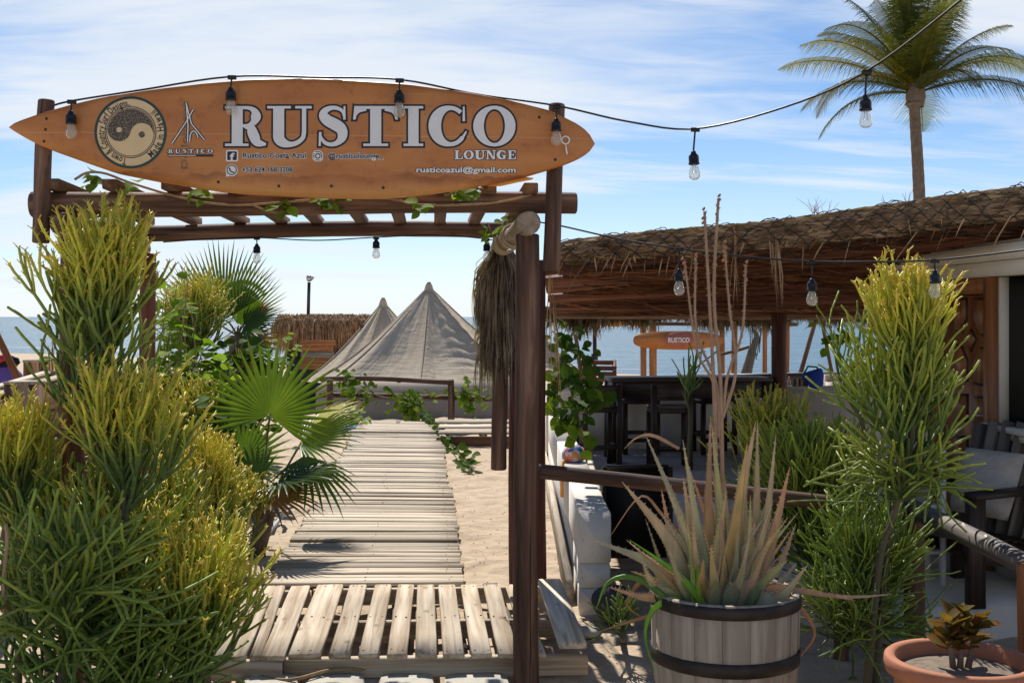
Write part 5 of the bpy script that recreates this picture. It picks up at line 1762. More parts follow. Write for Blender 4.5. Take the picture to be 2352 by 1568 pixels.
def leaf_at(mesh, p, dirv, up_=None, s=1.0, parent=None, name='leaf'):
    y = Vector(dirv).normalized(); u_ = up_ or Vector((RNG.normal(0, .3), RNG.normal(0, .3), 1))
    x = y.cross(u_)
    if x.length < 1e-3: x = Vector((1, 0, 0))
    x.normalize(); z = x.cross(y)
    M = Matrix((x, y, z)).transposed().to_4x4() @ Matrix.Scale(s, 4); M.translation = p
    return place(name, mesh, M, parent)
for (u, v0, v1, k0) in ((2190, 1535, 1425, -.06), (2222, 1530, 1415, .07), (2205, 1530, 1440, .0)):
    p, q = at(u, v0, 4.06), at(u + k0 * 300, v1, 4.06)
    p.z = PH - .05
    b = B(); b.tube([p, p.lerp(q, .5) + Vector((.004, 0, 0)), q], [.013, .009, .006], 8); b.build('stem', 'bark_palm', cro)
    for k in range(17):
        t_ = RNG.uniform(.4, 1.0); a = RNG.uniform(0, 6.28)
        leaf_at(CRL, p.lerp(q, t_), (math.cos(a) * .8, math.sin(a) * .8, RNG.uniform(.1, 1.2)), s=RNG.uniform(1.0, 1.6), parent=cro)

# ------------------------------------------------------------------ furniture of the terrace
def bar_table(c, w, d, h, label):
    t_ = thing('bar_table', label, 'table', c)
    b_ = Vector(c)
    bar('table_top', b_ + Vector((-w / 2, 0, h - .02)), b_ + Vector((w / 2, 0, h - .02)), d, .04, 'wood_black', t_)
    for s in (-1, 1):
        bar('apron', b_ + Vector((-w / 2 + .06, s * (d / 2 - .04), h - .12)), b_ + Vector((w / 2 - .06, s * (d / 2 - .04), h - .12)), .025, .158, 'wood_black', t_)
        bar('apron', b_ + Vector((s * (w / 2 - .04), -d / 2 + .06, h - .12)), b_ + Vector((s * (w / 2 - .04), d / 2 - .06, h - .12)), .025, .158, 'wood_black', t_)
        for e in (-1, 1):
            bar('leg', b_ + Vector((s * (w / 2 - .05), e * (d / 2 - .05), 0)), b_ + Vector((s * (w / 2 - .05), e * (d / 2 - .05), h - .041)), .085, .085, 'wood_black', t_, up=(0, 1, 0))
    return t_
tp = under(onZ(1590, 1060, FLZ), FLZ); tp.y += .25
bar_table(tp, 1.62, .58, .83, 'long black bar table standing near the parapet')
def bar_stool(u, d, yaw, seat_mat, label):
    c = under(at(u, 900, d), FLZ)
    t_ = thing('bar_stool', label, 'stool', c, 'black bar stools at the bar table')
    R = Matrix.Rotation(yaw, 3, 'Z')
    def L(x, y, z): return c + R @ Vector((x, y, z))
    bar('seat', L(-.19, 0, .55), L(.19, 0, .55), .38, .045, 'wood_black', t_)
    bar('cushion', L(-.17, 0, .582), L(.17, 0, .582), .34, .02, seat_mat, t_)
    for x in (-.17, .17):
        bar('leg', L(x, .17, 0), L(x, .17, .527), .05, .05, 'wood_black', t_, up=(0, 1, 0))
        bar('back_post', L(x, -.17, 0), L(x, -.185, .80), .05, .045, 'wood_black', t_, up=(0, 1, 0))
        bar('stretcher', L(x, -.15, .2), L(x, .15, .2), .03, .04, 'wood_black', t_)
    bar('stretcher', L(-.15, .17, .15), L(.15, .17, .15), .03, .04, 'wood_black', t_)
    bar('stretcher', L(-.15, -.17, .2), L(.15, -.17, .2), .03, .04, 'wood_black', t_)
    bar('back_rail', L(-.15, -.187, .72), L(.15, -.187, .72), .03, .14, 'wood_black', t_)
bar_stool(1372, 11.35, 0.12, 'wood_grey', 'black bar stool at the table end beside the hanging vine')
bar_stool(1537, 11.25, -.06, 'wood_grey', 'black bar stool before the table, behind the aloe leaf tips')
bar_stool(1468, 12.45, 3.1, 'seat_blue', 'bar stool with blue seat on the sea side of the table')
bar_stool(1640, 12.45, 3.2, 'seat_blue', 'bar stool behind the table under the tall aloe stalks')

# dark chair with reclined slatted back
cc = Vector((2.84, 5.98, FLZ)); Rc = Matrix.Rotation(math.radians(-66), 3, 'Z')
ch = thing('lounge_chair', 'black slatted wooden armchair on the terrace below the window', 'chair', cc)
def Lc(x, y, z): return cc + Rc @ Vector((x * .85, y * .85, z * .92))
for x in (-.3, .3):
    bar('arm', Lc(x, -.36, .60), Lc(x, .30, .60), .11, .03, 'wood_black', ch)
    bar('leg', Lc(x, -.30, 0), Lc(x, -.30, .585), .09, .05, 'wood_black', ch, up=(0, 1, 0))
    bar('leg', Lc(x, .26, 0), Lc(x, .26, .585), .09, .05, 'wood_black', ch, up=(0, 1, 0))
    bar('side_rail', Lc(x * .87, -.34, .30), Lc(x * .87, .38, .20), .03, .12, 'wood_black', ch)
for k in range(5):
    bar('seat_slat', Lc(-.26, -.30 + k * .11, .36 - k * .012), Lc(.26, -.30 + k * .11, .36 - k * .012), .095, .02, 'wood_black', ch)
for k in range(6):
    x = -.245 + k * .098
    bar('back_slat', Lc(x, .22, .28), Lc(x * 1.12, .44, .92 + .03 * (1 - abs(k - 2.5) / 2.5)), .086, .02, 'wood_grey', ch, up=(0, 1, 0))
bar('back_rail', Lc(-.29, .40, .74), Lc(.29, .40, .74), .06, .03, 'wood_black', ch)
def pillow(name, label, c, R, w, h, t_, mat, grp=None):
    n = 14; V = []
    for sgn in (1, -1):
        for i_ in range(n):
            for j_ in range(n):
                x, y = 2 * i_ / (n - 1) - 1, 2 * j_ / (n - 1) - 1
                bl = ((1 - x ** 4) * (1 - y ** 4)) ** .5
                pinch = 1 - .07 * (1 - abs(x)) * 0 - .06 * (x * x * (1 - y * y) + y * y * (1 - x * x))
                V.append(tuple(c + R @ Vector((x * w / 2 * (1 - .05 * (1 - y * y) * 0), sgn * bl * t_ / 2, y * h / 2)) ))
    Q = []
    for i_ in range(n - 1):
        for j_ in range(n - 1):
            a = i_ * n + j_; Q.append([a, a + 1, a + n + 1, a + n]); a += n * n; Q.append([a, a + n, a + n + 1, a + 1])
    b_ = B(); b_.add(V, None, Q); o = b_.build(name, mat, None, True)
    return tag(o, label, 'cushion', grp)
Rp_ = Rc @ Matrix.Rotation(math.radians(-22), 3, 'X')
pillow('seat_cushion', 'beige cushion leaning against the back of the black armchair', cc + Rc @ Vector((0, .13, .56)), Rp_, .38, .36, .13, 'cushion')

# white slatted shelf half hidden by the plant, chalk panel, rock, ornament
sh = thing('white_shelf', 'small white slatted stand behind the yellow-tipped pencil plant', 'shelf', under(at(2106, 1150, 6.4), FLZ))
c = under(at(2106, 1150, 6.4), FLZ)
for x in (-.10, .10):
    for y in (-.1, .1):
        bar('leg', c + Vector((x, y, 0)), c + Vector((x, y, .74)), .03, .03, 'white_plastic', sh, up=(0, 1, 0))
for z in (.18, .42, .66):
    bar('shelf_board', c + Vector((-.12, 0, z)), c + Vector((.12, 0, z)), .22, .025, 'white_plastic', sh)
for z in (.50, .58):
    bar('back_slat', c + Vector((-.12, .11, z)), c + Vector((.12, .11, z)), .02, .05, 'white_plastic', sh)
p0 = onZ(1405, 1310, 0.06); 
cb = thing('chalk_board', 'black framed board standing behind the aloe beside the white wall', 'board', p0 + Vector((.12, .3, 0)))
q0 = p0 + Vector((.02, .35, 0)); zt = at(1440, 1105, q0.y).z
b = B(); b.box(q0 + Vector((.2, .02, zt / 2)), (.40, .02, zt)); b.build('board', 'chalk_panel', cb)
for x in (-.012, .412): bar('frame', q0 + Vector((x, 0, -.02)), q0 + Vector((x, 0, zt + .02)), .03, .04, 'wood_black', cb, up=(0, 1, 0))
bar('frame', q0 + Vector((0, 0, zt + .02)), q0 + Vector((.4, 0, zt + .02)), .04, .03, 'wood_black', cb)


def rock(name, c, r, mat, label, cat='rock', sq=(1, 1, .8), seed=1):
    rg = np.random.default_rng(seed); n1, n2 = 14, 20; V = []
    dirs = rg.normal(size=(9, 3)); dirs /= np.linalg.norm(dirs, axis=1)[:, None]; am = rg.uniform(.06, .2, 9)
    for i_ in range(n1 + 1):
        th = math.pi * i_ / n1
        for j_ in range(n2):
            ph = 2 * math.pi * j_ / n2
            d_ = np.array([math.sin(th) * math.cos(ph), math.sin(th) * math.sin(ph), math.cos(th)])
            f = 1 - sum(a_ * max(0, np.dot(d_, k_)) ** 3 for a_, k_ in zip(am, dirs))
            V.append((c[0] + d_[0] * r * sq[0] * f, c[1] + d_[1] * r * sq[1] * f, c[2] + d_[2] * r * sq[2] * f))
    Q = [[i_ * n2 + j_, i_ * n2 + (j_ + 1) % n2, (i_ + 1) * n2 + (j_ + 1) % n2, (i_ + 1) * n2 + j_] for i_ in range(n1) for j_ in range(n2)]
    b_ = B(); b_.add(V, None, [q[::-1] for q in Q]); return tag(b_.build(name, mat, None, True), label, cat)
rock('boulder', onZ(1400, 1405, .06) + Vector((.02, .0, .04)), .125, 'rock_dark', 'rounded black rock at the foot of the white block wall', sq=(1.1, .9, .95), seed=3)
rock('stone', onZ(1345, 1452, .02), .07, 'paver_stone', 'small flat stone next to the loose board', sq=(1.3, .9, .45), seed=5)
# painted ornament on the wall: a rounded body with a short orange foot
oc = onZ(1318, 1062, .54)
orn = thing('painted_ornament', 'bright patchwork-painted ornament sitting on the white wall behind the gate post', 'ornament', oc)
b = B(); b.lathe([(0.0001, .0), (.055, .0), (.085, .03), (.09, .07), (.07, .11), (.035, .125), (.0001, .127)], 24, oc); b.build('body', 'painted_ornament', orn, True)
b = B(); p = oc + Vector((-.075, -.05, .02)); b.tube([p, p + Vector((-.01, -.005, -.12)), p + Vector((-.012, -.006, -.26))], .02, 10); b.build('foot', 'umbrella_cloth', orn)

# ================================================================== BACKGROUND
# cross walk and low fence in front of the tents
cw = thing('plank_platform', 'low pale plank platform crossing at the end of the boardwalk', 'platform', onZ(1075, 1000, 0))
for v in (968, 979, 992):
    p, q = onZ(1008, v, .14), onZ(1200, v, .14)
    bar('plank', p, q, .36 if v > 975 else .4, .025, 'wood_bleached', cw)
p, q = onZ(1012, 998, .14), onZ(1200, 998, .14); p.z = q.z = .06
bar('skirt_board', p, q, .03, .12, 'wood_brown', cw)
fn = thing('rail_fence', 'low brown log fence overgrown by a vine before the tents', 'fence', onZ(930, 962, 0))
DF = 18.2
log('rail', at(735, 868, DF), at(1038, 879, DF - .3), .042, .04, 'wood_log', fn, .02, 10, 10)
log('rail', at(735, 908, DF), at(1160, 913, DF - .2), .038, .038, 'wood_log', fn, .015, 10, 10)
for u in (758, 1036, 1160):
    p = at(u, 872, DF - .25); log('fence_post', under(p, -.1), p, .055, .05, 'wood_log', fn, .006, 10, 6)
tw_ = thing('tent_platform', 'tan plastered plinth under the canvas tents behind the log fence', 'platform', onZ(940, 962, 0))
pa, pb = at(725, 890, DF + .5), at(1215, 893, DF + .5)
b = B(); b.box(((pa.x + pb.x) / 2, pa.y + 2.6, pa.z / 2 - .3), (pb.x - pa.x, 5.2, pa.z + .6)); b.build('plinth', 'plaster_tan', tw_)
lp_ = [at(790, 900, DF - .1), at(831, 918, DF - .1), at(880, 916, DF - .1), at(945, 921, DF - .1), at(1000, 918, DF - .1)]
light_string('small light string sagging below the log fence rail', lp_, [(lp_[1], .09, 1.0, (0, 0)), (lp_[3], .06, 1.0, (0, 0))], .004)


def tent(name, label, pk_u, pk_v, d, zb, rx_l, rx_r, ry, seed, lean=0.0, folds=15):
    """canvas drawn up to a pole: a concave cone with radial pleats and sagging edges"""
    rg = np.random.default_rng(seed)
    pk = at(pk_u, pk_v, d); nphi, nr_ = 160, 46
    ph = np.linspace(0, 2 * np.pi, nphi, endpoint=False) + np.pi / 2
    CT = []
    amp = np.zeros(nphi)
    for k in range(1, folds):
        amp += rg.normal(0, 1) * np.cos(k * ph + rg.uniform(0, 6.28)) / k ** .35
    amp /= np.abs(amp).max()
    corner = np.maximum(np.abs(np.cos(ph)), np.abs(np.sin(ph)))
    V = []
    rs = np.linspace(0, 1, nr_) ** 1.15
    for r in rs:
        for k, a in enumerate(ph):
            rx = rx_r if math.cos(a) > 0 else rx_l
            rad = (1 / corner[k] ** .5) * (1 - .17 * abs(math.sin(4 * (a - .38 - .08 * seed))) ** .75 * min(1, .25 + r * 1.2))
            hgt = (1 - r) ** 1.22 * .95 + .05 * (1 - r)
            fold = amp[k] * (r * (1 - r)) * .10 + (.035 * (abs(math.sin(8 * a + 1.3 * r + seed)) - .6) + .02 * (abs(math.sin(13 * a - 2 * r + seed * 2)) - .6)) * min(1, r * 3) * (1 - r) ** .5
            wr = math.exp(-((a - 5.35) / .42) ** 2)
            fold += wr * .026 * math.sin(r * 62 + 9 * a + 2 * math.sin(a * 9)) * r ** .5 * (1 - r) ** .4
            ridge = 0.0
            x = pk.x + math.cos(a) * rx * r * rad; y = pk.y + math.sin(a) * ry * r * rad
            z = zb + (pk.z - zb) * hgt + fold + ridge - .09 * math.sin(r * math.pi) * (1 if math.cos(a) > 0 else .35)
            V.append((x, y, z)); CT.append((k / nphi, r, 0))
    i_, j_ = np.meshgrid(np.arange(nr_ - 1), np.arange(nphi), indexing='ij')
    a = i_ * nphi + j_; b_ = i_ * nphi + (j_ + 1) % nphi
    t_ = thing(name, label, 'tent', (pk.x, pk.y, zb))
    B().add(V, None, np.stack([a, b_, b_ + nphi, a + nphi], -1).reshape(-1, 4), CT).build('canvas', 'canvas', t_, True)
    Vg = np.array(V).reshape(nr_, nphi, 3)
    for m_ in range(8):   # stitched seams down the ridges
        k_ = int(round(((.38 + .08 * seed + m_ * np.pi / 4 - np.pi / 2) % (2 * np.pi)) / (2 * np.pi) * nphi)) % nphi
        if Vg[-1, k_, 1] > pk.y + .6: continue
        b4 = B(); b4.tube(Vg[2:, k_] + np.array([0, -.006, .008]), .012, 5); b4.build('seam', 'canvas', t_, True)
    log('tent_pole', Vector((pk.x, pk.y, zb)), pk + Vector((0, 0, .07)), .035, .035, 'wood_log', t_)
    b2 = B(); b2.lathe([(.03, .07), (.06, .03), (.085, -.05), (.12, -.16)], 14, pk); b2.build('peak_cap', 'canvas', t_, True)
    for s_ in (-1, 1):   # vent tabs sewn on the slopes
        p = pk + Vector((s_ * (.33 if s_ > 0 else .42), -.30, -.55 if s_ > 0 else -.52)); b3 = B(); b3.box(p, (.10, .05, .05)); b3.build('vent_tab', 'wood_brown', t_)
    return t_
tent('canvas_tent', 'large taupe canvas tent with a tall peak behind the log fence', 985, 657, 22.2, .42, 2.15, 2.4, 2.4, 4)
tent('canvas_tent', 'smaller canvas tent peeking out behind the large tent', 880, 692, 24.6, .3, 1.7, 1.9, 2.0, 11)
tent('canvas_tent', 'pale canvas tent edge beyond the fibre-wrapped post', 1190, 700, 27.0, .2, 1.6, 1.8, 2.0, 15)

# palm hut
hd = 27.5
hut = thing('palm_hut', 'small hut with shaggy palm thatch skirt and board wall near the beach', 'hut', under(at(745, 800, hd), -.9))
x0, x1 = at(640, 727, hd).x, at(850, 727, hd).x; ztp = at(740, 724, hd).z; yh = at(740, 727, hd).y
b = B(); b.box(((x0 + x1) / 2, yh + 1.2, (ztp - .9) / 2 - .2), (x1 - x0 - .35, 2.1, ztp + 1.2)); b.build('hut_body', 'chalk_panel', hut)
b = B(); V = [(x0 - .05, yh - .1, ztp - .12), (x1 + .05, yh - .1, ztp - .12), (x1 + .05, yh + 2.5, ztp - .12), (x0 - .05, yh + 2.5, ztp - .12), (x0 + .5, yh + .5, ztp + .03), (x1 - .5, yh + .5, ztp + .03), (x1 - .5, yh + 1.9, ztp + .03), (x0 + .5, yh + 1.9, ztp + .03)]
b.add(V, None, [[0, 1, 5, 4], [1, 2, 6, 5], [2, 3, 7, 6], [3, 0, 4, 7], [4, 5, 6, 7]]); b.build('roof_mat', 'thatch_mass', hut)
P0, P1_, P2_, CC, WW = [], [], [], [], []
for k in range(4200):
    e = RNG.uniform(0, 1)
    if e < .72:
        p = Vector((RNG.uniform(x0 - .03, x1 + .05), yh + RNG.uniform(-.1, .35), 0)); out = Vector((RNG.normal(0, .05), -.16, 0))
    else:
        p = Vector((x0 + RNG.uniform(0, .3), yh + RNG.uniform(-.1, 2.3), 0)); out = Vector((-.16, RNG.normal(0, .05), 0))
    dist = abs(p.y - yh + .1) if e < .72 else p.x - x0
    p.z = ztp - .12 + .3 * dist + RNG.uniform(-.03, .04)
    L = RNG.uniform(.35, .9)
    q = p + out * RNG.uniform(.4, 1.3) + Vector((0, 0, -L))
    P0.append(p); P1_.append(p + out * 1.1 + Vector((0, 0, -L * .3))); P2_.append(q)
    g_ = RNG.uniform(.5, 1.3); CC.append((g_ * 1.5, g_ * 1.32, g_ * 1.15)); WW.append(RNG.uniform(.006, .018))
b = B(); b.blades(P0, P1_, P2_, WW, CC); tag(b.build('thatch_skirt', 'straw', hut), kind='stuff')
for k in range(5):
    v = 787 + k * 13.6
    p, q = at(688 + RNG.normal(0, 3), v, hd - 1.0), at(768 + RNG.normal(0, 2), v, hd - 1.0)
    bar('wall_board', p, q, .03, .125, 'wood_orange' if k in (0, 1, 3, 4) else 'wood_grey', hut)
b = B(); b.tube([at(708, 722, hd), at(709, 680, hd), at(710, 648, hd)], .038, 8); st_ = b.build('stove_pipe', 'black_metal', hut)
b = B(); b.tube([at(708, 640, hd), at(716, 638, hd), at(719, 641, hd)], .05, 8); b.lathe([(.0001, .08), (.06, .07), (.07, .0), (.05, -.06), (.0001, -.07)], 12, at(710, 640, hd)); b.build('pipe_cap', 'steel', st_)

# ------------------------------------------------------------------ left fence with planter posts and a painted surfboard
fl = thing('board_fence', 'brown board fence with sunlit top edge and box posts left of the gate', 'fence', onZ(60, 1300, 0))
fl['label'] = 'brown board fence with sunlit top edge and chunky box posts by the beach'
pA, pB, pC = at(-330, 1010, 5.0), at(148, 866, 7.4), at(250, 862, 8.2)
for p, q in ((pA, pB), (pB + Vector((.02, 0, 0)), pC)):
    for k in range(4):
        dz = Vector((0, 0, -.09 - k * .175))
        bar('fence_board', p + dz, q + dz, .03, .168, 'wood_brown', fl)
    bar('sunlit_cap', p + Vector((0, 0, .012)), q + Vector((0, 0, .012)), .06, .022, 'wood_bleached', fl)  # pale timber paints the sunlit top edge of the brown fence
pD, pE, pF = at(-330, 990, 5.4), at(106, 860, 8.0), at(230, 856, 9.0)
for p, q in ((pD, pE), (pE, pF)):
    bar('fence_board', p + Vector((0, 0, -.1)), q + Vector((0, 0, -.1)), .03, .2, 'wood_brown', fl)
    bar('sunlit_cap', p + Vector((0, 0, .012)), q + Vector((0, 0, .012)), .06, .022, 'wood_bleached', fl)  # same pale strip, sunlight on the edge given as colour
for (u0, u1, v, d) in ((58, 112, 832, 9.6), (14, 84, 884, 6.45)):
    p = at((u0 + u1) / 2, v, d); w = (u1 - u0) * d / FPX
    bar('box_post', under(p, 0), p + Vector((0, .05, 0)), w, w, 'wood_brown' if d < 8 else 'wood_orange', fl, up=(0, 1, 0))
    bar('post_cap', p + Vector((0, .05, .003)), p + Vector((0, .05, .018)), w * 1.05, w * 1.05, 'wood_bleached', fl, up=(0, 1, 0))
# purple painted board with red crest
mu = thing('painted_board', 'purple painted board with red top leaning beyond the fence', 'board', under(at(15, 890, 10.5)))
pts = [(-60, 1138), (-60, 850), (-20, 835), (10, 832), (32, 842), (48, 860), (56, 885), (56, 1138)]
def slab(name, pts, d, th, mat, parent):
    F = [at(u, v, d) for u, v in pts]; G = [p + FV * th for p in F]; n = len(F)
    b_ = B(); b_.add([tuple(p) for p in F + G], [[0, k, k + 1] for k in range(1, n - 1)] + [[n, n + k + 1, n + k] for k in range(1, n - 1)], [[(k + 1) % n, k, n + k, n + (k + 1) % n] for k in range(n)])
    return b_.build(name, mat, parent)
slab('panel', pts, 10.5, .04, 'purple_mural', mu)
slab('crest', [(-50, 842), (-30, 826), (0, 815), (24, 816), (26, 824), (8, 829), (-12, 838)], 10.48, .05, 'mural_red', mu)
slab('outline', [(-60, 850), (-20, 832), (26, 824), (26, 817), (40, 822), (44, 833), (36, 842), (8, 835), (-20, 842)], 10.5, .03, 'letter_black', mu)
slab('star', [(25, 842), (31, 834), (36, 840), (35, 850), (27, 851)], 10.46, .03, 'mural_yellow', mu)
o = log('leaning_pole', at(170, 1132, 10.55), at(-12, 760, 10.2), .035, .03, 'wood_orange')
tag(o, 'thin wooden pole leaning past the purple painted board', 'pole')

# far things on the beach side terrace
def fpost(u, v0, v1, d, w, mat='wood_orange', lean=0): return at(u, v1, d), at(u + lean, v0, d), w * d / FPX / 2
fd = thing('beach_pergola', 'slim orange-brown timber posts and beams of a beach pergola beyond the parapet', 'pergola', under(at(1580, 880, 18), -.4))
for u, w in ((1478, 14), (1500, 17), (1659, 12), (1687, 14), (1757, 11), (1808, 11)):
    a_, c_, r = fpost(u, 742, 935, 18.0, w); log('post', a_, c_, r, r, 'wood_orange', fd, .004, 8, 5)
log('beam', at(1440, 744, 18), at(1830, 744, 18), .03, .03, 'wood_brown', fd, .01, 8, 6)
# second surfboard sign hung there
sb = thing('surfboard_sign', 'small orange surfboard with a brown oval lettered RUSTICO hung beyond the terrace', 'sign', at(1560, 781, 17.8))
hw, hh = (1664 - 1455) / 2, 21.5
outl = []
for a in np.linspace(0, 2 * math.pi, 48, endpoint=False):
    c_, s_ = math.cos(a), math.sin(a)
    e = 3.2 if c_ < 0 else 2.2
    outl.append((1559.5 + hw * math.copysign(abs(c_) ** (2 / 2.2), c_), 781.5 + hh * math.copysign(abs(s_) ** (2 / e), s_) - (2.5 if False else 0)))
slab('board', outl, 17.75, .05, 'board_paint', sb)
MATS['oval_brown'] = MATS['wood_log_red']
slab('oval', [(1559 + 35 * math.cos(a), 780 + 18.5 * math.sin(a)) for a in np.linspace(0, 2 * math.pi, 28, endpoint=False)], 17.72, .02, 'oval_paint', sb)['label'] = 'faded red-brown oval'
V, T = text_2d('RUSTICO', .03, 2)
U = 1535 + (V[:, 0] - V[:, 0].min()) / np.ptp(V[:, 0]) * 49; Vv = 786 - V[:, 1] / .7 * 10.5
W_ = [at(u, v, 17.70) for u, v in zip(U, Vv)]
b = B(); Pq = np.stack([U, -Vv], -1); b.add([tuple(p) for p in W_], fix_up(Pq, T)); b.build('lettering', 'letter_white', sb)
for u in (1512, 1600):
    b = B(); b.tube([at(u, 745, 17.85), at(u, 763, 17.8)], .006, 5); b.build('hanger', 'net_cord', sb)
# parasol
um = thing('parasol', 'orange parasol on a dark pole beyond the terrace table', 'parasol', under(at(1366, 830, 20.5), -.6))
c = at(1398, 722, 20.5); V = [tuple(c + Vector((0, 0, .12)))]; n = 8; Rr = 104 * 20.5 / FPX
for k in range(n * 3):
    a = 2 * math.pi * k / (n * 3); sag = .03 if k % 3 else 0
    V.append((c.x + Rr * math.cos(a), c.y + Rr * math.sin(a) * .9, at(1300, 741, 20.5).z + sag))
for k in range(n * 3):
    V.append((V[k + 1][0], V[k + 1][1], V[k + 1][2] - .07))
m = n * 3
b = B(); b.add(V, [[0, k + 1, (k + 1) % m + 1] for k in range(m)], [[k + 1, k + 1 + m, (k + 1) % m + 1 + m, (k + 1) % m + 1] for k in range(m)]); b.build('canopy', 'umbrella_cloth', um)
b = B(); b.tube([at(1366, 980, 20.5), at(1366, 735, 20.5)], .035, 8); b.build('pole', 'black_metal', um)
b = B(); b.tube([at(1366, 830, 20.45), at(1366, 812, 20.45)], .06, 8); b.build('clamp', 'black_metal', um)
# red slatted lounger back
lo = thing('deck_lounger', 'reddish slatted deck lounger with raised back beyond the parapet', 'lounger', under(at(1380, 880, 15.5)))
for k, v in enumerate((832, 845, 858, 871)):
    bar('slat', at(1338, v, 15.5 - k * .05), at(1412 + (4 if k else -3), v + 1, 15.5 - k * .05), .03, .06, 'wood_log_red', lo)
bar('side_rail', at(1412, 884, 15.3), at(1411, 828, 15.55), .05, .04, 'wood_log_red', lo, up=(0, 1, 0))
log('lounger_leg', at(1340, 900, 15.6), at(1322, 770, 15.9), .03, .028, 'wood_brown', lo)
# dark planter beam behind the table, and things standing on the parapet
o = bar('timber_beam', at(1560, 876, 14.2), at(2010, 868, 14.6), .2, .16, 'wood_black'); tag(o, 'dark timber beam lying beyond the parapet behind the stalks', 'beam')
zq = pz + .003
def onpar(u, dy=.06):
    r_ = ray(u, 890); s = (yp + dy) / r_.y
    p = CAM + r_ * s; p.z = zq
    return p
c = onpar(1866)
bg = thing('blue_bag', 'bright blue tote bag slumped on the parapet beside the maroon post', 'bag', c)
w = 52 * 12.7 / FPX; h = 42 * 12.7 / FPX
b = B(); n = 20; rows = []
for f, z in ((.86, 0), (1.0, .25 * h), (1.02, .6 * h), (.95, .9 * h), (.8, h), (.55, h * .9), (.01, h * .82)):
    rows.append([(c.x + math.cos(a) * w / 2 * f * (1 + .05 * math.sin(5 * a + z * 30)), c.y + math.sin(a) * .08 * f, c.z + z + (.03 * math.cos(a + .5) if z > .5 * h else 0)) for a in np.linspace(0, 2 * math.pi, n, endpoint=False)])
V = [p for r_ in rows for p in r_]
b.add(V, None, [[i_ * n + j_, i_ * n + (j_ + 1) % n, (i_ + 1) * n + (j_ + 1) % n, (i_ + 1) * n + j_] for i_ in range(6) for j_ in range(n)]); b.build('sack', 'blue_cloth', bg, True)
b = B(); b.tube([c + Vector((-.1, 0, h * .8)), c + Vector((-.06, -.03, h + .05)), c + Vector((.04, -.03, h + .04)), c + Vector((.09, 0, h * .85))], .012, 6); b.build('strap', 'teal_cloth', bg)
c = onpar(1834); o = B(); 
bx = thing('slat_box', 'little box of upright wooden slats on the parapet next to the blue bag', 'box', c)
for k in range(5): bar('slat', c + Vector((-.05 + k * .025, 0, 0)), c + Vector((-.05 + k * .025, 0, .11)), .02, .09, 'wood_bleached' if k % 2 else 'wood_brown', bx, up=(0, 1, 0))
c = onpar(1812, .02)
b = B(); b.lathe([(.0001, 0), (.022, 0), (.023, .08), (.01, .115), (.009, .14), (.0001, .141)], 12, c); tag(b.build('glass_bottle', 'bulb_glass', None, True), 'clear glass bottle on the parapet next to the maroon post', 'bottle')
c = at(1945, 905, 13.6); sf = thing('pale_sofa', 'pale cushioned bench behind the parapet under the A-shaped poles', 'bench', under(c, .16))
b = B(); b.box(c + Vector((0, 0, .02)), (.42, .3, .24)); b.build('cushion_block', 'cushion', sf); b = B(); b.box(c + Vector((0, .16, .11)), (.42, .1, .22)); b.build('back_cushion', 'cushion', sf)
c = at(1752, 882, 14.3); o = rock('upturned_boat', c, .11, 'plaster_beige', 'pale upturned bowl shape behind the parapet beside the maroon post', 'bowl', (1.0, .7, .62), 8)
an = thing('pole_tripod', 'two leaning brown poles forming an A against the sea', 'poles', under(at(1870, 890, 16), -.3))
log('pole', at(1829, 892, 15.5), at(1872, 738, 15.8), .032, .03, 'wood_brown', an, .006, 8, 5)
log('pole', at(1917, 892, 15.8), at(1888, 738, 15.8), .026, .024, 'wood_brown', an, .006, 8, 5)
dwt = thing('driftwood_prop', 'grey driftwood branch propped by a thin pole beyond the parapet', 'driftwood', under(at(1710, 900, 15)))
b = B(); b.tube(smooth_path([at(1700, 905, 15), at(1716, 850, 15), at(1728, 805, 15), at(1738, 772, 15), at(1728, 755, 15)], 16), np.linspace(.085, .02, 17), 9); b.build('trunk', 'wood_grey', dwt, True)
log('cross_pole', at(1648, 818, 15.1), at(1738, 790, 15.0), .02, .018, 'wood_brown', dwt)
b = B()
for k in range(5):
    p = at(1722 + k * 6, 745, 15); b.tube([p, p + Vector((RNG.normal(0, .02), 0, -.12)), p + Vector((RNG.normal(0, .03), 0, -RNG.uniform(.2, .45)))], .006, 4)
b.build('hanging_rope', 'net_cord', dwt)

# hose and rope on the sand
b = B(); hp = smooth_path([onZ(652, 1130, .25), onZ(655, 1165, .12), onZ(640, 1195, .02), onZ(610, 1228, .015), onZ(575, 1262, .015), onZ(520, 1300, .015)], 30)
b.tube(hp, .017, 8); tag(b.build('garden_hose', 'hose_grey', None, True), 'grey hose curving over the sand beside the boardwalk', 'hose')
b = B(); c = onZ(748, 992, .02); pts = []
for k in range(160):
    a = k * .21; r_ = .18 + .17 * abs(math.sin(k * .13)); pts.append(c + Vector((math.cos(a) * r_ * 1.25, math.sin(a) * r_ * .8, .02 + .05 * abs(math.sin(k * .37)))))
b.tube(pts, .014, 6); tag(b.build('rope_coil', 'blue_rope', None, True), 'tangled coil of blue rope on the sand at the end of the boardwalk', 'rope')
b = B(); b.tube(smooth_path([onZ(560, 1545, .03), onZ(640, 1560, .04), onZ(690, 1556, .05), onZ(760, 1538, .06), onZ(850, 1536, .05)], 20), .008, 6); tag(b.build('dry_root', 'vine_stem', None, True), 'thin dry root lying along the front of the pallet', 'root')

# ================================================================== PLANTS
G0, G1, G2, TIP = np.array((0.07, 0.12, 0.028)), np.array((0.19, 0.30, 0.045)), np.array((0.68, 0.66, 0.06)), np.array((0.85, 0.50, 0.10))


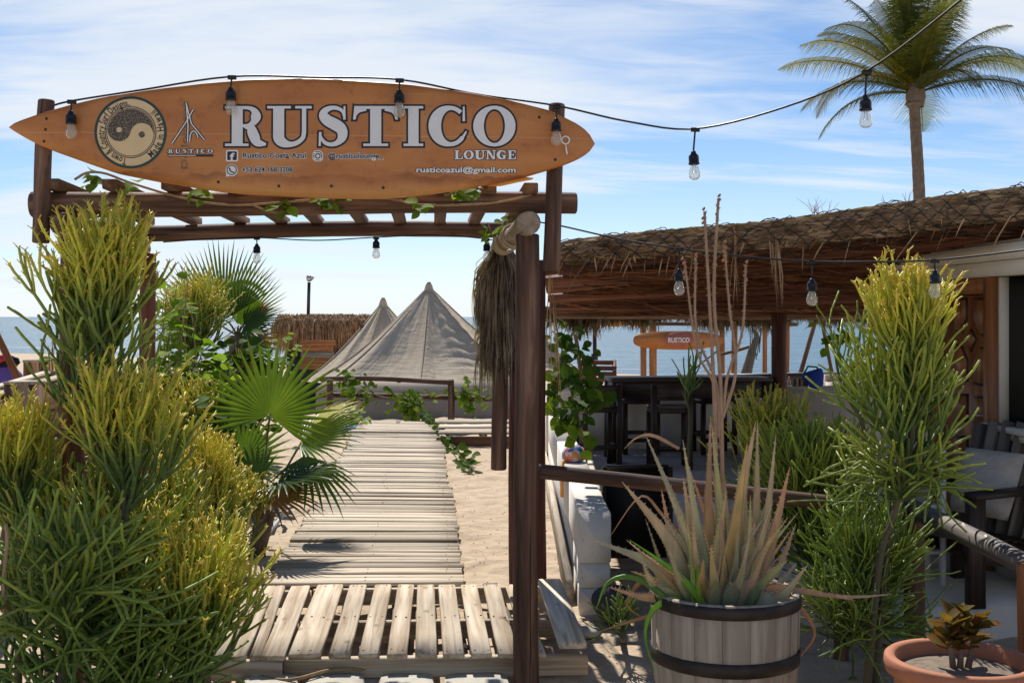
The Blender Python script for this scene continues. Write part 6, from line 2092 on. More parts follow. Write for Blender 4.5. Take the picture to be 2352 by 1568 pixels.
def pencil_plant(label, trunk, env, n_br, seed, r=0.0062, L0=0.15, levels=4, up=0.5, spread=0.75, gold=0.6, droop=0.0, s0=0.25, tips=True, kids=(2, 4), name='pencil_plant', origin=None, ang0=None):
    """succulent shrub of smooth pencil twigs that fork again and again.
    trunk: world polyline; env: (centre, radii) crown limits; gold: how far the new growth turns yellow"""
    rg = np.random.default_rng(seed)
    P0, P1, R0, R1, C0, C1 = [], [], [], [], [], []
    LP0, LP1, LC = [], [], []
    tr = smooth_path(trunk, 20)
    c, rad = np.array(env[0]), np.array(env[1])

    def inside(p):
        return (((p - c) / rad) ** 2).sum() < 1.0

    def topness(p):
        return float(np.clip(((p[2] - c[2]) / rad[2] + 0.25) / 1.0, 0, 1))

    def col(p, lv):
        t_ = topness(p)
        y = np.clip(gold * (0.08 + 1.0 * t_ ** 1.4) * (0.35 + .65 * lv / levels), 0, 1)
        base = G0 * (1 - lv / levels) + G1 * (lv / levels)
        return base * (1 - y) + G2 * y

    stack = []
    for k in range(n_br):
        s = s0 + (1 - s0) * rg.random() ** .8
        i_ = min(int(s * 20), 19)
        p = np.array(tr[i_].lerp(tr[i_ + 1], s * 20 - i_))
        a = rg.uniform(0, 2 * np.pi) if ang0 is None else rg.uniform(*ang0)
        th = rg.uniform(.35, 1.15) * (1.25 - .6 * s)
        d = np.array([math.cos(a) * math.sin(th), math.sin(a) * math.sin(th), math.cos(th) - droop * rg.uniform(.3, 1.2)])
        stack.append((p, d / np.linalg.norm(d), 0))
    while stack:
        p, d, lv = stack.pop()
        L = L0 * rg.uniform(.4, 1.6)
        rr = r * (1.2 - .38 * min(1, lv / (levels - 1))) * rg.uniform(.85, 1.12)
        nseg = 4
        vr = rg.uniform(.7, 1.3)
        cc_ = col(p, lv) * vr
        pe = p
        for sgm in range(nseg):
            d = d + np.array([rg.normal(0, .15), rg.normal(0, .15), (up * .17 - droop * .1) + rg.normal(0, .07)])
            d /= np.linalg.norm(d)
            q = pe + d * L / nseg
            c2 = col(q, lv + (sgm + 1) / nseg) * vr
            P0.append(pe); P1.append(q); R0.append(rr); R1.append(rr * .97); C0.append(cc_); C1.append(c2)
            cc_, pe = c2, q
        term = lv >= levels - 1 or not inside(pe)
        if term:
            t_ = topness(pe)
            if tips and rg.random() < .25 + .75 * t_ * min(1, gold * 1.4):
                tc = TIP * .55 + G2 * .45
                for j_ in range(rg.integers(6, 11)):
                    a = rg.uniform(0, 6.28); e = d * rg.uniform(.3, 1.0) + np.array([math.cos(a), math.sin(a), .15]) * .8
                    back = rg.uniform(0, .09) if j_ > 2 else 0
                    LP0.append(pe - d * back); LP1.append(pe - d * back + e * rg.uniform(.012, .024)); LC.append(G2 * 1.25 * rg.uniform(.8, 1.1) if rg.random() < .6 else tc * 1.1)
                C1[-1] = C1[-1] * .5 + TIP * .5 * (0.5 + t_ * .5)
            continue
        nk = rg.integers(kids[0], kids[1] + 1)
        a0 = rg.uniform(0, 6.28)
        ref = np.array([0, 0, 1.0]) if abs(d[2]) < .9 else np.array([1.0, 0, 0])
        e1 = np.cross(d, ref); e1 /= np.linalg.norm(e1); e2 = np.cross(d, e1)
        for j_ in range(nk):
            a = a0 + 2 * np.pi * j_ / nk + rg.normal(0, .3)
            sp = spread * rg.uniform(.5, 1.15)
            dd = d * math.cos(sp) + (e1 * math.cos(a) + e2 * math.sin(a)) * math.sin(sp)
            dd[2] += up * .25 - droop * .2
            stack.append((pe, dd / np.linalg.norm(dd), lv + 1))
    t_ = thing(name, label, 'shrub', origin or under(trunk[0]), 'pencil plants')
    b = B(); b.tube(tr, np.linspace(.017, .008, len(tr)), 8, True, G0 * 1.2 + np.array((.03, .02, .01))); b.build('stem', 'bark_green', t_, True)
    b = B(); b.twigs(P0, P1, np.array(R0), np.array(R1), np.array(C0), np.array(C1), 6)
    tag(b.build('twigs', 'pencil_twig', t_, True), kind='stuff')
    if LP0:
        b = B(); b.twigs(LP0, LP1, 0.0026, 0.0014, np.array(LC), np.array(LC), 3)
        tag(b.build('leaflets', 'pencil_twig', t_), kind='stuff')
    return len(P0)


def tp(u, v, d): return at(u, v, d)


CNT = 0


def pp(label, base, path, crown, rad, n, seed, **k):
    """base point, stem pixels, crown centre pixel, crown radii in metres"""
    d = path[0][2]
    return pencil_plant(label, [base] + [tp(*q) for q in path], (tp(*crown), rad), n, seed, **k)


# thicket beside the gate
CNT += pp('tallest pencil plant with golden tips reaching the gate beam', under(at(235, 900, 4.62)), [(240, 1050, 4.62), (236, 850, 4.62), (238, 720, 4.62)], (240, 700, 4.62), (.27, .25, .21), 46, 1, L0=.16, levels=3, up=.9, spread=.55, gold=1.0, s0=.66, r=.0066, kids=(2, 4))
CNT += pp('green pencil plant under the tallest golden one', under(at(200, 1200, 4.8)), [(205, 1150, 4.75), (222, 980, 4.7), (232, 800, 4.65)], (235, 880, 4.65), (.27, .25, .30), 46, 17, L0=.16, levels=3, up=.6, spread=.62, gold=.28, s0=.45, r=.0066, tips=False, kids=(2, 3))
CNT += pp('pencil plant with gold and orange shoots below the tallest one', under(at(290, 1200, 4.45)), [(292, 1300, 4.45), (285, 1150, 4.45), (280, 1040, 4.45)], (280, 1030, 4.45), (.25, .24, .17), 42, 2, L0=.15, levels=3, up=.9, spread=.55, gold=.9, s0=.5, r=.0066, kids=(2, 4))
CNT += pp('golden pencil plant in front of the board fence', under(at(40, 1200, 4.55)), [(45, 1330, 4.55), (45, 1200, 4.55), (40, 1100, 4.55)], (40, 1100, 4.55), (.26, .25, .16), 50, 3, L0=.15, levels=3, up=.9, spread=.55, gold=.9, s0=.5, r=.0062, kids=(2, 4))
CNT += pp('spreading pencil plant overhanging the pallet corner', under(at(430, 1500, 4.5), -.1), [(430, 1620, 4.5), (440, 1540, 4.5), (455, 1460, 4.5)], (455, 1430, 4.5), (.25, .25, .24), 60, 4, L0=.16, levels=3, up=.75, spread=.6, gold=.8, s0=.2, r=.0062, kids=(2, 4))
CNT += pp('dark green tangled pencil plant sprawling at the bottom corner', under(at(130, 1500, 4.1), -.2), [(130, 1640, 4.1), (150, 1500, 4.1), (160, 1400, 4.1)], (140, 1470, 4.1), (.42, .28, .36), 66, 5, L0=.19, levels=3, up=.05, spread=.9, gold=.22, s0=.15, r=.0064, tips=False, kids=(2, 4))
CNT += pp('dense green pencil plant filling the middle of the thicket', under(at(240, 1400, 4.6), -.1), [(250, 1500, 4.6), (230, 1380, 4.6), (220, 1250, 4.6)], (220, 1320, 4.6), (.40, .25, .28), 54, 6, L0=.19, levels=3, up=.5, spread=.62, gold=.35, s0=.15, r=.0066, kids=(2, 4))
CNT += pp('dark pencil plant growing low along the gate post', under(at(340, 1300, 4.95)), [(340, 1420, 4.95), (335, 1300, 4.95), (330, 1190, 4.95)], (335, 1270, 4.95), (.30, .25, .26), 60, 16, L0=.16, levels=3, up=.55, spread=.62, gold=.3, s0=.15, r=.006, kids=(2, 4))
CNT += pp('shaded pencil plant behind the golden one by the fence', under(at(110, 1300, 4.9)), [(110, 1380, 4.9), (110, 1250, 4.9), (115, 1150, 4.9)], (110, 1260, 4.9), (.32, .25, .25), 54, 21, L0=.16, levels=3, up=.6, spread=.62, gold=.25, s0=.15, r=.006, tips=False, kids=(2, 4))
CNT += pp('dark pencil twigs low in the shade at the pallet edge', under(at(330, 1560, 4.35), -.2), [(330, 1640, 4.35), (330, 1570, 4.35), (335, 1500, 4.35)], (310, 1540, 4.35), (.34, .22, .22), 100, 24, L0=.15, levels=3, up=.2, spread=.75, gold=.2, s0=.1, r=.006, tips=False, kids=(2, 4))
CNT += pp('shaded pencil plant at the foot of the yellow-crowned one', onZ(2010, 1420, 0), [(2005, 1400, 5.25), (2000, 1300, 5.25)], (2000, 1330, 5.25), (.28, .25, .28), 70, 25, L0=.16, levels=3, up=.35, spread=.7, gold=.18, s0=.1, r=.005, tips=False, kids=(2, 4))
CNT += pp('green pencil shoots leaning out over the sand', under(at(480, 1400, 4.8), -.05), [(470, 1480, 4.8), (440, 1400, 4.8), (420, 1320, 4.8)], (430, 1390, 4.8), (.24, .25, .24), 40, 22, L0=.16, levels=3, up=.6, spread=.62, gold=.5, s0=.15, r=.006, kids=(2, 3))
# further ones beside the boardwalk
CNT += pp('rounded yellow-tipped pencil plant beside the boardwalk', onZ(470, 1330, 0), [(465, 1250, 6.9), (462, 1160, 6.9)], (490, 1160, 6.9), (.42, .36, .32), 120, 7, L0=.13, levels=3, up=.8, spread=.6, gold=.95, s0=.15, r=.0052, kids=(3, 4))
CNT += pp('small pencil plant tucked behind the fan palm leaf', onZ(450, 1190, 0), [(455, 1100, 8.6), (458, 1010, 8.6)], (460, 985, 8.6), (.26, .26, .32), 80, 8, L0=.13, levels=3, up=.8, spread=.55, gold=.9, s0=.3, r=.005, kids=(3, 4))
CNT += pp('pencil plant showing above the leafy shrub before the fan palm', onZ(430, 1080, 0), [(440, 900, 10.6), (448, 770, 10.6)], (448, 740, 10.6), (.31, .31, .40), 110, 9, L0=.16, levels=3, up=.6, spread=.62, gold=.75, s0=.55, r=.0055, kids=(3, 4))
CNT += pp('squat pencil plant in the shade under the fan palm', onZ(520, 1290, 0), [(525, 1240, 7.3), (530, 1190, 7.3)], (530, 1200, 7.3), (.30, .3, .22), 60, 23, L0=.12, levels=3, up=.5, spread=.65, gold=.5, s0=.15, r=.005, kids=(3, 4))
# beside the terrace
CNT += pp('big pencil plant with yellow crown before the carved door', under(at(1990, 1400, 5.0)), [(2010, 1320, 5.0), (2060, 1150, 5.0), (2095, 1010, 5.0), (2092, 880, 5.0), (2085, 770, 5.0)], (2070, 820, 5.0), (.20, .2, .24), 64, 10, L0=.15, levels=3, up=.95, spread=.5, gold=1.0, s0=.72, r=.0062, kids=(2, 4))
CNT += pp('green middle growth of pencil twigs around the yellow-crowned plant', under(at(2010, 1400, 5.05)), [(2040, 1250, 5.05), (2085, 1060, 5.05), (2095, 900, 5.05)], (2060, 960, 5.05), (.26, .22, .34), 54, 18, L0=.16, levels=3, up=.55, spread=.6, gold=.45, s0=.5, r=.006, tips=False, kids=(2, 4))
CNT += pp('drooping green pencil plant hanging over the handrail', under(at(1990, 1400, 4.95)), [(2020, 1300, 4.95), (2050, 1190, 4.95), (2078, 1100, 4.95)], (2050, 1150, 4.95), (.29, .22, .24), 44, 11, L0=.15, levels=3, up=.0, spread=.72, gold=.42, droop=.5, s0=.78, r=.0056, tips=False, kids=(2, 4))
CNT += pp('tall green pencil thicket behind the aloe', onZ(1790, 1330, 0), [(1780, 1230, 6.5), (1760, 1120, 6.5), (1760, 1040, 6.5)], (1770, 1100, 6.5), (.36, .33, .30), 100, 12, L0=.17, levels=3, up=.85, spread=.55, gold=.6, s0=.2, r=.0062, kids=(2, 4))
CNT += pp('dark green pencil thicket in the shade of the handrail', onZ(1890, 1400, 0), [(1880, 1330, 5.9), (1880, 1230, 5.9), (1890, 1150, 5.9)], (1890, 1210, 5.9), (.42, .30, .42), 110, 13, L0=.17, levels=3, up=.45, spread=.62, gold=.3, s0=.12, r=.0058, tips=False, kids=(2, 4))
CNT += pp('sprawling thin pencil twigs on the ground between barrel and pot', onZ(1950, 1480, 0), [(1950, 1470, 5.1), (1955, 1430, 5.1)], (1960, 1470, 5.1), (.36, .28, .24), 80, 14, L0=.15, levels=3, up=.15, spread=.75, gold=.15, droop=.15, s0=.1, r=.0042, tips=False, kids=(2, 4))
CNT += pp('bare pencil sprig standing before the black bar stool', onZ(1590, 1330, 0), [(1580, 1100, 7.2), (1585, 960, 7.2), (1570, 900, 7.2)], (1560, 900, 7.2), (.25, .2, .25), 8, 15, L0=.14, levels=2, up=.6, spread=.7, gold=.15, s0=.75, r=.0058, tips=False, kids=(2, 3))
CNT += pp('slender pencil plant reaching towards the A-shaped poles', onZ(1890, 1300, 0), [(1930, 1150, 5.6), (1985, 1000, 5.6), (1940, 900, 5.6)], (1930, 850, 5.6), (.22, .2, .26), 9, 19, L0=.15, levels=3, up=.7, spread=.5, gold=.3, s0=.78, r=.0056, tips=False, kids=(2, 2))
CNT += pp('low pencil sprigs on the sand beside the black rock', onZ(1430, 1470, 0), [(1430, 1460, 5.5), (1432, 1440, 5.5)], (1430, 1440, 5.5), (.16, .14, .10), 12, 20, L0=.085, levels=3, up=.3, spread=.7, gold=.1, s0=.1, r=.0042, tips=False)
# dry brown stalk at the very edge
b = B(); b.tube(smooth_path([at(10, 1420, 3.9), at(8, 1330, 3.9), at(16, 1255, 3.9), at(14, 1202, 3.9)], 20), .0055, 7); tag(b.build('dry_stalk', 'stalk_dry', None, True), 'dry reddish flower stalk rising from the tangled thicket', 'stalk')


# ------------------------------------------------------------------ fan palms
def fan_leaf(parent, hub, toward, upv, L, n=34, arc=230, fold=.8, cup=.15, tipdroop=.25, mat='leaf_fan', split=.5, name='leaf', stem_from=None, tint=(1, 1, 1), stem_r=.009, jag=.08):
    """pleated fan: 'toward' is the middle direction, upv the face's normal"""
    y = Vector(toward).normalized(); z = Vector(upv); x = y.cross(z).normalized(); z = x.cross(y).normalized()
    V, Q, C = [], [], []
    arc_r = math.radians(arc); step = arc_r / n
    ts = [0.03, .25, .5, .7, .86, 1.0]
    for k in range(n):
        a = -arc_r / 2 + (k + .5) * step
        LL = L * (1 - .22 * (abs(a) / (arc_r / 2)) ** 2) * RNG.uniform(1 - jag, 1 + jag)
        base = len(V)
        dr = tipdroop * RNG.uniform(.5, 1.4)
        for t_ in ts:
            r_ = LL * t_
            if t_ <= split: hw_ = math.tan(step / 2) * r_ * 1.0
            else: hw_ = math.tan(step / 2) * LL * split * (1 - ((t_ - split) / (1 - split)) ** 1.2) + .0004
            zc_ = cup * LL * t_ * t_ * .5 - dr * LL * max(0, t_ - .55) ** 2
            dv = x * math.sin(a) + y * math.cos(a); sv = x * math.cos(a) - y * math.sin(a)
            cen = hub + dv * r_ + z * zc_
            V += [tuple(cen - sv * hw_ + z * hw_ * fold), tuple(cen), tuple(cen + sv * hw_ + z * hw_ * fold)]
            g_ = (1 - .2 * t_) * RNG.uniform(.92, 1.08); yel = max(0, t_ - .7)
            C += [(tint[0] * (g_ + yel * 1.2), tint[1] * (g_ + yel * .3), tint[2] * g_)] * 3
        for j_ in range(len(ts) - 1):
            a_ = base + j_ * 3
            Q += [[a_, a_ + 1, a_ + 4, a_ + 3], [a_ + 1, a_ + 2, a_ + 5, a_ + 4]]
    b = B(); b.add(V, None, Q, C); o = b.build(name, mat, parent, False)
    if stem_from is not None:
        b = B(); b.tube(smooth_path([stem_from, stem_from.lerp(hub, .55) + Vector((0, 0, .03)), hub], 10), np.linspace(stem_r * 1.3, stem_r * .7, 11), 6)
        b.build('leaf_stem', 'bark_green', o, True)
    return o


base = onZ(600, 1190, 0)
fp1 = thing('fan_palm', 'bright green fan palm with a large backlit leaf beside the boardwalk', 'palm', base)
dF = 8.0
def vv(u, v): return RV * u - UV_ * v   # picture-plane direction
rootp = under(at(590, 1150, dF), .15)
fan_leaf(fp1, at(620, 955, dF), vv(.18, -1) + FV * .1, -FV + UV_ * .25, .55, 30, 236, stem_from=rootp, tint=(1.25, 1.2, 1))
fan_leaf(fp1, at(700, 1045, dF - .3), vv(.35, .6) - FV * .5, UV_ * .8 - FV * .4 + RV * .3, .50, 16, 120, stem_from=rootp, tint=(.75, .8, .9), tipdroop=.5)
fan_leaf(fp1, at(690, 1020, dF + .3), vv(1, -.35), UV_ + RV * .1 - FV * .4, .55, 26, 170, stem_from=rootp, tint=(1.0, 1.0, 1.1), tipdroop=.6)
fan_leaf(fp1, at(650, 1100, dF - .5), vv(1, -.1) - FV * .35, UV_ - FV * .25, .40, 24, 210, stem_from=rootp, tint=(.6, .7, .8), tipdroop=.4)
fan_leaf(fp1, at(560, 1060, dF + .2), vv(.4, -.3), -FV + UV_ * .6, .38, 24, 220, stem_from=rootp, tint=(.9, .95, .9))
fan_leaf(fp1, at(520, 1000, dF + .5), vv(-.6, -.6), -FV + UV_ * .5, .5, 24, 200, stem_from=rootp, tint=(.8, .85, .8))
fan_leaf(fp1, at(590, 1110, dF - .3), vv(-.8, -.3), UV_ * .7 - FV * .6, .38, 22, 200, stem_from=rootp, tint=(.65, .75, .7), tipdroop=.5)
fan_leaf(fp1, at(710, 985, dF + .5), vv(1, -.6), UV_ + FV * .3, .42, 20, 90, mat='bleached_frond', stem_from=rootp, tipdroop=.7, name='bleached_leaf')
fan_leaf(fp1, at(610, 1130, dF - .5), vv(.8, .2) - FV * .2, UV_ * .9 - FV * .3, .42, 18, 150, mat='leaf_dryfan', stem_from=rootp, tipdroop=.7, name='dry_leaf')
for k in range(4):
    b = B(); q = rootp + Vector((RNG.normal(0, .05), RNG.normal(0, .05), RNG.uniform(.1, .25))); b.tube([under(rootp, -.03) + Vector((RNG.normal(0, .03), 0, 0)), q], [.05, .025], 7); b.build('stem_boot', 'bark_palm', fp1)

d2 = 11.5
fp2 = thing('fan_palm', 'tall fan palm with a dark upright leaf behind the golden thicket', 'palm', under(at(540, 900, d2)))
r2 = under(at(540, 900, d2), .1); h2_ = at(545, 770, d2)
b = B(); b.tube(smooth_path([r2, r2.lerp(h2_, .5) + Vector((.02, 0, 0)), h2_], 12), np.linspace(.11, .08, 13), 10); b.build('trunk', 'bark_palm', fp2, True)
fan_leaf(fp2, at(515, 735, d2), vv(-.1, -1), -FV + UV_ * .2, .78, 34, 130, stem_from=h2_, tint=(.75, .75, .8), split=.55)
fan_leaf(fp2, at(548, 748, d2 + .1), vv(.35, -1), -FV + UV_ * .3, .62, 26, 110, stem_from=h2_, tint=(.8, .85, .8))
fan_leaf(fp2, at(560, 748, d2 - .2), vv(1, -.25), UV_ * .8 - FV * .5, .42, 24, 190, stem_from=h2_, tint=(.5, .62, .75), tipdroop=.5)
fan_leaf(fp2, at(470, 740, d2 + .3), vv(-.6, -.8), -FV + UV_ * .3, .62, 26, 140, stem_from=h2_, tint=(.9, 1, .8))
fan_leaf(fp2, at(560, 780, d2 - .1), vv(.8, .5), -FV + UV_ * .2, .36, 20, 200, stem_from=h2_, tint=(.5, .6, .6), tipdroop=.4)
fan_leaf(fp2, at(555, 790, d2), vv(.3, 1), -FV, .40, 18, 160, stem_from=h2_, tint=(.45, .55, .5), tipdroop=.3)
fan_leaf(fp2, at(576, 732, d2), vv(1, -.75), -FV + UV_ * .2, .26, 7, 34, mat='leaf_dryfan', stem_from=h2_, name='dry_leaf', split=.7)
fan_leaf(fp2, at(572, 770, d2 - .1), vv(1, .15), -FV + UV_ * .2, .28, 8, 60, mat='leaf_dryfan', stem_from=h2_, name='dry_leaf', split=.6)
fan_leaf(fp2, at(560, 800, d2 - .1), vv(.4, .9), -FV, .3, 9, 70, mat='leaf_dryfan', stem_from=h2_, name='dry_leaf')

# ------------------------------------------------------------------ leafy shrubs and vines
LB = leaf_mesh('leaf', 'leaf_bright', 0.075, 0.034, .2, .2)
LD = leaf_mesh('leaf', 'leaf_dark', 0.085, 0.036, .25, .2)
LV = leaf_mesh('leaf', 'leaf_bright', 0.06, 0.028, .2, .25)


def shrub(label, c, rad, n, seed, mesh=LB, cat='shrub', name='leafy_shrub', stems=9, s=1.0, base=None):
    rg = np.random.default_rng(seed)
    base = base or under(c)
    t_ = thing(name, label, cat, base, 'leafy shrubs')
    ends = []
    for k in range(stems):
        e = Vector((c.x + rg.normal(0, .5) * rad[0], c.y + rg.normal(0, .5) * rad[1], c.z + rg.uniform(-.4, .8) * rad[2]))
        path = smooth_path([base + Vector((rg.normal(0, .05), rg.normal(0, .05), -.02)), base.lerp(e, .5) + Vector((rg.normal(0, .06), rg.normal(0, .06), .05)), e], 8)
        b = B(); b.tube(path, np.linspace(.012, .004, 9), 5); b.build('branch', 'vine_stem', t_)
        ends.append(path)
    for k in range(n):
        path = ends[rg.integers(len(ends))]; f = rg.uniform(.35, 1)
        i_ = min(int(f * 8), 7); p = path[i_].lerp(path[i_ + 1], f * 8 - i_)
        p = p + Vector((rg.normal(0, .33) * rad[0], rg.normal(0, .33) * rad[1], rg.normal(0, .25) * rad[2]))
        a = rg.uniform(0, 6.28)
        leaf_at(mesh, p, (math.cos(a), math.sin(a), rg.uniform(-.3, .6)), Vector((rg.normal(0, .5), rg.normal(0, .5) - .2, 1)), s * rg.uniform(.7, 1.25), t_)
    return t_


shrub('yellow-green broad-leaved shrub behind the tallest pencil plant', at(420, 840, 9.2), (.32, .25, .36), 290, 1, LB, s=1.6)
shrub('dull green shrub below the dry fan palm leaves', at(535, 850, 10.4), (.38, .3, .36), 290, 2, LD, s=1.5)
shrub('light green shrub left of the fan palm hub'.replace('left of', 'beside'), at(400, 700, 9.6), (.16, .2, .34), 140, 3, LB, s=1.5)
shrub('low green shrub at the foot of the thicket near the boardwalk', at(500, 950, 8.6), (.34, .25, .26), 260, 4, LD, s=1.2)
shrub('mixed green shrub between hut and fan palm', at(590, 810, 13.0), (.36, .3, .26), 260, 5, LB, s=1.4)
shrub('broad-leaved shrub filling the gap under the pencil crown', at(390, 900, 8.8), (.30, .2, .26), 260, 7, LB, s=1.4)
shrub('dark shrub at the bend behind the far gate post', at(450, 860, 11.5), (.5, .3, .3), 280, 8, LB, s=1.6)
shrub('small seaside plant with bright leaves by the beach fence', at(122, 800, 9.5), (.1, .1, .09), 36, 6, LB, s=.9)


def vine(label, paths, n, seed, mesh, s=1.0, name='climbing_vine', r=.006, spread=.03, hang=0.5, clusters=None):
    rg = np.random.default_rng(seed)
    t_ = thing(name, label, 'vine', paths[0][0])
    sm = [smooth_path(p, 40) for p in paths]
    for p in sm:
        b = B(); b.tube(p, r, 6); b.build('vine_stem', 'vine_stem', t_, True)
    for k in range(n):
        p = sm[rg.integers(len(sm))]
        q = p[rg.integers(len(p))] if not clusters else clusters[rg.integers(len(clusters))]
        q = q + Vector((rg.normal(0, spread), rg.normal(0, spread), rg.normal(0, spread)))
        a = rg.uniform(0, 6.28)
        leaf_at(mesh, q, (math.cos(a), math.sin(a) * .7 - .15, -hang + rg.normal(0, .4)), Vector((rg.normal(0, .4), -.6, .8)), s * rg.uniform(.65, 1.2), t_)
    return t_


yv = YG - .075
gp = [onY(172, 412, yv), onY(200, 397, yv - .02), onY(240, 398, yv - .02), onY(300, 420, yv), onY(400, 450, yv), onY(490, 468, yv), onY(580, 470, yv), onY(720, 459, yv), onY(880, 455, yv), onY(960, 470, yv), onY(1080, 470, yv), onY(1160, 462, yv), onY(1220, 448, yv)]
cl = [onY(u, v, yv - .02) for u, v in ((208, 402), (215, 418), (310, 424), (455, 442), (460, 455), (640, 478), (655, 484), (730, 464), (745, 470), (770, 466), (960, 468), (968, 478), (1052, 442), (1068, 440), (1090, 450), (1098, 438))]
vine('thin climbing vine winding along the front beam under the surfboard', [gp, [onY(1020, 448, yv), onY(1060, 440, yv - .02), onY(1110, 432, yv - .02)], [onY(580, 470, yv), onY(610, 482, yv), onY(650, 492, yv)]], 62, 1, LV, .95, r=.0055, spread=.016, hang=.1, clusters=cl)
vine('leafy shoot at the lashed corner of the gate', [[rg1 + Vector((0, -.06, 0)), at(1130, 540, 6.3), at(1120, 512, 6.3)], [at(1140, 545, 6.3), at(1165, 515, 6.2), at(1176, 500, 6.1)]], 22, 2, LV, .95, r=.004, spread=.02, hang=.0,
     clusters=[at(1124, 522, 6.3), at(1130, 540, 6.3), at(1165, 508, 6.2), at(1172, 515, 6.2)])
# vine over the low fence
fv = [[at(730, 905, DF - .1), at(800, 872, DF - .1), at(830, 868, DF - .1), at(860, 905, DF - .15), at(930, 915, DF - .2), at(1000, 905, DF - .2), at(1060, 900, DF - .2), at(1120, 915, DF - .2)],
      [at(790, 870, DF - .1), at(820, 915, DF - .2)], [at(900, 900, DF - .2), at(960, 950, DF - .25)], [at(1060, 890, DF - .2), at(1085, 940, DF - .25)], [at(940, 905, DF - .2), at(945, 960, DF - .3)]]
vine('green vine climbing over the low log fence before the tents', fv, 260, 3, LB, 1.5, r=.01, spread=.085, hang=.2)
vine('green ground creeper along the edge of the far boardwalk', [[onZ(975, 958, .1), onZ(1005, 985, .06), onZ(1030, 1020, .05), onZ(1060, 1050, .04), onZ(1085, 1075, .04)]], 110, 4, LD, 1.1, r=.006, spread=.035, hang=-.3)
vine('green creeper patch at the far corner of the sand', [[onZ(770, 975, .05), onZ(800, 965, .1), onZ(822, 970, .1)]], 60, 5, LB, 1.4, r=.006, spread=.10, hang=-.2)
vine('small green sprig sprouting by the plank platform', [[onZ(1100, 1012, .02), onZ(1110, 1000, .1)]], 14, 6, LB, 1.0, r=.004, spread=.03, hang=-.3)
# hanging pothos by the gate
pv = 7.2
ppt = [[at(1275, 740, pv), at(1290, 800, pv), at(1300, 860, pv - .1), at(1320, 930, pv - .1), at(1330, 985, pv - .1), at(1345, 1030, pv - .1)], [at(1268, 760, pv), at(1330, 810, pv), at(1350, 870, pv), at(1362, 930, pv), at(1310, 960, pv)],
      [at(1280, 780, pv), at(1275, 870, pv), at(1268, 930, pv)]]
vine('hanging vine with heart-shaped leaves beside the gate post', ppt, 150, 7, LD, .95, r=.0045, spread=.05, hang=.5,
     clusters=[at(u, v, pv + RNG.normal(0, .08)) for u, v in [(1285, 760), (1300, 790), (1300, 820), (1270, 800), (1320, 800), (1290, 850), (1340, 820), (1320, 860), (1310, 880), (1345, 880), (1270, 900), (1290, 890), (1375, 905), (1330, 925), (1320, 945), (1315, 965), (1345, 930)]])
vine('pale green tendril leaves of the hanging vine near the wall', [[at(1325, 930, pv - .15), at(1335, 985, pv - .15), at(1350, 1030, pv - .15)]], 26, 8, LB, 1.25, r=.004, spread=.035, hang=.4,
     clusters=[at(u, v, pv - .15) for u, v in [(1375, 900), (1262, 905), (1258, 880), (1320, 955), (1338, 1000), (1345, 1010), (1352, 1030), (1268, 930), (1290, 975)]])
# yellow-green leaves seen against the sea
vine('yellow-green vine leaves by the A-shaped poles', [[at(1890, 745, 12.5), at(1905, 770, 12.5), at(1930, 775, 12.5), at(1955, 770, 12.5)]], 22, 9, LB, 1.3, r=.005, spread=.05, hang=.4)

# ------------------------------------------------------------------ coconut palm
pd = 30.0
cp = thing('coconut_palm', 'tall coconut palm with drooping fronds rising behind the thatched roof', 'palm', under(at(2122, 900, pd), -1.5))
tr = smooth_path([under(at(2122, 900, pd), -1.6), at(2116, 600, pd), at(2110, 420, pd), at(2102, 280, pd), at(2100, 235, pd)], 40)
b = B(); n = len(tr)
rr = np.linspace(.165, .125, n) * (1 + .05 * (np.arange(n) % 2)); rr[-4:] = [.15, .20, .25, .22]
b.tube(tr, rr, 12); b.build('trunk', 'bark_palm', cp, True)
crown = at(2103, 215, pd)
b = B(); b.lathe([(.20, -.35), (.25, -.1), (.22, .2), (.13, .5), (.05, .8)], 12, crown); b.build('crown_shaft', 'bark_palm', cp, True)
rgp = np.random.default_rng(5)


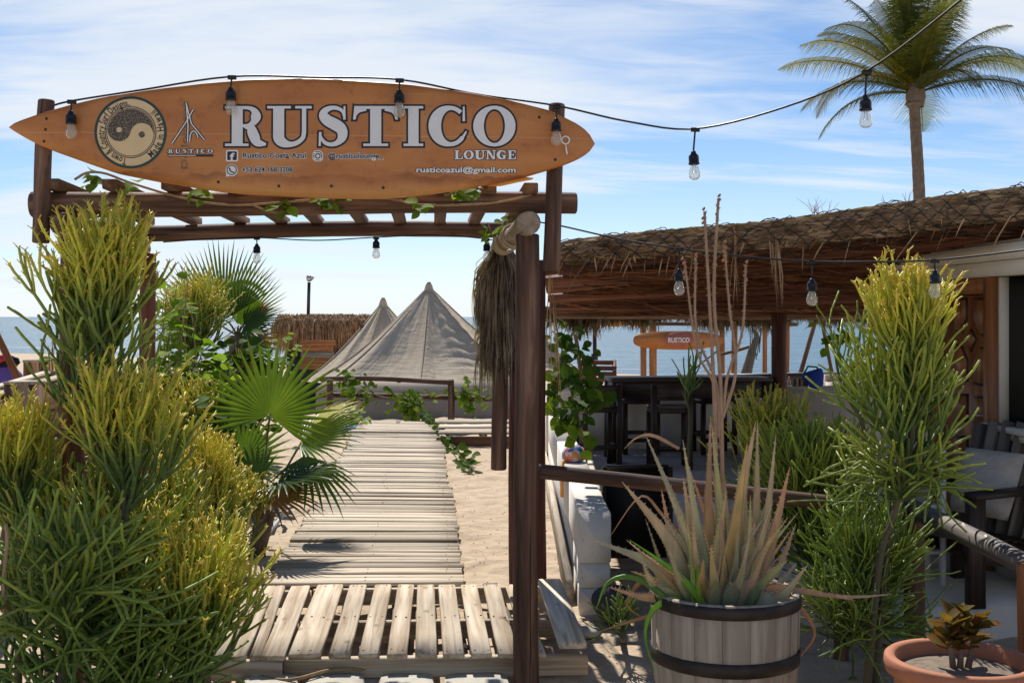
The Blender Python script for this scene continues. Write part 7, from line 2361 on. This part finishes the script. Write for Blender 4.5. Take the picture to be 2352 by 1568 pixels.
def frond(az, el, L, droop, tint, mat='leaf_coco', name='frond'):
    d_ = Vector((math.cos(az) * math.cos(el), math.sin(az) * math.cos(el), math.sin(el)))
    pts = [crown + d_ * .1]; dd = d_.copy(); n = 26; st = L / n
    for k in range(n):
        dd = (dd + Vector((0, 0, -droop * (.4 + 1.3 * k / n) / n))).normalized(); pts.append(pts[-1] + dd * st)
    b = B(); b.tube(pts, np.linspace(.035, .006, n + 1), 5, True, (1.5 * tint[0], 1.2 * tint[1], .7))
    V, Q, C = [], [], []
    for k in range(4, n * 4):
        f = k / (n * 4); i_ = min(int(f * n), n - 1); p = pts[i_].lerp(pts[i_ + 1], f * n - i_)
        T = (pts[i_ + 1] - pts[i_]).normalized()
        S = T.cross(Vector((0, 0, 1)))
        if S.length < .1: S = Vector((1, 0, 0))
        S.normalize(); N = S.cross(T)
        ll = L * .33 * (math.sin(math.pi * min(1, f * .88 + .13)) ** .7) * rgp.uniform(.85, 1.1)
        for sg in (-1, 1):
            e = (S * sg * .85 + T * .55 + N * .12).normalized()
            m = p + e * ll * .5 - Vector((0, 0, ll * .06)); q = p + e * ll * .9 - Vector((0, 0, ll * rgp.uniform(.25, .55)))
            w = .011 * L / 3; wv = T * w
            a0 = len(V); V += [tuple(p - wv), tuple(p + wv), tuple(m - wv * .8), tuple(m + wv * .8), tuple(q)]
            Q.append([a0, a0 + 1, a0 + 3, a0 + 2]); g_ = rgp.uniform(.8, 1.15)
            C += [(tint[0] * g_, tint[1] * g_, tint[2] * g_)] * 5
            b_tri.append((a0 + 2, a0 + 3, a0 + 4))
    return b, V, Q, C


for k in range(24):
    az = k * 2.399 + rgp.normal(0, .15); el = math.radians([84, 74, 63, 52, 38, 16][k % 6] + rgp.normal(0, 5))
    yel = k in (4, 9, 16)
    tint = (2.0, 1.6, .8) if yel else (1, 1, .9) if k % 3 else (1.4, 1.25, .9)
    b_tri = []
    b, V, Q, C = frond(az, el, rgp.uniform(3.0, 3.8), .55 + .75 * (k % 6) / 5, tint)
    b.add(V, b_tri, Q, C); b.build('frond', 'leaf_coco', cp)
# one yellowing frond arching towards the roof side
for az, el, L, dr, tint in ((math.radians(185), math.radians(32), 3.2, 2.3, (2.4, 1.7, .7)), (math.radians(200), math.radians(55), 3.4, 1.6, (1.5, 1.3, 1)), (math.radians(-15), math.radians(40), 3.3, 1.5, (1.4, 1.25, .9)), (math.radians(170), math.radians(8), 2.8, 1.6, (1.1, 1.1, 1))):
    b_tri = []
    b, V, Q, C = frond(az, el, L, dr, tint); b.add(V, b_tri, Q, C); b.build('frond', 'leaf_coco', cp)
print('twig segments', CNT)
